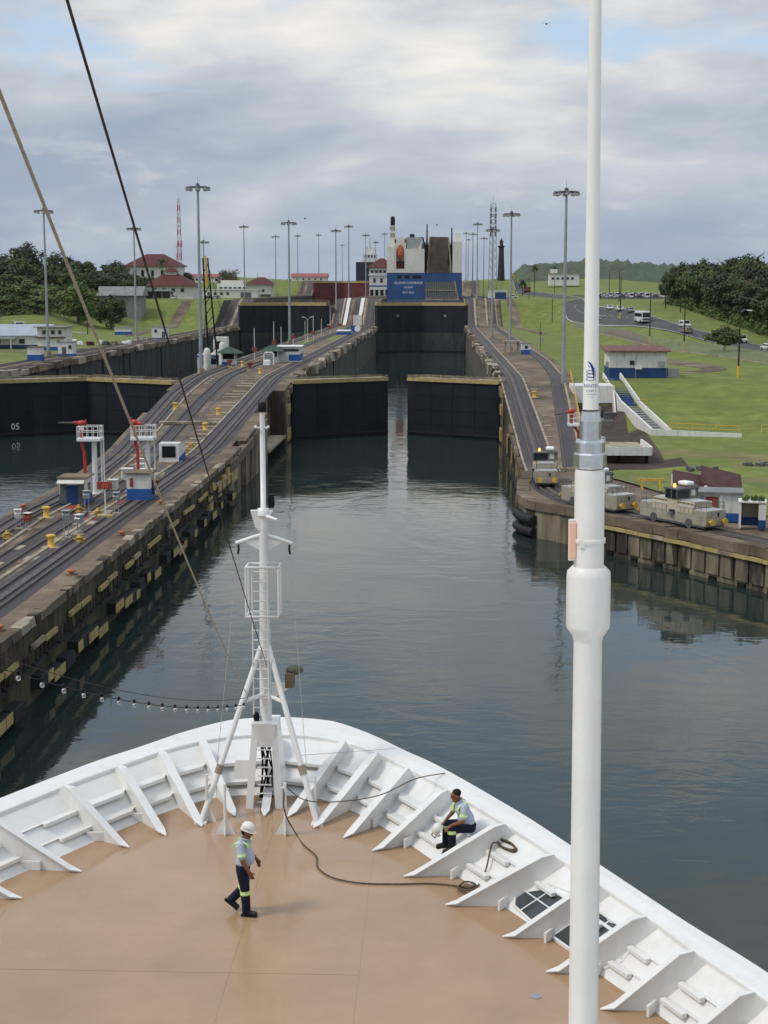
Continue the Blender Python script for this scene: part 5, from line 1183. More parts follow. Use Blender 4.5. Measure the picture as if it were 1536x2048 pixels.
# stairs and white machinery pit
s_ = thing('stairway', 'blue stair flight between white parapets running down the grass bank', 'stairs', (28, 222, 4.2))
def S(x, y, z): return (x, y, z)
for k in range(16):
    f = k/15; y = 244-22*f; z = 9.4-2.5*f
    MB().b(27.0, 29.4, y-0.75, y+0.75, z-1.2, z).build('step', blued, s_, world=True)
for x in (26.75, 29.55):
    MB().prism([(x, 245, 4), (x, 221, 4), (x, 221, 7.6), (x, 245, 10.2)], (0.25, 0, 0)).build('parapet', white2, s_, world=True)
for k in range(12):
    f = k/11; y = 221-21*f; z = 6.85-2.1*f; xc = 28.2+1.6*f
    MB().b(xc-1.1, xc+1.1, y-1, y+1, z-1.0, z-.25).build('step', roofgy, s_, world=True)
MB().prism([(26.7, 222, 3.6), (28.4, 199, 3.6), (28.4, 199, 5.3), (26.7, 222, 7.6)], (0.3, 0.05, 0)).build('parapet', white2, s_, world=True)
MB().prism([(29.6, 222, 3.9), (31.0, 199.5, 3.9), (31.0, 199.5, 5.2), (29.6, 222, 7.5)], (0.25, 0.05, 0)).build('parapet', white2, s_, world=True)
MB().prism([(28.4, 198.6, 3.6), (40.0, 196.5, 3.6), (40.0, 196.5, 4.95), (28.4, 198.6, 5.3)], (0.05, 0.3, 0)).build('low_wall', white2, s_, world=True)
railing(s_, [(31, 200.2, 4.9), (40, 198.2, 4.7)], 1.1, yellow); railing(s_, [(29.2, 222.5, 6.3), (31.0, 222.5, 6.3)], 1.2, yellow, step=0.8)
pit = thing('machinery_pit', 'white machinery housing with dark recess between ramp and stairs', 'machinery housing', (22, 220, 4))
MB().b(20.3, 26.6, 226, 233, 6.7, 9.3).build('upper_wall', white2, pit, world=True); MB().b(20.4, 26.5, 228, 233, 3.8, 6.7).build('recess_wall', conch, pit, world=True)
MB().b(20.2, 26.8, 220, 225.9, 3.6, 4.6).build('machine_base', roofgy, pit, world=True); MB().b(23.0, 24.4, 224.0, 225.6, 4.6, 6.2).build('motor', galv, pit, world=True)
MB().b(24.6, 26.6, 221, 222.8, 4.6, 5.6).build('motor', locd, pit, world=True); MB().prism([(26.3, 222, 4.6), (26.3, 225.9, 4.6), (26.3, 225.9, 8.6)], (0.25, 0, 0)).build('buttress', white2, pit, world=True)
railing(pit, [(20.4, 226.3, 9.3), (26.4, 226.3, 9.3)], 1.0, walkm)
pl = thing('loading_platform', 'long white concrete platform on dark supports beside the fire monitor', 'platform', (20, 175, 3.9))
MB().b(17.4, 24.6, 172, 181, 4.9, 5.15).build('slab', white2, pl, world=True); MB().b(17.4, 24.6, 171.8, 172.05, 4.75, 5.75).build('parapet', white2, pl, world=True); MB().b(24.55, 24.8, 172.06, 181, 4.75, 5.75).build('parapet', white2, pl, world=True)
for x in (18, 21, 24.2): MB().b(x-.2, x+.2, 172.5, 173, 3.6, 4.9).build('support', darkm, pl, world=True)
MB().b(18.5, 24, 174, 180, 5.15, 5.5).build('timber_stack', walkm, pl, world=True); MB().b(17.6, 20, 178, 179.5, 5.15, 6.2).build('crate', galv, pl, world=True)
MB().b(17.6, 24.4, 174.5, 175, 3.5, 4.88).build('back_wall', conc, pl, world=True)
def mono2(t, x0, x1, y0, y1, zf_, zb_, drop):
    c = [(x0, y0, zf_+drop), (x1, y0, zf_-drop), (x1, y1, zb_-drop), (x0, y1, zb_+drop)]
    MB().add(c+[(a, b_, z+.16) for a, b_, z in c], [(3, 2, 1, 0), (4, 5, 6, 7), (0, 1, 5, 4), (1, 2, 6, 5), (2, 3, 7, 6), (3, 0, 4, 7)]).build('roof', M('burgundy_sheet_roof', (.075, .034, .034), .6, var=.3, nsc=1.2), t)
# hut with two burgundy mono-pitch roofs, and its neighbours
def mono(t, x0, x1, y0, y1, zl_, zh, mat, th=0.18):
    MB().add([(x0, y0, zl_), (x1, y0, zh), (x1, y1, zh), (x0, y1, zl_), (x0, y0, zl_+th), (x1, y0, zh+th), (x1, y1, zh+th), (x0, y1, zl_+th)], [(3, 2, 1, 0), (4, 5, 6, 7), (0, 1, 5, 4), (1, 2, 6, 5), (2, 3, 7, 6), (3, 0, 4, 7)]).build('roof', mat, t)
h = thing('hut', 'small white hut under two overlapping burgundy sloping roofs', 'hut', (24.9, 139, 3.9), R(-8))
h.scale = (.66, .7, .82)
MB().b(-3.2, 3.4, -1.6, 1.6, 0, 1.85).build('wall', white2, h); mono2(h, -4.4, 0.7, -3.0, 2.4, 1.75, 3.1, .35); mono2(h, -0.4, 5.3, -2.6, 2.9, 2.0, 3.5, .5)
MB().box((-4.45, -.3, 2.4), (.1, 5.2, .3), rot=Matrix.Rotation(math.atan2(1.35, 5.4), 3, 'X')).build('fascia', white2, h)
windows(h, [2.0], 0.9, 1.5, -1.6, 0.9); MB().b(-.2, .5, -1.68, -1.61, 0, 1.75).build('door', redd, h); MB().lathe([(0.4, 0), (0.45, 0.1), (0.1, 0.2)], (0.2, -2.9, 2.0), n=10, ax=(0, -1, .2)).build('dish', white2, h)
h = thing('hut', 'white flat-roofed hut with brick-red door behind the locomotive', 'hut', (25.1, 131.6, 3.8), R(-10))
MB().b(-1.9, 1.9, -1.5, 1.5, 0.55, 2.3).build('wall', white2, h); MB().b(-1.91, 1.91, -1.51, 1.51, -.2, .56).build('painted_base', blue, h); MB().b(-2.2, 2.0, -1.8, 1.6, 2.302, 2.45).build('roof', roofgy, h)
MB().b(-1.3, -0.2, -1.57, -1.515, 0, 2.0).build('door', redd, h); MB().b(-1.82, -1.4, -1.56, -1.512, 0.3, 2.1).build('side_panel', galv, h); MB().b(-0.1, 0.15, -1.62, -1.52, 0, 2.2).build('drain_pipe', white2, h)
h = thing('shelter', 'small white open shelter with blue lower walls, weeds on its roof', 'shelter', (26.9, 126.6, 3.7), R(-10))
MB().b(-1.1, -0.95, -.9, .9, 0, 2.2).build('side_wall', white2, h); MB().b(0.5, 1.1, -.95, .95, 0.75, 2.1).build('side_wall', white2, h); MB().b(-.95, 0.5, .7, .9, 0.75, 2.1).build('back_wall', concl, h)
MB().b(-.94, .49, .66, .69, 0, .75).build('painted_base', blued, h); MB().b(0.49, 1.11, -.96, .96, 0, .752).build('painted_base', blued, h); MB().b(-1.2, 1.15, -1.0, 1.0, 2.2, 2.32).build('roof', white2, h)
mb = MB()
for k in range(60):
    p = Vector((random.uniform(-.9, 1), random.uniform(-.8, .8), 2.32)); a = random.random()*6; d = Vector((math.cos(a), math.sin(a), 0))*.12
    mb.add([p-d, p+d, p+Vector((d.y, d.x, 0.25+0.3*random.random()))], [(0, 1, 2)])
mb.build('roof_weeds', leafB, h)
t = thing('sawhorse', 'yellow trestle barrier on the grass behind the locomotives', 'barrier', (21.3, 148.5, 3.95), R(5))
MB().b(-1.3, 1.3, -.06, .06, .85, 1.1).build('beam', yellow, t)
for s in (-1, 1):
    for q in (-1, 1): MB().cyl((s*.9, q*.35, 0), (s*.9, q*.05, .9), .07, n=5).build('leg', yellow, t)
t = thing('sawhorse', 'yellow pipe barrier near the end of the low white wall', 'barrier', (44.3, 199.5, gz(44.3, 199.5))); railing(t, [(43.2, 199.5, gz(44, 199)), (45.4, 199.5, gz(44, 199))], 1.1, yellow, name='pipe_frame', step=1.1)
t = thing('street_lamp', 'thin lamp post behind the open shelter', 'lamp post', (30.6, 131, 3.9)); MB().cyl((0, 0, 0), (0, 0, 4.2), .06, n=6).build('pole', galv, t); MB().box((-.5, 0, 4.2), (1.2, .22, .12)).build('lamp', lampw, t)
for x, y, lab in ((29, 163, 'dark rubble heap on grass behind the white platform'), (36, 167, 'dark rubble heap on the open grass')):
    t = MB()
    for k in range(12): t.box((x+random.uniform(-1.6, 1.6), y+random.uniform(-.8, .8), gz(x, y)+.12), (.7*random.random()+.3, .5, .35*random.random()+.15), random.random()*3)
    tag(t.build('rubble_heap', locd), lab, 'rubble')
# wall hut on the lawn-side wall and small kit
booth((19.0, 330, 9.5), 2.0, 2.0, 2.4, 'small white wall hut with blue base beside a floodlight mast', bh=0.42, win=[0.1])
t = thing('canopy_frame', 'pale concrete canopy frame on the lawn-side wall', 'canopy', (16.3, 338, 9.5))
MB().b(-1.8, 1.8, -2, 2, 2.4, 2.7).build('slab', concl, t)
for s in (-1, 1): MB().b(s*1.4-.2, s*1.4+.2, -.3, .3, 0, 2.4).build('post', concl, t)
t = thing('signal_post', 'dark signal post with grey box on the lawn', 'post', (23.7, 352, 9.35)); MB().cyl((0, 0, 0), (0, 0, 6.5), .08, n=6).build('pole', locd, t); MB().box((.5, 0, 2.6), (.7, .4, 1.0)).build('box', galv, t); MB().box((0, 0, 4.2), (.6, .3, .5)).build('relay', locd, t)
b3 = booth((24.5, 640, 19.4), 8, 9, 3.4, 'white shed with blue front on upper level below the lattice tower', bh=0.1, roof=lampw); MB().b(-1.2, 3.6, -4.6, -4.52, .4, 2.8).build('blue_panel', blued, b3)
# ================================================================== LEFT BANK
h = thing('shed', 'long white shed with pale metal gable roof and blue base', 'shed', (-112, 366, 9.25))
MB().b(-16, 16, -6, 6, 1.0, 3.3).build('wall', white2, h); MB().b(-16.02, 16.02, -6.02, 6.02, -.3, 1.01).build('painted_base', blued, h); gable_roof(h, 32, 12, 3.3, 2.6, 0.6, roofbl)
MB().add([(16.01, -5.9, 3.2), (16.01, 5.9, 3.2), (16.01, 0, 5.6)], [(0, 1, 2)]).build('gable_end', white2, h)
windows(h, [-2, 4, 10], 1.3, 2.5, -6, 1.4)
MB().b(-16.3, 9, -9.2, -6.0, 2.6, 2.75).build('porch_roof', roofbl, h)
for k in range(4): MB().b(-10+k*6, -9.8+k*6, -9.0, -8.8, 0, 2.6).build('porch_post', white2, h)
h = thing('house', 'two-storey white house with maroon trim on the far bank', 'house', (-92.8, 356, 9.3))
MB().b(-3.2, 3.2, -4, 4, 0.8, 5.4).build('wall', white2, h); MB().b(-3.22, 3.22, -4.02, 4.02, -.3, .81).build('painted_base', blue, h)
MB().b(-3.9, 3.9, -5.0, 4.4, 5.402, 5.6).build('roof', roofgy, h); MB().b(-3.5, 3.6, -4.6, -4.0, 2.9, 3.15).build('maroon_band', roofred, h); windows(h, [-1.5, 0.6, 2.3], 3.8, 4.7, -4, .8); windows(h, [-.5, 1.8], 1.8, 2.3, -4, .7)
h = booth((-80.2, 317.5, 9.5), 3.2, 3.0, 3.0, 'white hut with dark door and window beside far floodlight mast', door=-.3, win=[1.0], bh=.18, roof=roofgy)
booth((-81.6, 297.5, 9.5), 2.7, 2.6, 2.7, 'square white hut with tall blue base on far bank wall', bh=.45, roof=conc)
booth((-80.8, 428, 9.5), 4.4, 3.0, 3.4, 'white hut at the lawn edge on the far bank wall', bh=.08, win=[-1], door=1.2)
t = thing('white_barrier', 'low white pipe barrier on far lawn edge', 'barrier', (-79.9, 395, 9.5)); railing(t, [(-83, 392, 9.4), (-80, 404, 9.4)], 1.6, white2, name='pipe_frame')
booth((-100.5, 470, gz(-100.5, 470)), 5, 3, 2.2, 'low blue and white kiosk at foot of the sloping path', bh=.45)
rng = random.Random(3)
for k in range(9):
    x, y = -99+k*2.1, 384+rng.uniform(-5, 6); lab = ['rusty scrap pile', 'white drum', 'brown scrap pile', 'white stone', 'maroon machine', 'white drum', 'dark scrap frame', 'brown pallet', 'white sack'][k]
    t = MB(); m_ = [roofrust, lampw, dirtm, lampw, roofred, lampw, locd, walkm, lampw][k]
    for q in range(5): t.box((x+rng.uniform(-.8, .8), y+rng.uniform(-.6, .6), 9.4+rng.uniform(.2, .7)), (rng.uniform(.5, 1.4), rng.uniform(.4, 1), rng.uniform(.5, 1.2)), rng.random()*3)
    tag(t.build('yard_item', m_), lab+' in the far bank yard'+(', next to the white house' if k == 1 else ', next to the maroon machine' if k == 5 else ', near the path' if k in (3, 8) else ''), 'yard item')
def big_house(loc, w_, d_, h_, rh, lab, wm=creamw, rm=roofred, wins=(), cupola=False, rz=0.0, lower=None, chim=False):
    t = thing('house', lab, 'house', loc, rz)
    MB().b(-w_/2, w_/2, -d_/2, d_/2, -2, h_).build('wall', wm, t); rf = hip_roof(t, w_, d_, h_, rh, 1.4, rm)
    windows(t, wins, h_*.45, h_*.78, -d_/2, 1.5)
    if cupola: MB().b(-2.5, 2.5, -1.5, 1.5, h_+rh*.7, h_+rh+.4).build('cupola', wm, rf); MB().add([(-3.4, -2.4, h_+rh+.4), (3.4, -2.4, h_+rh+.4), (3.4, 2.4, h_+rh+.4), (-3.4, 2.4, h_+rh+.4), (-1, 0, h_+rh+2.2), (1, 0, h_+rh+2.2)], [(0, 1, 5, 4), (1, 2, 5), (2, 3, 4, 5), (3, 0, 4), (3, 2, 1, 0)]).build('cupola_roof', rm, rf)
    return t
big_house((-146, 765, 25.5), 27, 18, 9.5, 6.2, 'large cream house with big red hip roof on the hilltop', wins=(-9, -5, 0, 5, 9))
big_house((-118, 655, 20.0), 21, 16, 5.0, 5.6, 'lower cream house with dark red hip roof and cupola', wins=(-6, -2, 2, 6), cupola=True)
h = thing('carport', 'long low grey-roofed carport with dark openings before the red-roofed house', 'carport', (-121, 622, 19.8))
MB().b(-9, 9, -4, 4, 2.7, 3.1).build('roof', roofbl, h); MB().b(-8.8, 8.8, 1, 3.8, 0, 2.7).build('back_wall', locd, h); mono(h, -9.4, 9.4, -4.6, -3.9, 3.0, 3.0, roofbl, .7)
for k in range(6): MB().b(-8.8+k*3.5, -8.5+k*3.5, -3.8, -3.5, 0, 2.7).build('post', concl, h)
h = thing('clubhouse', 'white clubhouse with banded upper floor and maroon hip roof end', 'building', (-104, 800, 19.5))
MB().b(-14, 14, -7, 7, 0, 6.2).build('wall', white2, h); MB().b(-14.4, 1, -8, -7, 3.6, 6.8).build('upper_band', lampw, h); windows(h, [-12.5, -10, -7.5, -5, -2.5, 0], 4.2, 5.0, -8, 1.6); windows(h, [4, 7, 10], 2.4, 3.8, -7, 1.4)
rf = MB().add([(0, -8.5, 6.3), (16, -8.5, 6.3), (16, 8.5, 6.3), (0, 8.5, 6.3), (6, 0, 10.2), (10, 0, 10.2)], [(0, 1, 5, 4), (1, 2, 5), (2, 3, 4, 5), (3, 0, 4), (3, 2, 1, 0)]).build('roof', roofred, h)
MB().b(-13, -1, -5, 6, 6.2, 8.6).build('upper_storey', creamw, h); MB().cyl((7, -7.5, 6), (7, -7.5, 13), .08, n=5).build('flag_pole', locd, h); MB().b(-14, 14, -7.05, -7.01, 0, 1.2).build('painted_base', roofgr, h)
h = thing('building', 'long low cream building beside the second far ramp', 'building', (-97, 700, 19.4)); MB().b(-14, 12, -5, 5, 0, 3.6).build('wall', creamw, h); MB().b(-14.4, 12.4, -5.4, 5.4, 3.602, 4.0).build('roof', white2, h); MB().b(4, 9, -5.06, -5.01, .2, 2.6).build('dark_door', locd, h); windows(h, [-11, -8, -5, -2], 1.4, 2.6, -5, 1.2)
h = thing('building', 'low pink-roofed row house far behind the clubhouse', 'building', (-88, 1010, 28.4)); MB().b(-12, 12, -5, 5, 0, 3.0).build('wall', white2, h); gable_roof(h, 24, 10, 3, 2.4, .6, M('pink_roof', (.32, .10, .09), .6)); windows(h, [-8, -4, 0, 4, 8], 1, 2.2, -5, 1.2)
h = thing('building', 'low pink-roofed row house left of the bare tree', 'building', (-143, 930, 27.5)); MB().b(-12, 12, -5, 5, 0, 3.2).build('wall', white2, h); gable_roof(h, 24, 10, 3.2, 2.0, .6, MATS['pink_roof']); windows(h, [-8, -4, 0, 4, 8], 1, 2.2, -5, 1.2)
h = thing('shed', 'grey-roofed shed among the trees on the wooded hill', 'shed', (-121, 566, 18.2)); MB().b(-8, 8, -5, 5, -9, 3).build('wall', roofgy, h); gable_roof(h, 16, 10, 3, 3.4, .9, roofgy)
# control tower on the centre wall
h = thing('control_tower', 'white lock control tower with red tiled roof behind the blue ship', 'building', (-33.5, 862, 19.5))
MB().b(-7, 7, -6, 6, 0, 16).build('wall', white2, h); MB().b(-7.6, 7.6, -6.6, 6.6, 11.5, 12.2).build('ledge', white2, h); windows(h, [-5.4, -3, -.6, 1.8, 4.2], 13.0, 14.6, -6, 1.6); windows(h, [-4, 0, 4], 7.5, 10, -6, 1.4)
hip_roof(h, 14, 12, 16.2, 5.2, 1.4, roofred); MB().b(-7.05, 7.05, -6.05, 6.05, 5.2, 6.0).build('blue_band', blue, h)
for k in range(5): MB().b(-6.5+k*2.9, -4.6+k*2.9, -6.08, -6.01, .2, 3.5).build('arch_opening', darkm, h)
h = thing('building', 'white institutional building on the far grass rise', 'building', (76, 925, 25.5)); MB().b(-9, 9, -5, 5, 0, 7).build('wall', white2, h); windows(h, [-7, -4, -1, 2, 5], 3.5, 5, -5, 1.6); MB().b(-9.5, 9.5, -5.5, 5.5, 7.0, 7.5).build('roof', concl, h); MB().b(-8, -4, -3, 3, 7.5, 10).build('stair_tower', white2, h)
# ================================================================== SHIPS IN THE LOCKS
rs = thing('car_carrier', 'blue and white car carrier seen from astern in the upper chamber', 'ship', (-6.7, 640, 16.5))
HB = 13.9
MB().b(-16, 16, 0, 190, -3, HB).build('hull', shipblue, rs)
MB().b(-16, -12.7, 0.3, 30, HB, 25).build('side_block', creamw, rs); MB().b(-12.7, -7.9, 4, 30, HB, 29).build('inner_block', creamw, rs); MB().b(-7.9, 0, 0.2, 30, HB, 24).build('stern_block', creamw, rs)
MB().b(-7.6, -1, 2.2, 30, 24, 29).build('stern_block', M('grey_ship_paint', (.33, .34, .33), .6), rs); MB().b(12, 16, 0.2, 30, HB, 27).build('side_block', creamw, rs); MB().b(0, 12, 8, 30, HB, 27).build('inner_block', creamw, rs); MB().b(-16, 16, 30, 185, HB, 27).build('upper_decks', creamw, rs)
MB().b(-14.8, -12.9, 6, 12, 25, 34).build('funnel', creamw, rs)
for z in (29.2, 32): MB().b(-14.85, -12.85, 5.94, 12.05, z, z+1.6).build('funnel_band', M('funnel_tan', (.35, .3, .2), .6), rs)
MB().lathe([(.95, 34), (1.0, 37), (.7, 38)], (-13.8, 9, 0), n=10).build('exhaust_stack', blk, rs)
MB().b(-12.75, -7.85, 0.35, 4, HB, 15.6).build('boat_deck', creamw, rs); MB().b(-12.6, -12.1, .4, 1.0, 15.6, 28).build('davit', creamw, rs); MB().b(-8.5, -8.0, .4, 1.0, 15.6, 28).build('davit', creamw, rs); MB().b(-12.6, -8, .4, 1.0, 26.6, 28).build('davit_head', creamw, rs)
lb = MB().ell((-10.3, 2.0, 22.5), (1.55, 1.4, 3.3), n=12, m=8).build('lifeboat', M('faded_orange', (.55, .14, .07), .5), rs); MB().b(-11.2, -9.4, .3, .7, 21, 21.4).build('lifeboat_strake', redd, lb)
MB().b(-12.0, -8.6, 2.8, 3.95, 15.6, 18.8).build('dark_recess', roofred, rs)
MB().b(0.1, 12, 0.5, 8, HB-.2, 27).build('ramp_recess', darkm, rs) if False else MB().b(0.1, 11.9, 6, 7.9, 3, 26).build('ramp_recess', darkm, rs)
MB().prism([(0.9, 2.2, 10.5), (12.2, 2.2, 9.6), (13.0, 2.0, 12), (9.8, 2.2, 18), (10.5, 3.4, 29), (2.4, 3.4, 29.2), (1.6, 2.2, 19)], (0, .8, 0)).build('stern_ramp', steelb, rs)
for k in range(9): MB().b(1.9, 10, 2.06, 2.16, 12+k*1.9, 12.2+k*1.9).build('ramp_rib', steelb, rs)
for x0, x1 in ((1.0, 2.2), (11.6, 10.2)): MB().prism([(x0-.35, 1.7, 10.4), (x0+.35, 1.7, 10.4), (x1+.3, 2.9, 29), (x1-.3, 2.9, 29)], (0, .4, 0)).build('ramp_edge', concl, rs)
MB().b(0.3, 14.0, -.3, -.04, 2.6, 10).build('stern_door', M('ribbed_grey', (.12, .125, .12), .7), rs)
for k in range(14): MB().b(0.8+k*.95, 1.05+k*.95, -.42, -.31, 2.9, 9.6).build('door_rib', roofgy, rs)
for z in (2.4, 6.3): MB().b(0.2, 14.2, -.6, -.31, z, z+.5).build('door_beam', concl, rs)
MB().prism([(12.6, -.5, 10.5), (13.3, -.5, 10.5), (14.9, -.5, 2.4), (14.2, -.5, 2.4)], (0, .3, 0)).build('ramp_arm', concl, rs)
for x, z in ((1.0, 34.5), (11.6, 33)): MB().cyl((x, 5, 26), (x, 5, z), .45, .3, n=6).build('crane_post', locd, rs)
MB().prism([(-2.6, 1.5, 24), (-1.6, 1.5, 24), (-.6, 1.5, 28.5), (-1.1, 1.5, 28.5)], (0, .5, 0)).build('a_frame', creamw, rs); MB().prism([(.3, 1.5, 22), (1.3, 1.5, 22), (-.5, 1.5, 29), (-1.1, 1.5, 29)], (0, .5, 0)).build('a_frame', blk, rs)
MB().b(-16, 16, -.03, .2, HB-.35, HB).build('paint_line', blued, rs)
for x in (-10.6, -7.4, -4, -2.2): MB().b(x-.9, x+.9, -.06, -.005, 11.6, 12.8).build('mooring_port', darkm, rs)
for i, (s, z, sz) in enumerate((('GLOVIS COURAGE', 9.2, 1.45), ('ULSAN', 7.4, 1.25), ('IMO 9651', 5.2, 1.2))): text_mb(s, sz, lampw, 'ship_name', rs, (lambda zz: lambda c: Vector((-6.8+c.x, -.03, zz+c.y)))(z))
for x, y, z0, z1 in ((-6, 20, 29, 33), (3, 20, 27, 33), (6, 22, 27, 32), (8.5, 20, 27, 33), (-9, 15, 29, 31.5)): MB().cyl((x, y, z0), (x, y, z1), .18, .1, n=5).build('mast', creamw, rs)
MB().b(13, 15.4, 14, 17, 27, 31).build('vent_house', creamw, rs); MB().b(-6.5, -4.5, 12, 14, 29, 30.6).build('vent_house', blk, rs)
bs = thing('bulk_carrier', 'dark-hulled ship with white upper works beyond the red-brown gates', 'ship', (-51, 960, 27))
MB().b(-3, 11, 0, 120, -4, 13.5).build('hull', M('dark_hull', (.03, .034, .042), .5), bs); MB().b(1, 10, 6, 20, 13.5, 19).build('bridge', white2, bs); MB().b(2.5, 9, 8, 16, 19, 23).build('upper_bridge', white2, bs); windows(bs, [3, 5, 7, 9], 16.5, 18, 6, 1.2); MB().b(-3.1, 11.1, -.1, 0, -3, 1).build('red_boot_top', roofred, bs)
MB().cyl((5.5, 12, 23), (5.5, 12, 29), .25, .1, n=6).build('radar_mast', locd, bs)
# ================================================================== TOWERS
def lattice(t, w0, w1, z1, bays, r, matf, wf=None):
    for k in range(bays):
        za, zb = z1*k/bays, z1*(k+1)/bays; fa = w0+(w1-w0)*k/bays; fb = w0+(w1-w0)*(k+1)/bays; mb = MB()
        ca = [(s*fa/2, q*fa/2, za) for s, q in ((-1, -1), (1, -1), (1, 1), (-1, 1))]; cb = [(s*fb/2, q*fb/2, zb) for s, q in ((-1, -1), (1, -1), (1, 1), (-1, 1))]
        for i in range(4):
            j = (i+1) % 4; mb.cyl(ca[i], cb[i], r, n=4); mb.cyl(ca[i], cb[j], r*.6, n=4); mb.cyl(ca[j], cb[i], r*.6, n=4); mb.cyl(cb[i], cb[j], r*.6, n=4)
        mb.build('lattice_bay', matf(k), t)
redp = M('mast_red', (.42, .07, .06), .6); whp = M('mast_white', (.6, .58, .56), .6)
t = thing('radio_mast', 'slender red and white lattice radio mast behind the hilltop house', 'radio mast', (-158, 905, 27)); lattice(t, 2.8, 1.3, 50, 14, .14, lambda k: redp if k % 2 == 0 else whp)
for z, w_ in ((22, 4.6), (14, 4.8), (34, 2.6)): MB().tube([(w_/2*math.cos(a), w_/2*math.sin(a), z) for a in [i*math.pi/4 for i in range(9)]], .1, 4).build('antenna_ring', redp, t)
for k in range(6): MB().b(-1.8+k*.7, -1.5+k*.7, -1.6, -1.3, 14+k % 3*4, 17.5+k % 3*4).build('antenna_panel', redp, t)
MB().cyl((0, 0, 50), (0, 0, 55), .1, .05, n=4).build('lightning_rod', redp, t)
t = thing('lattice_tower', 'grey lattice communication tower beside the dark lighthouse', 'lattice tower', (26.3, 752, 19.4)); lattice(t, 4.2, 2.6, 46, 12, .16, lambda k: galv)
for k in range(5):
    for s in (-1, 1): MB().b(s*1.2-.4, s*1.2+.4, -2.0, -1.6, 30+k*3, 32.2+k*3).build('antenna_panel', locd, t)
MB().b(-1.9, 1.9, -1.9, 1.9, 40.5, 40.8).build('platform', galv, t); MB().lathe([(.2, 0), (.8, .35), (.9, .5)], (0, -1.8, 33), n=10, ax=(0, -1, 0)).build('dish', lampw, t); MB().cyl((0, 0, 46), (0, 0, 50), .08, n=4).build('lightning_rod', galv, t)
t = thing('lighthouse', 'dark tapering stone lighthouse with gallery and lantern', 'lighthouse', (34.5, 850, 28))
t.scale = (.8, .8, .92)
lhm = M('dark_lighthouse_stone', (.035, .032, .03), .8, var=.3, nsc=.5)
MB().lathe([(2.7, 0), (2.3, 8), (1.9, 16), (1.7, 20)], n=14).build('shaft', lhm, t); MB().lathe([(1.8, 20), (2.4, 20.6), (2.4, 21.2), (1.8, 21.3)], n=14).build('gallery', blk, t); MB().lathe([(1.3, 21.3), (1.3, 23.4)], n=10).build('lantern', glass, t); MB().lathe([(1.6, 23.4), (1.2, 24.2), (.3, 25.2), (.08, 26.4)], n=12).build('dome', blk, t)
for k in range(4): MB().b(-.3, .3, -2.9+k*.2, -2.0, 3+k*4.5, 4.4+k*4.5).build('slit_window', glass, t)
t = thing('digger', 'orange excavator with yellow boom on the upper bank', 'excavator', (50, 860, gz(50, 860))); MB().b(-2, 2, -1.5, 1.5, 0, 1).build('tracks', blk, t); MB().b(-1.8, 1.8, -1.4, 1.4, 1, 3.2).build('house', redd, t); MB().tube([(-1, 0, 2.5), (-5, 0, 6), (-9, 0, 11)], .45, 6).build('boom', yellow, t); MB().b(-1.7, -.3, -1.3, 0, 3.2, 4.6).build('cab', glass, t)
# ================================================================== FENCE, POLES, VEHICLES
fp = cat_rom([(72, 240, 0), (62, 279, 0), (51.5, 322, 0), (47.5, 370, 0), (45.5, 430, 0), (44.5, 500, 0)], 8); fp = [Vector((p.x, p.y, gz(p.x, p.y))) for p in fp]
fe = thing('chain_link_fence', 'long grey chain-link fence between lawn and road', 'fence', fp[0])
acc = 0; L2 = [fp[0]]
for a, b_ in zip(fp, fp[1:]):
    k = max(1, int((b_-a).length/3)); 
    for i in range(k): L2.append(a+(b_-a)*(i+1)/k)
wires = MB()
for i, (a, b_) in enumerate(zip(L2, L2[1:])):
    MB().cyl(a, a+Vector((0, 0, 2.4)), .05, n=5).build('fence_post', galv, fe, world=True)
    d = (b_-a)
    for k in range(int(d.length/.16)):
        p = a+d*(k*.16/d.length); q = p+d.normalized()*1.1
        wires.add([p, p+d.normalized()*.03, q+d.normalized()*.03+Vector((0, 0, 2.2)), q+Vector((0, 0, 2.2))], [(0, 1, 2, 3)]); q = p-d.normalized()*1.1
        wires.add([p, p+d.normalized()*.03, q+d.normalized()*.03+Vector((0, 0, 2.2)), q+Vector((0, 0, 2.2))], [(0, 1, 2, 3)])
wires.build('wire_mesh', galv, fe, world=True, props={'kind': 'stuff'})
MB().tube([p+Vector((0, 0, 2.25)) for p in L2], .035, 4).build('top_rail', galv, fe, world=True); MB().ribbon(L2, -.15, .15, -.3, .2).build('fence_kerb', concl, fe, world=True)
lf = [Vector((-104, 486, 0)), Vector((-107, 505, 0)), Vector((-110, 530, 0)), Vector((-113, 560, 0)), Vector((-135, 580, 0)), Vector((-160, 560, 0))]; lf = [Vector((p.x, p.y, gz(p.x, p.y))) for p in lf]
fe = thing('chain_link_fence', 'grey fence climbing beside the sloping path on far bank', 'fence', lf[0]); wires = MB()
for a, b_ in zip(lf, lf[1:]):
    d = b_-a; n_ = int(d.length/4)
    for k in range(n_): MB().cyl(a+d*k/n_, a+d*k/n_+Vector((0, 0, 2.4)), .06, n=5).build('fence_post', galv, fe, world=True)
    for k in range(int(d.length/.2)): p = a+d*(k*.2/d.length); wires.add([p, p+d.normalized()*.05, p+d.normalized()*.05+Vector((0, 0, 2.3)), p+Vector((0, 0, 2.3))], [(0, 1, 2, 3)])
wires.build('wire_mesh', galv, fe, world=True, props={'kind': 'stuff'})
polem = M('dark_creosote_pole', (.05, .042, .036), .8)
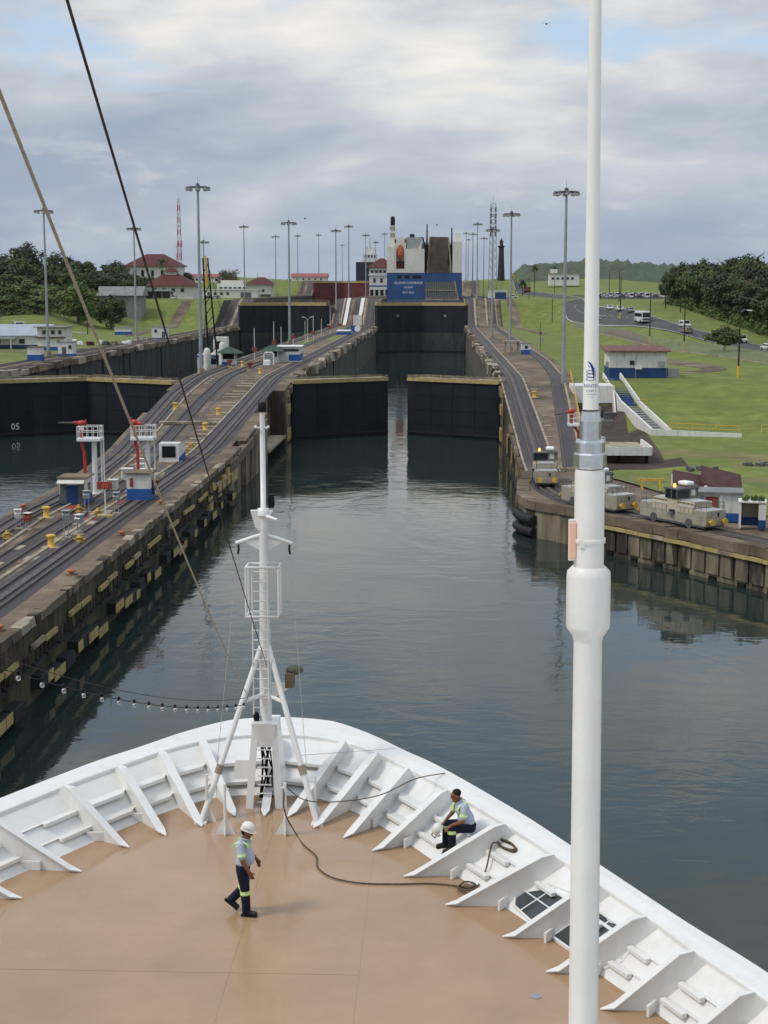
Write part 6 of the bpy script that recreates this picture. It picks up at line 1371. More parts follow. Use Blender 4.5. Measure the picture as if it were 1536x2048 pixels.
def upole(x, y, h_, lab, arm=None, base=True):
    t = thing('utility_pole', lab, 'utility pole', (x, y, gz(x, y)), 0, 'dark poles along the road fence'); MB().cyl((0, 0, 0), (0, 0, h_), .17, .11, n=7).build('pole', polem, t)
    if base: MB().cyl((0, 0, 0), (0, 0, 1.9), .2, n=8).build('yellow_base', yellow, t)
    if arm: MB().tube([(0, 0, h_-1.2), (arm*.8, 0, h_-.7), (arm*1.6, 0, h_-.8)], .05, 5).build('lamp_arm', galv, t); MB().box((arm*1.9, 0, h_-.8), (.8, .3, .18)).build('lamp', lampw, t)
upole(50.3, 252, 12, 'dark pole with yellow base closest to the blue-based house', .8); upole(52.5, 322, 12, 'dark pole with yellow base beside the lone roadside tree'); upole(49.3, 352, 12, 'dark pole with yellow base standing at the zebra bend'); upole(51.7, 430, 12, 'dark pole with yellow base by the bus')
for x, y, h_, lab in ((66, 440, 11, 'dark pole across the road from the bus'), (68, 425, 11, 'second dark pole across the road from the bus'), (62, 520, 10, 'dark pole in front of the car park'), (42, 560, 9, 'thin dark pole by the upper path'), (38, 640, 9, 'thin dark pole above the grass bank'), (44, 700, 9, 'thin dark pole on the upper lawn'), (58, 760, 9, 'thin dark pole behind the car park'), (36, 760, 12, 'dark pole below the lighthouse'), (41, 810, 12, 'dark pole by the excavator'), (72, 640, 10, 'dark pole at the car park edge'),
    (-112, 470, 11, 'dark pole by the low kiosk'), (-139, 452, 9, 'dark pole on the far bank lane')): upole(x, y, h_, lab, base=False)
paints = [M('car_white', (.72, .72, .72), .25, var=.02), M('car_silver', (.42, .43, .45), .3, .5, var=.02), M('car_dark', (.03, .03, .035), .25, var=.02), M('car_tan', (.30, .22, .14), .3, var=.02), M('car_red', (.35, .03, .03), .3, var=.02)]
def car_parts(parent, paint, sc_=1.0, van=False):
    hgt = 1.75 if van else 1.45
    body = [(-2.15, .35), (2.15, .35), (2.2, .75), (1.25, .92), (.7, hgt) if not van else (1.15, hgt), (-1.4, hgt) if not van else (-2.05, hgt), (-2.1, .95)]
    MB().prism([(x, -.85, z) for x, z in body], (0, 1.7, 0)).build('body', paint, parent, bevel=.06)
    mb = MB()
    for s in (-1, 1): mb.prism([(-1.75, s*.86, .97), (1.0, s*.86, .97), (.62, s*.82, hgt-.1), (-1.3, s*.82, hgt-.1)], (0, s*.02, 0))
    mb.build('side_windows', glass, parent)
    MB().prism([(1.23, -.72, .96), (1.23, .72, .96), (.76 if not van else 1.22, .66, hgt-.08), (.76 if not van else 1.22, -.66, hgt-.08)], (.05, 0, .04)).build('windscreen', glass, parent)
    MB().prism([(-2.14, -.72, 1.0), (-2.14, .72, 1.0), (-1.5 if not van else -2.1, .66, hgt-.1), (-1.5 if not van else -2.1, -.66, hgt-.1)], (-.05, 0, .03)).build('rear_window', glass, parent)
    for x in (-1.35, 1.35):
        for s in (-1, 1): wh = MB().cyl((x, s*.70, .33), (x, s*.90, .33), .33, n=12).build('wheel', rubber, parent); MB().cyl((x, s*.9, .33), (x, s*.91, .33), .18, n=8).build('rim', galv, wh)
    for s in (-1, 1): MB().b(2.16, 2.22, s*.6-.16, s*.6+.16, .62, .78).build('headlight', lampw, parent); MB().b(-2.17, -2.12, s*.65-.12, s*.65+.12, .75, .95).build('tail_light', red, parent)
def roadx(y): return interp(y, [(b_, a) for a, b_ in RD])
def road_dir(y): return math.atan2(-6, roadx(y-3)-roadx(y+3))
for y, lane, p, van, lab in ((341, -2.2, 0, True, 'white van-like car on the road past the lone tree'), (318, 2.3, 0, False, 'white car on the near bend of the road'), (363, 2.3, 3, False, 'tan car just ahead of the dark-windowed white car'), (376, -2.2, 0, True, 'white pickup car following the bus down the road'),
    (432, -2.2, 1, False, 'silver car just behind the bus'), (448, -2.2, 0, False, 'white car next behind the silver car'), (470, -2.2, 0, False, 'white car cresting the hill on the road'), (462, 2.2, 1, False, 'silver car going up the hill')):
    t = thing('car', lab, 'car', (0, 0, 0), road_dir(y)+(0 if lane < 0 else math.pi), 'cars on the road'); d = road_dir(y); x = roadx(y)+lane*math.sin(d)*1.0*(-1)*-1
    t.location = (roadx(y)-lane*math.sin(d)*-1, y-lane*math.cos(d), 0); t.location.z = gz(t.location.x, t.location.y)+.13; car_parts(t, paints[p], van=van)
t = thing('bus', 'white and green bus coming down the road', 'bus', (roadx(398)-2.0, 398, gz(roadx(398)-2.0, 398)+.13), road_dir(398))
MB().b(-4.5, 4.5, -1.2, 1.2, .4, 3.1).build('body', paints[0], t, bevel=.1); MB().b(4.5, 4.56, -1.05, 1.05, 1.5, 2.7).build('windscreen', glass, t)
for s in (-1, 1): MB().b(-4.2, 4.2, min(s*1.2, s*1.23), max(s*1.2, s*1.23), 1.6, 2.5).build('side_windows', glass, t)
MB().b(4.505, 4.55, -1.1, 1.1, .7, 1.2).build('green_stripe', roofgr, t)
for x in (-2.8, 2.8):
    for s in (-1, 1): MB().cyl((x, s*1.0, .5), (x, s*1.24, .5), .5, n=12).build('wheel', rubber, t)
rng = random.Random(5); tmpl = {}
names = ['white', 'silver', 'dark', 'tan', 'red']
for k in range(26):
    row, i = divmod(k, 9); x = 60.5+i*3.1+rng.uniform(-.2, .2); y = 574+row*19+rng.uniform(-.5, .5); p = rng.choice([0, 0, 0, 0, 1, 1, 2])
    if p not in tmpl:
        t = thing('parked_car', '', 'car'); car_parts(t, paints[p], van=(p == 0)); tmpl[p] = (t, [])
    nm = ['front', 'middle', 'back'][row]
    place(tmpl[p][0], tmpl[p][1], (x, y, gz(x, y)+.12), R(88+rng.uniform(-4, 4)), '%s parked car in the %s row of the car park' % (names[p], nm))['group'] = '%s cars in the %s row of the car park' % (names[p], nm)
for x, y, rz, p, lab in ((-131, 461, .5, 0, 'white pickup on the lane of the far bank'), (-110.5, 618, 1.5, 0, 'white car in front of the carport'), (-96, 640, 1.2, 1, 'silver car beside the red-roofed house'), (-99.5, 642, 1.2, 2, 'dark car beside the silver one at the red-roofed house'), (33.5, 690, .2, 0, 'white car by the upper shed'), (29, 668, .1, 1, 'silver car by the upper shed')):
    t = thing('parked_car', lab, 'car', (x, y, gz(x, y)+.1), rz); car_parts(t, paints[p], van=(p == 0))
# ================================================================== TREES
def crown_mesh(name, seed, n_clump, leaves, R_=1.0, flat=.75, lsz=.12, sparse=False):
    rg = random.Random(seed); mb = MB(); C = []
    for k in range(n_clump):
        while True:
            p = Vector((rg.uniform(-1, 1), rg.uniform(-1, 1), rg.uniform(-1, 1)))
            if p.length < 1: break
        p = Vector((p.x*.78, p.y*.78, p.z*flat*.8)); C.append((p, rg.uniform(.2, .42)))
    for p, r in C:
        for q in range(leaves):
            d = Vector((rg.gauss(0, 1), rg.gauss(0, 1), rg.gauss(0, 1))).normalized(); c = p+Vector((d.x*r, d.y*r, d.z*r*.75))*(rg.random()**.35)
            nrm = (d+Vector((rg.uniform(-.7, .7), rg.uniform(-.7, .7), rg.uniform(0, .9)))).normalized(); u_ = nrm.orthogonal().normalized(); v_ = nrm.cross(u_); a = rg.random()*6.28
            e1 = (u_*math.cos(a)+v_*math.sin(a))*lsz*rg.uniform(.6, 1.3); e2 = (v_*math.cos(a)-u_*math.sin(a))*lsz*rg.uniform(.35, .8)
            mb.add([c-e1, c-e2*.9, c+e1, c+e2], [(0, 1, 2, 3)])
    me = bpy.data.meshes.new(name); me.from_pydata(mb.v, [], mb.f); me.update(); return me
crowns = [crown_mesh('crown_a', 1, 34, 95, flat=.8, lsz=.085), crown_mesh('crown_b', 2, 28, 110, flat=.62, lsz=.085), crown_mesh('crown_c', 3, 44, 80, flat=.95, lsz=.075), crown_mesh('crown_d', 4, 22, 120, flat=.7, lsz=.09), crown_mesh('crown_e', 5, 30, 34, flat=.8, lsz=.06)]
CM = {}
def crown_with(i, mat):
    if (i, mat.name) not in CM: c = crowns[i].copy(); c.materials.append(mat); CM[(i, mat.name)] = c
    return CM[(i, mat.name)]
trunkm = []
for s in range(3):
    rg = random.Random(40+s); mb = MB(); mb.tube([(0, 0, -.06), (.02, .01, .25), (.0, .03, .5)], .05, 6, rf=lambda t: .05*(1-.45*t))
    for k in range(7):
        a = k*.9+rg.random(); z = .32+.05*k; mb.tube([(0, 0, z), (.12*math.cos(a), .12*math.sin(a), z+.12), (.33*math.cos(a), .33*math.sin(a), z+.28)], .02, 4, rf=lambda t: .022*(1-.75*t))
    me = bpy.data.meshes.new('trunk'); me.from_pydata(mb.v, [], mb.f); me.materials.append(bark); me.update(); trunkm.append(me)
def tree(x, y, h_, w_, mat, lab, ci=None, group=None, z=None, rgen=random):
    z = gz(x, y) if z is None else z
    t = thing('tree', lab, 'tree', (x, y, z), rgen.random()*6.28, group)
    tr = bpy.data.objects.new('trunk', trunkm[rgen.randrange(3)]); COL.objects.link(tr); tr.parent = t; tr.scale = (h_*.9, h_*.9, h_)
    ci = rgen.randrange(4) if ci is None else ci
    c = bpy.data.objects.new('crown', crown_with(ci, mat)); COL.objects.link(c); c.parent = t; c.location = (0, 0, h_*.53); c.scale = (w_/2*1.12, w_/2*1.12, h_*.52)
    return t
rg = random.Random(21)
# wooded hill on the left
k = 0
for x, y, h_, w_, m_ in [(-168, 560, 21, 19, leafA), (-186, 575, 23, 20, leafA), (-205, 590, 22, 20, leafA), (-222, 600, 22, 22, leafA), (-172, 600, 20, 17, leafB), (-158, 590, 17, 15, leafA), (-151, 620, 19, 16, leafA), (-146, 585, 14, 13, leafB), (-140, 600, 13, 12, leafA), (-190, 545, 18, 18, leafB), (-176, 530, 16, 17, leafA), (-205, 550, 19, 19, leafA), (-160, 545, 15, 15, leafB), (-152, 540, 13, 14, leafD), (-143, 535, 12, 15, leafD), (-133, 530, 11, 12, leafB), (-164, 515, 12, 14, leafA), (-180, 505, 12, 14, leafC), (-195, 515, 13, 15, leafA), (-150, 500, 9, 11, leafB), (-139, 505, 8.5, 10, leafD), (-127, 545, 10, 11, leafA), (-240, 610, 24, 22, leafA), (-215, 570, 20, 19, leafB), (-230, 575, 21, 20, leafA), (-166, 640, 21, 18, leafA), (-185, 650, 24, 20, leafA), (-128, 610, 13, 13, leafA), (-135, 625, 15, 14, leafA), (-143, 640, 16, 15, leafA)]:
    if x > -125: continue
    y += 8; h_ *= .86
    wh = ' on the hill crest' if y > 605 else ' halfway up the hill' if y > 552 else ' at the foot of the hill'
    wh += ', towards the red-roofed houses' if x > -162 else ', behind the long shed'
    tree(x, y, h_, w_, m_, {'dark_green_leaves': 'dark dense tree', 'mid_green_leaves': 'mid-green leafy tree', 'fresh_green_leaves': 'bright green tree by the lane', 'olive_brown_leaves': 'brownish thin tree'}[m_.name]+wh, group=m_.name.split('_')[0]+' trees'+wh, rgen=rg)
tree(-125, 512, 15, 15, leafD, 'rounded bright green tree in front of the grey-roofed hill shed'); tree(-115.5, 520, 12.5, 11, leafB, 'smaller green tree at the corner of the grey-roofed hill shed')
tree(-186+58-6, 430, 10.5, 12, leafC, 'half-bare brownish tree behind the long shed', ci=4); tree(-146, 425, 9, 12, leafC, 'sparse olive tree next to the half-bare one', ci=4); tree(-152, 452, 8, 11, leafA, 'low dark tree at the shed\'s back corner')
tree(-132, 772, 9, 10, leafA, 'dark tree before the hilltop house'); tree(-163, 745, 15, 15, leafA, 'round dark tree beside the hilltop house'); tree(-121, 860, 16, 16, leafC, 'large bare-twigged tree behind the clubhouse', ci=4); tree(-126, 880, 12, 12, leafC, 'smaller bare-twigged tree behind the clubhouse', ci=4); tree(-140, 700, 8, 12, leafA, 'dark low tree between the two red-roofed houses')
mb = MB(); rgu = random.Random(8)      # thicket at the foot of the wooded hill
for k in range(9000):
    x = -rgu.uniform(126, 225); y = interp(-x, [(126, 535), (150, 500), (225, 500)])+rgu.uniform(0, 1)**1.5*70; hh = rgu.random()*3.6
    c = Vector((x, y, gz(x, y)+hh)); a = rgu.random()*6.28; e1 = Vector((math.cos(a), math.sin(a), rgu.uniform(-.5, .8)))*.62; e2 = Vector((-math.sin(a), math.cos(a), rgu.uniform(0, 1)))*.36
    mb.add([c-e1, c-e2, c+e1, c+e2], [(0, 1, 2, 3)])
ug = mb.build('undergrowth', leafB); ug['kind'] = 'stuff'; ug['label'] = 'dense green thicket at the foot of the wooded hill'; ug['category'] = 'undergrowth'
# palm
def palm(x, y, h_, lab):
    t = thing('palm_tree', lab, 'palm tree', (x, y, gz(x, y))); MB().tube([(0, 0, -.5), (.1, 0, h_*.5), (0, 0, h_)], .3, 7, rf=lambda q: .32-.12*q).build('trunk', bark, t)
    mb = MB()
    for k in range(16):
        a = k*2*math.pi/16*1.0+.2; e = .9-1.3*(k % 3)/2; L_ = 3.2; prev = None
        for j in range(7):
            f = j/6; p = Vector((math.cos(a)*L_*f, math.sin(a)*L_*f, h_+L_*(e*f-1.0*f*f))); nr = Vector((-math.sin(a), math.cos(a), 0))*(.55*math.sin(math.pi*min(1, f*.9+.1))+.05)
            if prev: mb.add([prev[0]-prev[1]+Vector((0, 0, -.3)), prev[0], p, p-nr+Vector((0, 0, -.3))], [(0, 1, 2, 3)]); mb.add([prev[0], prev[0]+prev[1]+Vector((0, 0, -.3)), p+nr+Vector((0, 0, -.3)), p], [(0, 1, 2, 3)])
            prev = (p, nr)
    mb.build('crown', leafA, t)
palm(-139, 745, 13.5, 'tall palm in front of the hilltop house\'s red roof'); palm(-101, 880, 8, 'short palm behind the clubhouse'); palm(62, 985, 12, 'distant palm on the far grass rise'); palm(76, 1000, 10, 'shorter distant palm on the far grass rise'); palm(45, 820, 8, 'short palm near the excavator')
# forest on the right
rg = random.Random(9)
FT = []
for i in range(15):
    y = 330+i*13+rg.uniform(-3, 3); x0 = interp(y, [(300, 86), (340, 83), (400, 78), (470, 74), (540, 86)])
    for r_ in range(3):
        FT.append((x0+r_*9+rg.uniform(-2, 2), y+rg.uniform(-4, 4), rg.uniform(11.5, 14)+r_*1.6, rg.uniform(10, 13), rg.choice([leafA, leafA, leafA, leafB]), r_))
for x, y, h_, w_, m_, r_ in FT:
    row = ('standing at the road edge of the wood', 'in the middle of the roadside wood', 'towering at the back of the roadside wood')[r_]; far_end = ' beyond the car park bend' if y > 450 else ' opposite the lone tree' if y < 385 else ' opposite the bus'
    tree(x, y, h_, w_, m_, ('dark green' if m_ == leafA else 'mid-green')+' tree '+row+far_end, group='%s trees %s%s' % (m_.name.split('_')[0], row, far_end), rgen=rg)
tree(85, 372, 13, 11, leafC, 'reddish-brown crowned tree at the wood edge'); tree(81, 405, 12, 9, leafC, 'second reddish-brown crowned tree deeper in the wood edge')
tree(60.0, 316, 6.2, 7.5, leafB, 'lone small tree between the fence and road', ci=1)
mb = MB(); rg = random.Random(4)       # undergrowth along the wood edge
for k in range(9000):
    y = rg.uniform(290, 520); x = interp(y, [(290, 84), (340, 78), (400, 73), (470, 70), (520, 78)])+rg.uniform(0, 6)**1.1; hh = rg.random()*min(3.2, .8+1.1*(x-interp(y, [(290, 84), (340, 78), (400, 73), (470, 70), (520, 78)])))
    c = Vector((x, y, gz(x, y)+hh)); a = rg.random()*6.28; e1 = Vector((math.cos(a), math.sin(a), rg.uniform(-.5, .8)))*.42; e2 = Vector((-math.sin(a), math.cos(a), rg.uniform(0, 1)))*.22
    mb.add([c-e1, c-e2, c+e1, c+e2], [(0, 1, 2, 3)])
ug = mb.build('undergrowth', leafD); ug['kind'] = 'stuff'; ug['label'] = 'bright green undergrowth along the wood edge'; ug['category'] = 'undergrowth'
# a few birds
for px_, py_, Y, lab in ((1093, 48, 160, 'small dark bird high in the sky by the antenna'), (874, 450, 420, 'small dark bird above the car carrier'), (610, 437, 420, 'small dark bird near the floodlight masts')):
    p = aty(px_, py_, Y); t = thing('bird', lab, 'bird', p); k = Y/160*.30
    MB().ell((0, 0, 0), (.35*k, .8*k, .25*k)).build('body', blk, t)
    for s in (-1, 1): MB().add([(0, .3*k, .05*k), (0, -.3*k, .05*k), (s*1.0*k, -.1*k, .5*k), (s*1.9*k, -.4*k, .3*k), (s*1.0*k, .35*k, .5*k)], [(0, 1, 2, 4), (2, 3, 4)]).build('wing', blk, t)
# ================================================================== PEOPLE
def remeshed(name, caps, voxel, mat, parent, smooth=4):
    mb = MB()
    for c in caps:
        if c[0] == 'c':
            _, a, b_, r0, r1 = c; mb.cyl(a, b_, r0, r1, n=14); mb.ell(a, r0, 14, 8); mb.ell(b_, r1, 14, 8)
        else:
            mb.ell(c[1], c[2], 16, 10, rot=c[3] if len(c) > 3 else None)
    o = mb.build(name, mat)
    md = o.modifiers.new('r', 'REMESH'); md.mode = 'VOXEL'; md.voxel_size = voxel; md.use_smooth_shade = True
    ms = o.modifiers.new('s', 'SMOOTH'); ms.factor = 0.5; ms.iterations = smooth
    bpy.context.view_layer.update()
    me = bpy.data.meshes.new_from_object(o.evaluated_get(bpy.context.evaluated_depsgraph_get()))
    old = o.data; o.modifiers.clear(); o.data = me; bpy.data.meshes.remove(old)
    me.name = name; o.parent = parent
    for p in me.polygons: p.use_smooth = True
    return o
def V3(*a): return Vector(a)
def hand_caps(wr, d, palm_n, side, curl=0.5):
    """wrist point, hand direction, palm normal (towards palm), thumb side vector"""
    d = d.normalized(); s = side.normalized(); nn = palm_n.normalized(); C = []
    pc = wr+d*0.05
    for k in range(4):
        o = s*(0.030-0.020*k); C.append(('c', wr+o*0.7, wr+d*0.088+o, 0.014, 0.0125))
        L = (0.072, 0.080, 0.074, 0.058)[k]; a = wr+d*0.088+o; b_ = a+(d*math.cos(curl)+nn*math.sin(curl))*L*0.5; e = b_+(d*math.cos(curl*2)+nn*math.sin(curl*2))*L*0.5
        C += [('c', a, b_, 0.0100, 0.0088), ('c', b_, e, 0.0088, 0.0072)]
    a = wr+d*0.025+s*0.03; b_ = a+(d*0.6+s*0.7+nn*0.2).normalized()*0.042; C += [('c', a, b_, 0.013, 0.011), ('c', b_, b_+(d*0.9+s*0.25+nn*0.3).normalized()*0.032, 0.011, 0.008)]
    return C
def ring_band(parent, a, b_, f0, f1, r, mat, name, n=18, sx=1.0):
    a, b_ = Vector(a), Vector(b_); d = (b_-a); mb = MB(); mb.lathe([(r, 0), (r*1.02, d.length*(f1-f0)*.5), (r, d.length*(f1-f0))], a+d*f0, n=n, ax=d); return mb.build(name, mat, parent)
def person(loc, rz, lab, J, helmet=True, hairy=False):
    t = thing('person', lab, 'person', loc, rz)
    H, Nk, hd = J['head'], J['neck'], J['hdir'].normalized(); hup = J['hup'].normalized(); hs = hd.cross(hup).normalized()
    rot = Matrix((hd, hs*-1, hup)).transposed()
    caps = [('e', H+hup*.02, (.098, .078, .112), rot), ('e', H+hd*.03-hup*.07, (.062, .058, .06), rot), ('c', Nk-hup*.05, H-hup*.06, .062, .058),
            ('c', H+hd*.092+hup*.01, H+hd*.112-hup*.022, .010, .014), ('e', H+hd*.083-hup*.058, (.018, .026, .010), rot), ('e', H+hd*.085+hup*.03, (.016, .045, .010), rot)]
    for s in (-1, 1): caps.append(('e', H+hs*s*.08-hd*.005, (.022, .012, .034), rot))
    caps += [('c', J['pel'], J['chest'], .11, .12), ('c', J['chest'], Nk, .10, .06)]
    for S_ in ('R', 'L'):
        sh, el, wr = J['sh'+S_], J['el'+S_], J['wr'+S_]
        caps += [('c', J['chest'], sh, .08, .055), ('c', sh, el, .052, .044), ('c', el, wr, .045, .029)]
        hdv = J['ha'+S_]; caps += hand_caps(wr, hdv, J['pn'+S_], J['ts'+S_], J.get('curl', .5))
        hp, kn, an_ = J['hi'+S_], J['kn'+S_], J['an'+S_]; caps += [('c', J['pel'], hp, .1, .085), ('c', hp, kn, .075, .055), ('c', kn, an_, .055, .042)]
    body = remeshed('body', caps, .0065, skin, t, 2)
    for s in (-1, 1): MB().ell(H+hd*.086+hup*.015+hs*s*.03, (.012, .012, .008), 8, 6).build('eye', blk, body); MB().box(H+hd*.092+hup*.034+hs*s*.031, (.012, .036, .008), rot=rot).build('eyebrow', hair, body)
    # shirt
    B = J['belly']; ch = J['chest']; tor = J['torax']
    trot = Matrix((tor[0], tor[1], tor[2])).transposed()
    sc_ = [('e', ch, (.148, .19, .17), trot), ('e', B, (.172, .185, .16), trot), ('c', J['pel']+tor[2]*.05, ch, .135, .14), ('c', Nk-hup*.03, ch+tor[2]*.1, .072, .11), ('e', J['pel']+tor[2]*.08, (.14, .175, .10), trot)]
    for S_ in ('R', 'L'): sh, el = J['sh'+S_], J['el'+S_]; sc_ += [('c', ch+tor[2]*.07, sh, .10, .078), ('c', sh, sh+(el-sh)*.72, .078, .072), ('c', ch-tor[2]*.02, sh-tor[2]*.03, .12, .07)]
    remeshed('shirt', sc_, .012, shirt, t, 6)
    MB().tube([Nk+hup*.0+trot @ V3(.075*math.cos(a), .075*math.sin(a), .012*math.cos(a+3.14)) for a in [i*math.pi/8 for i in range(17)]], .018, 6).build('collar', shirt, t)
    for S_ in ('R', 'L'):
        sh, el = J['sh'+S_], J['el'+S_]
        for f0, f1, m_ in ((.52, .60, hivis), (.60, .66, silver), (.66, .74, hivis)): ring_band(t, sh, el, f0, f1, .0815, m_, 'sleeve_stripe')
        for off, m_ in ((-.022, hivis), (0, silver), (.022, hivis)):   # shoulder stripes
            c0 = sh+(ch-sh)*.30; pts = [c0+trot @ V3(-.142*math.cos(a), off*1.0, .10*math.sin(a)-.01) for a in [i*math.pi/10 for i in range(11)]]
            MB().tube(pts, .0105, 5).build('shoulder_stripe', m_, t)
    # trousers
    tc_ = [('e', J['pel'], (.138, .170, .12), trot)]
    for S_ in ('R', 'L'):
        hp, kn, an_ = J['hi'+S_], J['kn'+S_], J['an'+S_]; tc_ += [('c', J['pel'], hp, .13, .11), ('c', hp, kn, .114, .090), ('c', kn, an_, .090, .080)]
    remeshed('trousers', tc_, .011, navy, t, 5)
    MB().lathe([(.1, -.02), (.1, .02)], J['pel']+tor[2]*.06, n=18, ax=tor[2]).build('belt', boot, t)
    for S_ in ('R', 'L'):
        kn, an_ = J['kn'+S_], J['an'+S_]
        for f0, f1, m_ in ((J['band'], J['band']+.07, hivis), (J['band']+.07, J['band']+.12, silver), (J['band']+.12, J['band']+.19, hivis)): ring_band(t, kn, an_, f0, f1, .0945, m_, 'leg_stripe')
        fd = J['fo'+S_].normalized(); fu = J['fu'+S_].normalized()
        heel = an_-fu*.055-fd*.035; remeshed('boot', [('c', an_+fu*.06, an_-fu*.03, .062, .058), ('c', heel, heel+fd*.20, .042, .048), ('c', heel+fu*.03, heel+fd*.14+fu*.01, .05, .045)], .009, boot, t, 3)
        fs = fd.cross(fu).normalized(); MB().box(heel+fd*.085-fu*.038, (.31, .105, .03), rot=Matrix((fd, fs*-1, fu)).transposed()).build('boot_sole', blk, t, bevel=.012)
    if hairy or helmet:
        hc = [('e', H+hup*.05-hd*.012, (.102, .085, .10), rot)] if hairy else [('e', H-hd*.04+hup*.01, (.075, .083, .085), rot)]
        remeshed('hair', hc, .01, hair, t, 2) if not hairy else MB().ell(H+hup*.062-hd*.022, (.096, .084, .085), 16, 10, rot=rot).build('hair', hair, t)
    if helmet: make_helmet(t, H+hup*.055, hd, hup)
    return t
def make_helmet(parent, c, hd, hup, name='hard_hat'):
    hs = hd.cross(hup).normalized(); rot = Matrix((hd, hs*-1, hup)).transposed(); mb = MB(); prof = [(1.0, 0), (.99, .03), (.94, .065), (.8, .105), (.55, .135), (.25, .148), (.02, .15)]
    V = []; n_ = 24
    for r, z in prof:
        for i in range(n_): a = 2*math.pi*i/n_; V.append(c+rot @ V3(.135*r*math.cos(a), .112*r*math.sin(a), z))
    mb.add(V, [(j*n_+i, j*n_+(i+1) % n_, (j+1)*n_+(i+1) % n_, (j+1)*n_+i) for j in range(len(prof)-1) for i in range(n_)], 0, True); mb.add(V[-n_:], [tuple(range(n_))])
    h_ = mb.build(name, helm, parent)
    V = []
    for i in range(n_):
        a = 2*math.pi*i/n_; k = 1+.30*max(0, math.cos(a))**2+.06
        V += [c+rot @ V3(.135*math.cos(a), .112*math.sin(a), .012), c+rot @ V3(.135*k*math.cos(a), .112*(1.07)*math.sin(a), -.004-.012*max(0, math.cos(a)))]
    m2 = MB(); m2.add(V, [(2*i, 2*i+1, (2*i+3) % (2*n_), (2*i+2) % (2*n_)) for i in range(n_)], 0, True); m2.build('brim', helm, h_)
    MB().tube([c+rot @ V3(.135*x, 0, .152*math.sqrt(max(0, 1-x*x))+.002) for x in (-.9, -.6, -.3, 0, .3, .6, .9)], .012, 6).build('crown_ridge', helm, h_)
    o = text_mb('GATUN', .042, roofgr, 'helmet_lettering', h_, lambda q: c+rot @ V3(.125*math.sin(q.x/.125*1.0)*1.0, -.1135*math.sqrt(max(.0, 1-(q.x/.2)**2))*1.0, .03+q.y)); return h_
Xv, Yv, Zv = V3(1, 0, 0), V3(0, 1, 0), V3(0, 0, 1)
walk = dict(head=V3(.085, 0, 1.575), neck=V3(.035, 0, 1.46), hdir=V3(1, -.05, -.28), hup=V3(.28, 0, 1), pel=V3(0, 0, .93), chest=V3(.0, 0, 1.25), belly=V3(.055, 0, 1.08), torax=(Xv, Yv, Zv),
    shR=V3(-.005, -.20, 1.385), elR=V3(.055, -.275, 1.12), wrR=V3(.19, -.265, .905), haR=V3(.35, .05, -.9), pnR=V3(-.3, .9, 0), tsR=V3(.9, .25, .3),
    shL=V3(.01, .20, 1.385), elL=V3(.03, .275, 1.13), wrL=V3(.20, .25, .97), haL=V3(.4, -.05, -.85), pnL=V3(-.3, -.9, 0), tsL=V3(.9, -.25, .3),
    hiR=V3(0, -.09, .89), knR=V3(.055, -.10, .50), anR=V3(.075, -.10, .105), foR=V3(1, -.06, 0), fuR=Zv,
    hiL=V3(0, .09, .89), knL=V3(.0, .10, .48), anL=V3(-.245, .10, .225), foL=V3(.80, 0, -.62), fuL=V3(.62, 0, .80), band=.03, curl=.35)
person((-3.58, 25.95, DZ+.012), R(-6), 'person in white hard hat, pale blue shirt and navy trousers walking across deck', walk)
tx = V3(.90, 0, .44).normalized(); tz = V3(.44, 0, .9).normalized(); tup = tz; tfw = V3(.9, 0, -.44).normalized()
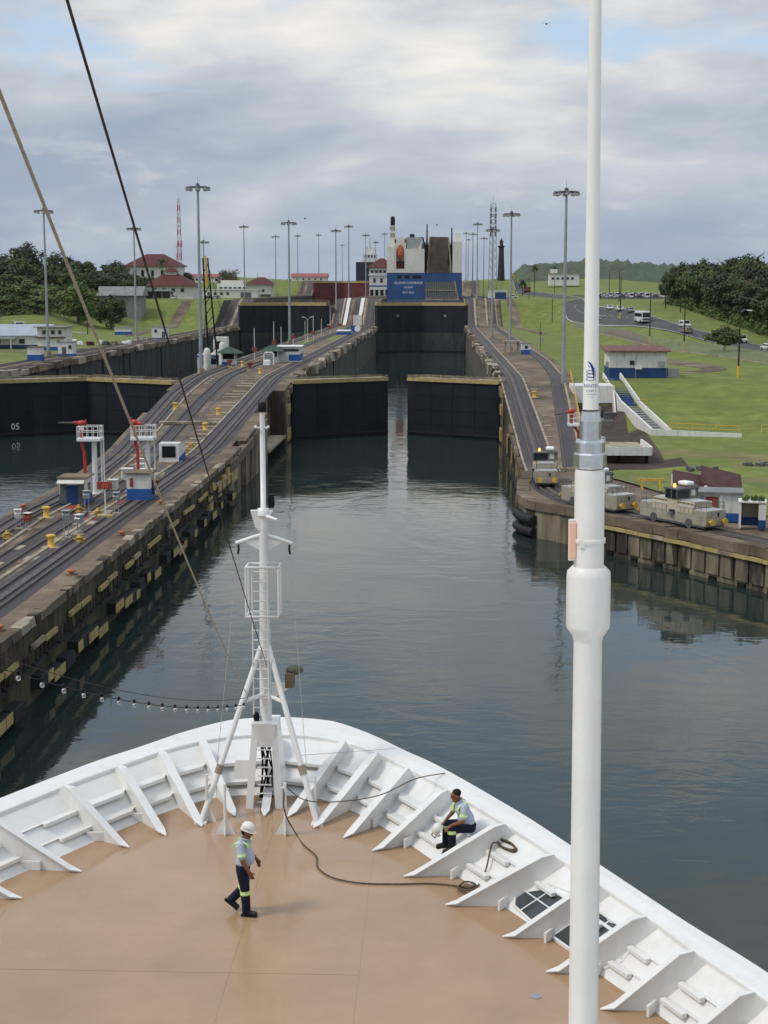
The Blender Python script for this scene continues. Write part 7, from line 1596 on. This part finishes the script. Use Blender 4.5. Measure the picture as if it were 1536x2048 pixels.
sit = dict(head=V3(.30, 0, .76), neck=V3(.235, 0, .655), hdir=V3(1, -.1, -.12), hup=V3(.12, 0, 1), pel=V3(0, 0, .11), chest=V3(.155, 0, .46), belly=V3(.085, 0, .28), torax=(tfw, Yv, tz),
    shR=V3(.19, -.195, .575), elR=V3(.27, -.27, .315), wrR=V3(.47, -.16, .20), haR=V3(.8, .2, -.5), pnR=V3(0, 0, -1), tsR=V3(.2, .9, .1),
    shL=V3(.19, .195, .575), elL=V3(.25, .27, .315), wrL=V3(.46, .15, .205), haL=V3(.8, -.1, -.55), pnL=V3(0, 0, -1), tsL=V3(.2, -.9, .1),
    hiR=V3(.02, -.10, .10), knR=V3(.43, -.17, .125), anR=V3(.45, -.15, -.255), foR=V3(1, -.12, -.05), fuR=Zv,
    hiL=V3(.02, .10, .10), knL=V3(.43, .13, .125), anL=V3(.42, .12, -.255), foL=V3(1, .1, -.05), fuL=Zv, band=.05, curl=.6)
SEAT = V3(0.66, 28.72, 13.13)
sp_ = person(SEAT, R(200), 'person with short dark hair in pale shirt sitting on the bulwark shelf', sit, helmet=False, hairy=True)
mr = Matrix.Rotation(R(200), 3, 'Z'); hc = SEAT+mr @ V3(.60, -.16, .03)
hh = thing('held_hard_hat', 'white hard hat hanging from the seated person\'s hand', 'hard hat', hc)
make_helmet(hh, V3(0, 0, 0), mr @ V3(.5, 0, -.86), mr @ V3(.86, 0, .5), 'shell'); MB().tube([mr @ V3(.05, -.1, -.02), mr @ V3(.13, -.08, -.12), mr @ V3(.1, 0, -.16), mr @ V3(0, .08, -.1)], .012, 6).build('chin_strap', blk, hh)
# ================================================================== HAZE
hz = MB().b(-1700, 1700, -260, 3100, -4.2, 95).build('haze', [])
hz.data.materials.clear(); hm = bpy.data.materials.new('thin_air_haze'); hm.use_nodes = True; ht = hm.node_tree; ht.nodes.clear()
ho = ht.nodes.new('ShaderNodeOutputMaterial'); pv = ht.nodes.new('ShaderNodeVolumePrincipled'); pv.inputs['Color'].default_value = (0.86, 0.92, 1, 1); pv.inputs['Density'].default_value = 0.000022; pv.inputs['Anisotropy'].default_value = 0.1
ht.links.new(pv.outputs[0], ho.inputs['Volume']); hz.data.materials.append(hm); hz['kind'] = 'stuff'; hz['label'] = 'thin pale haze in the air over the locks'; hz['category'] = 'haze'
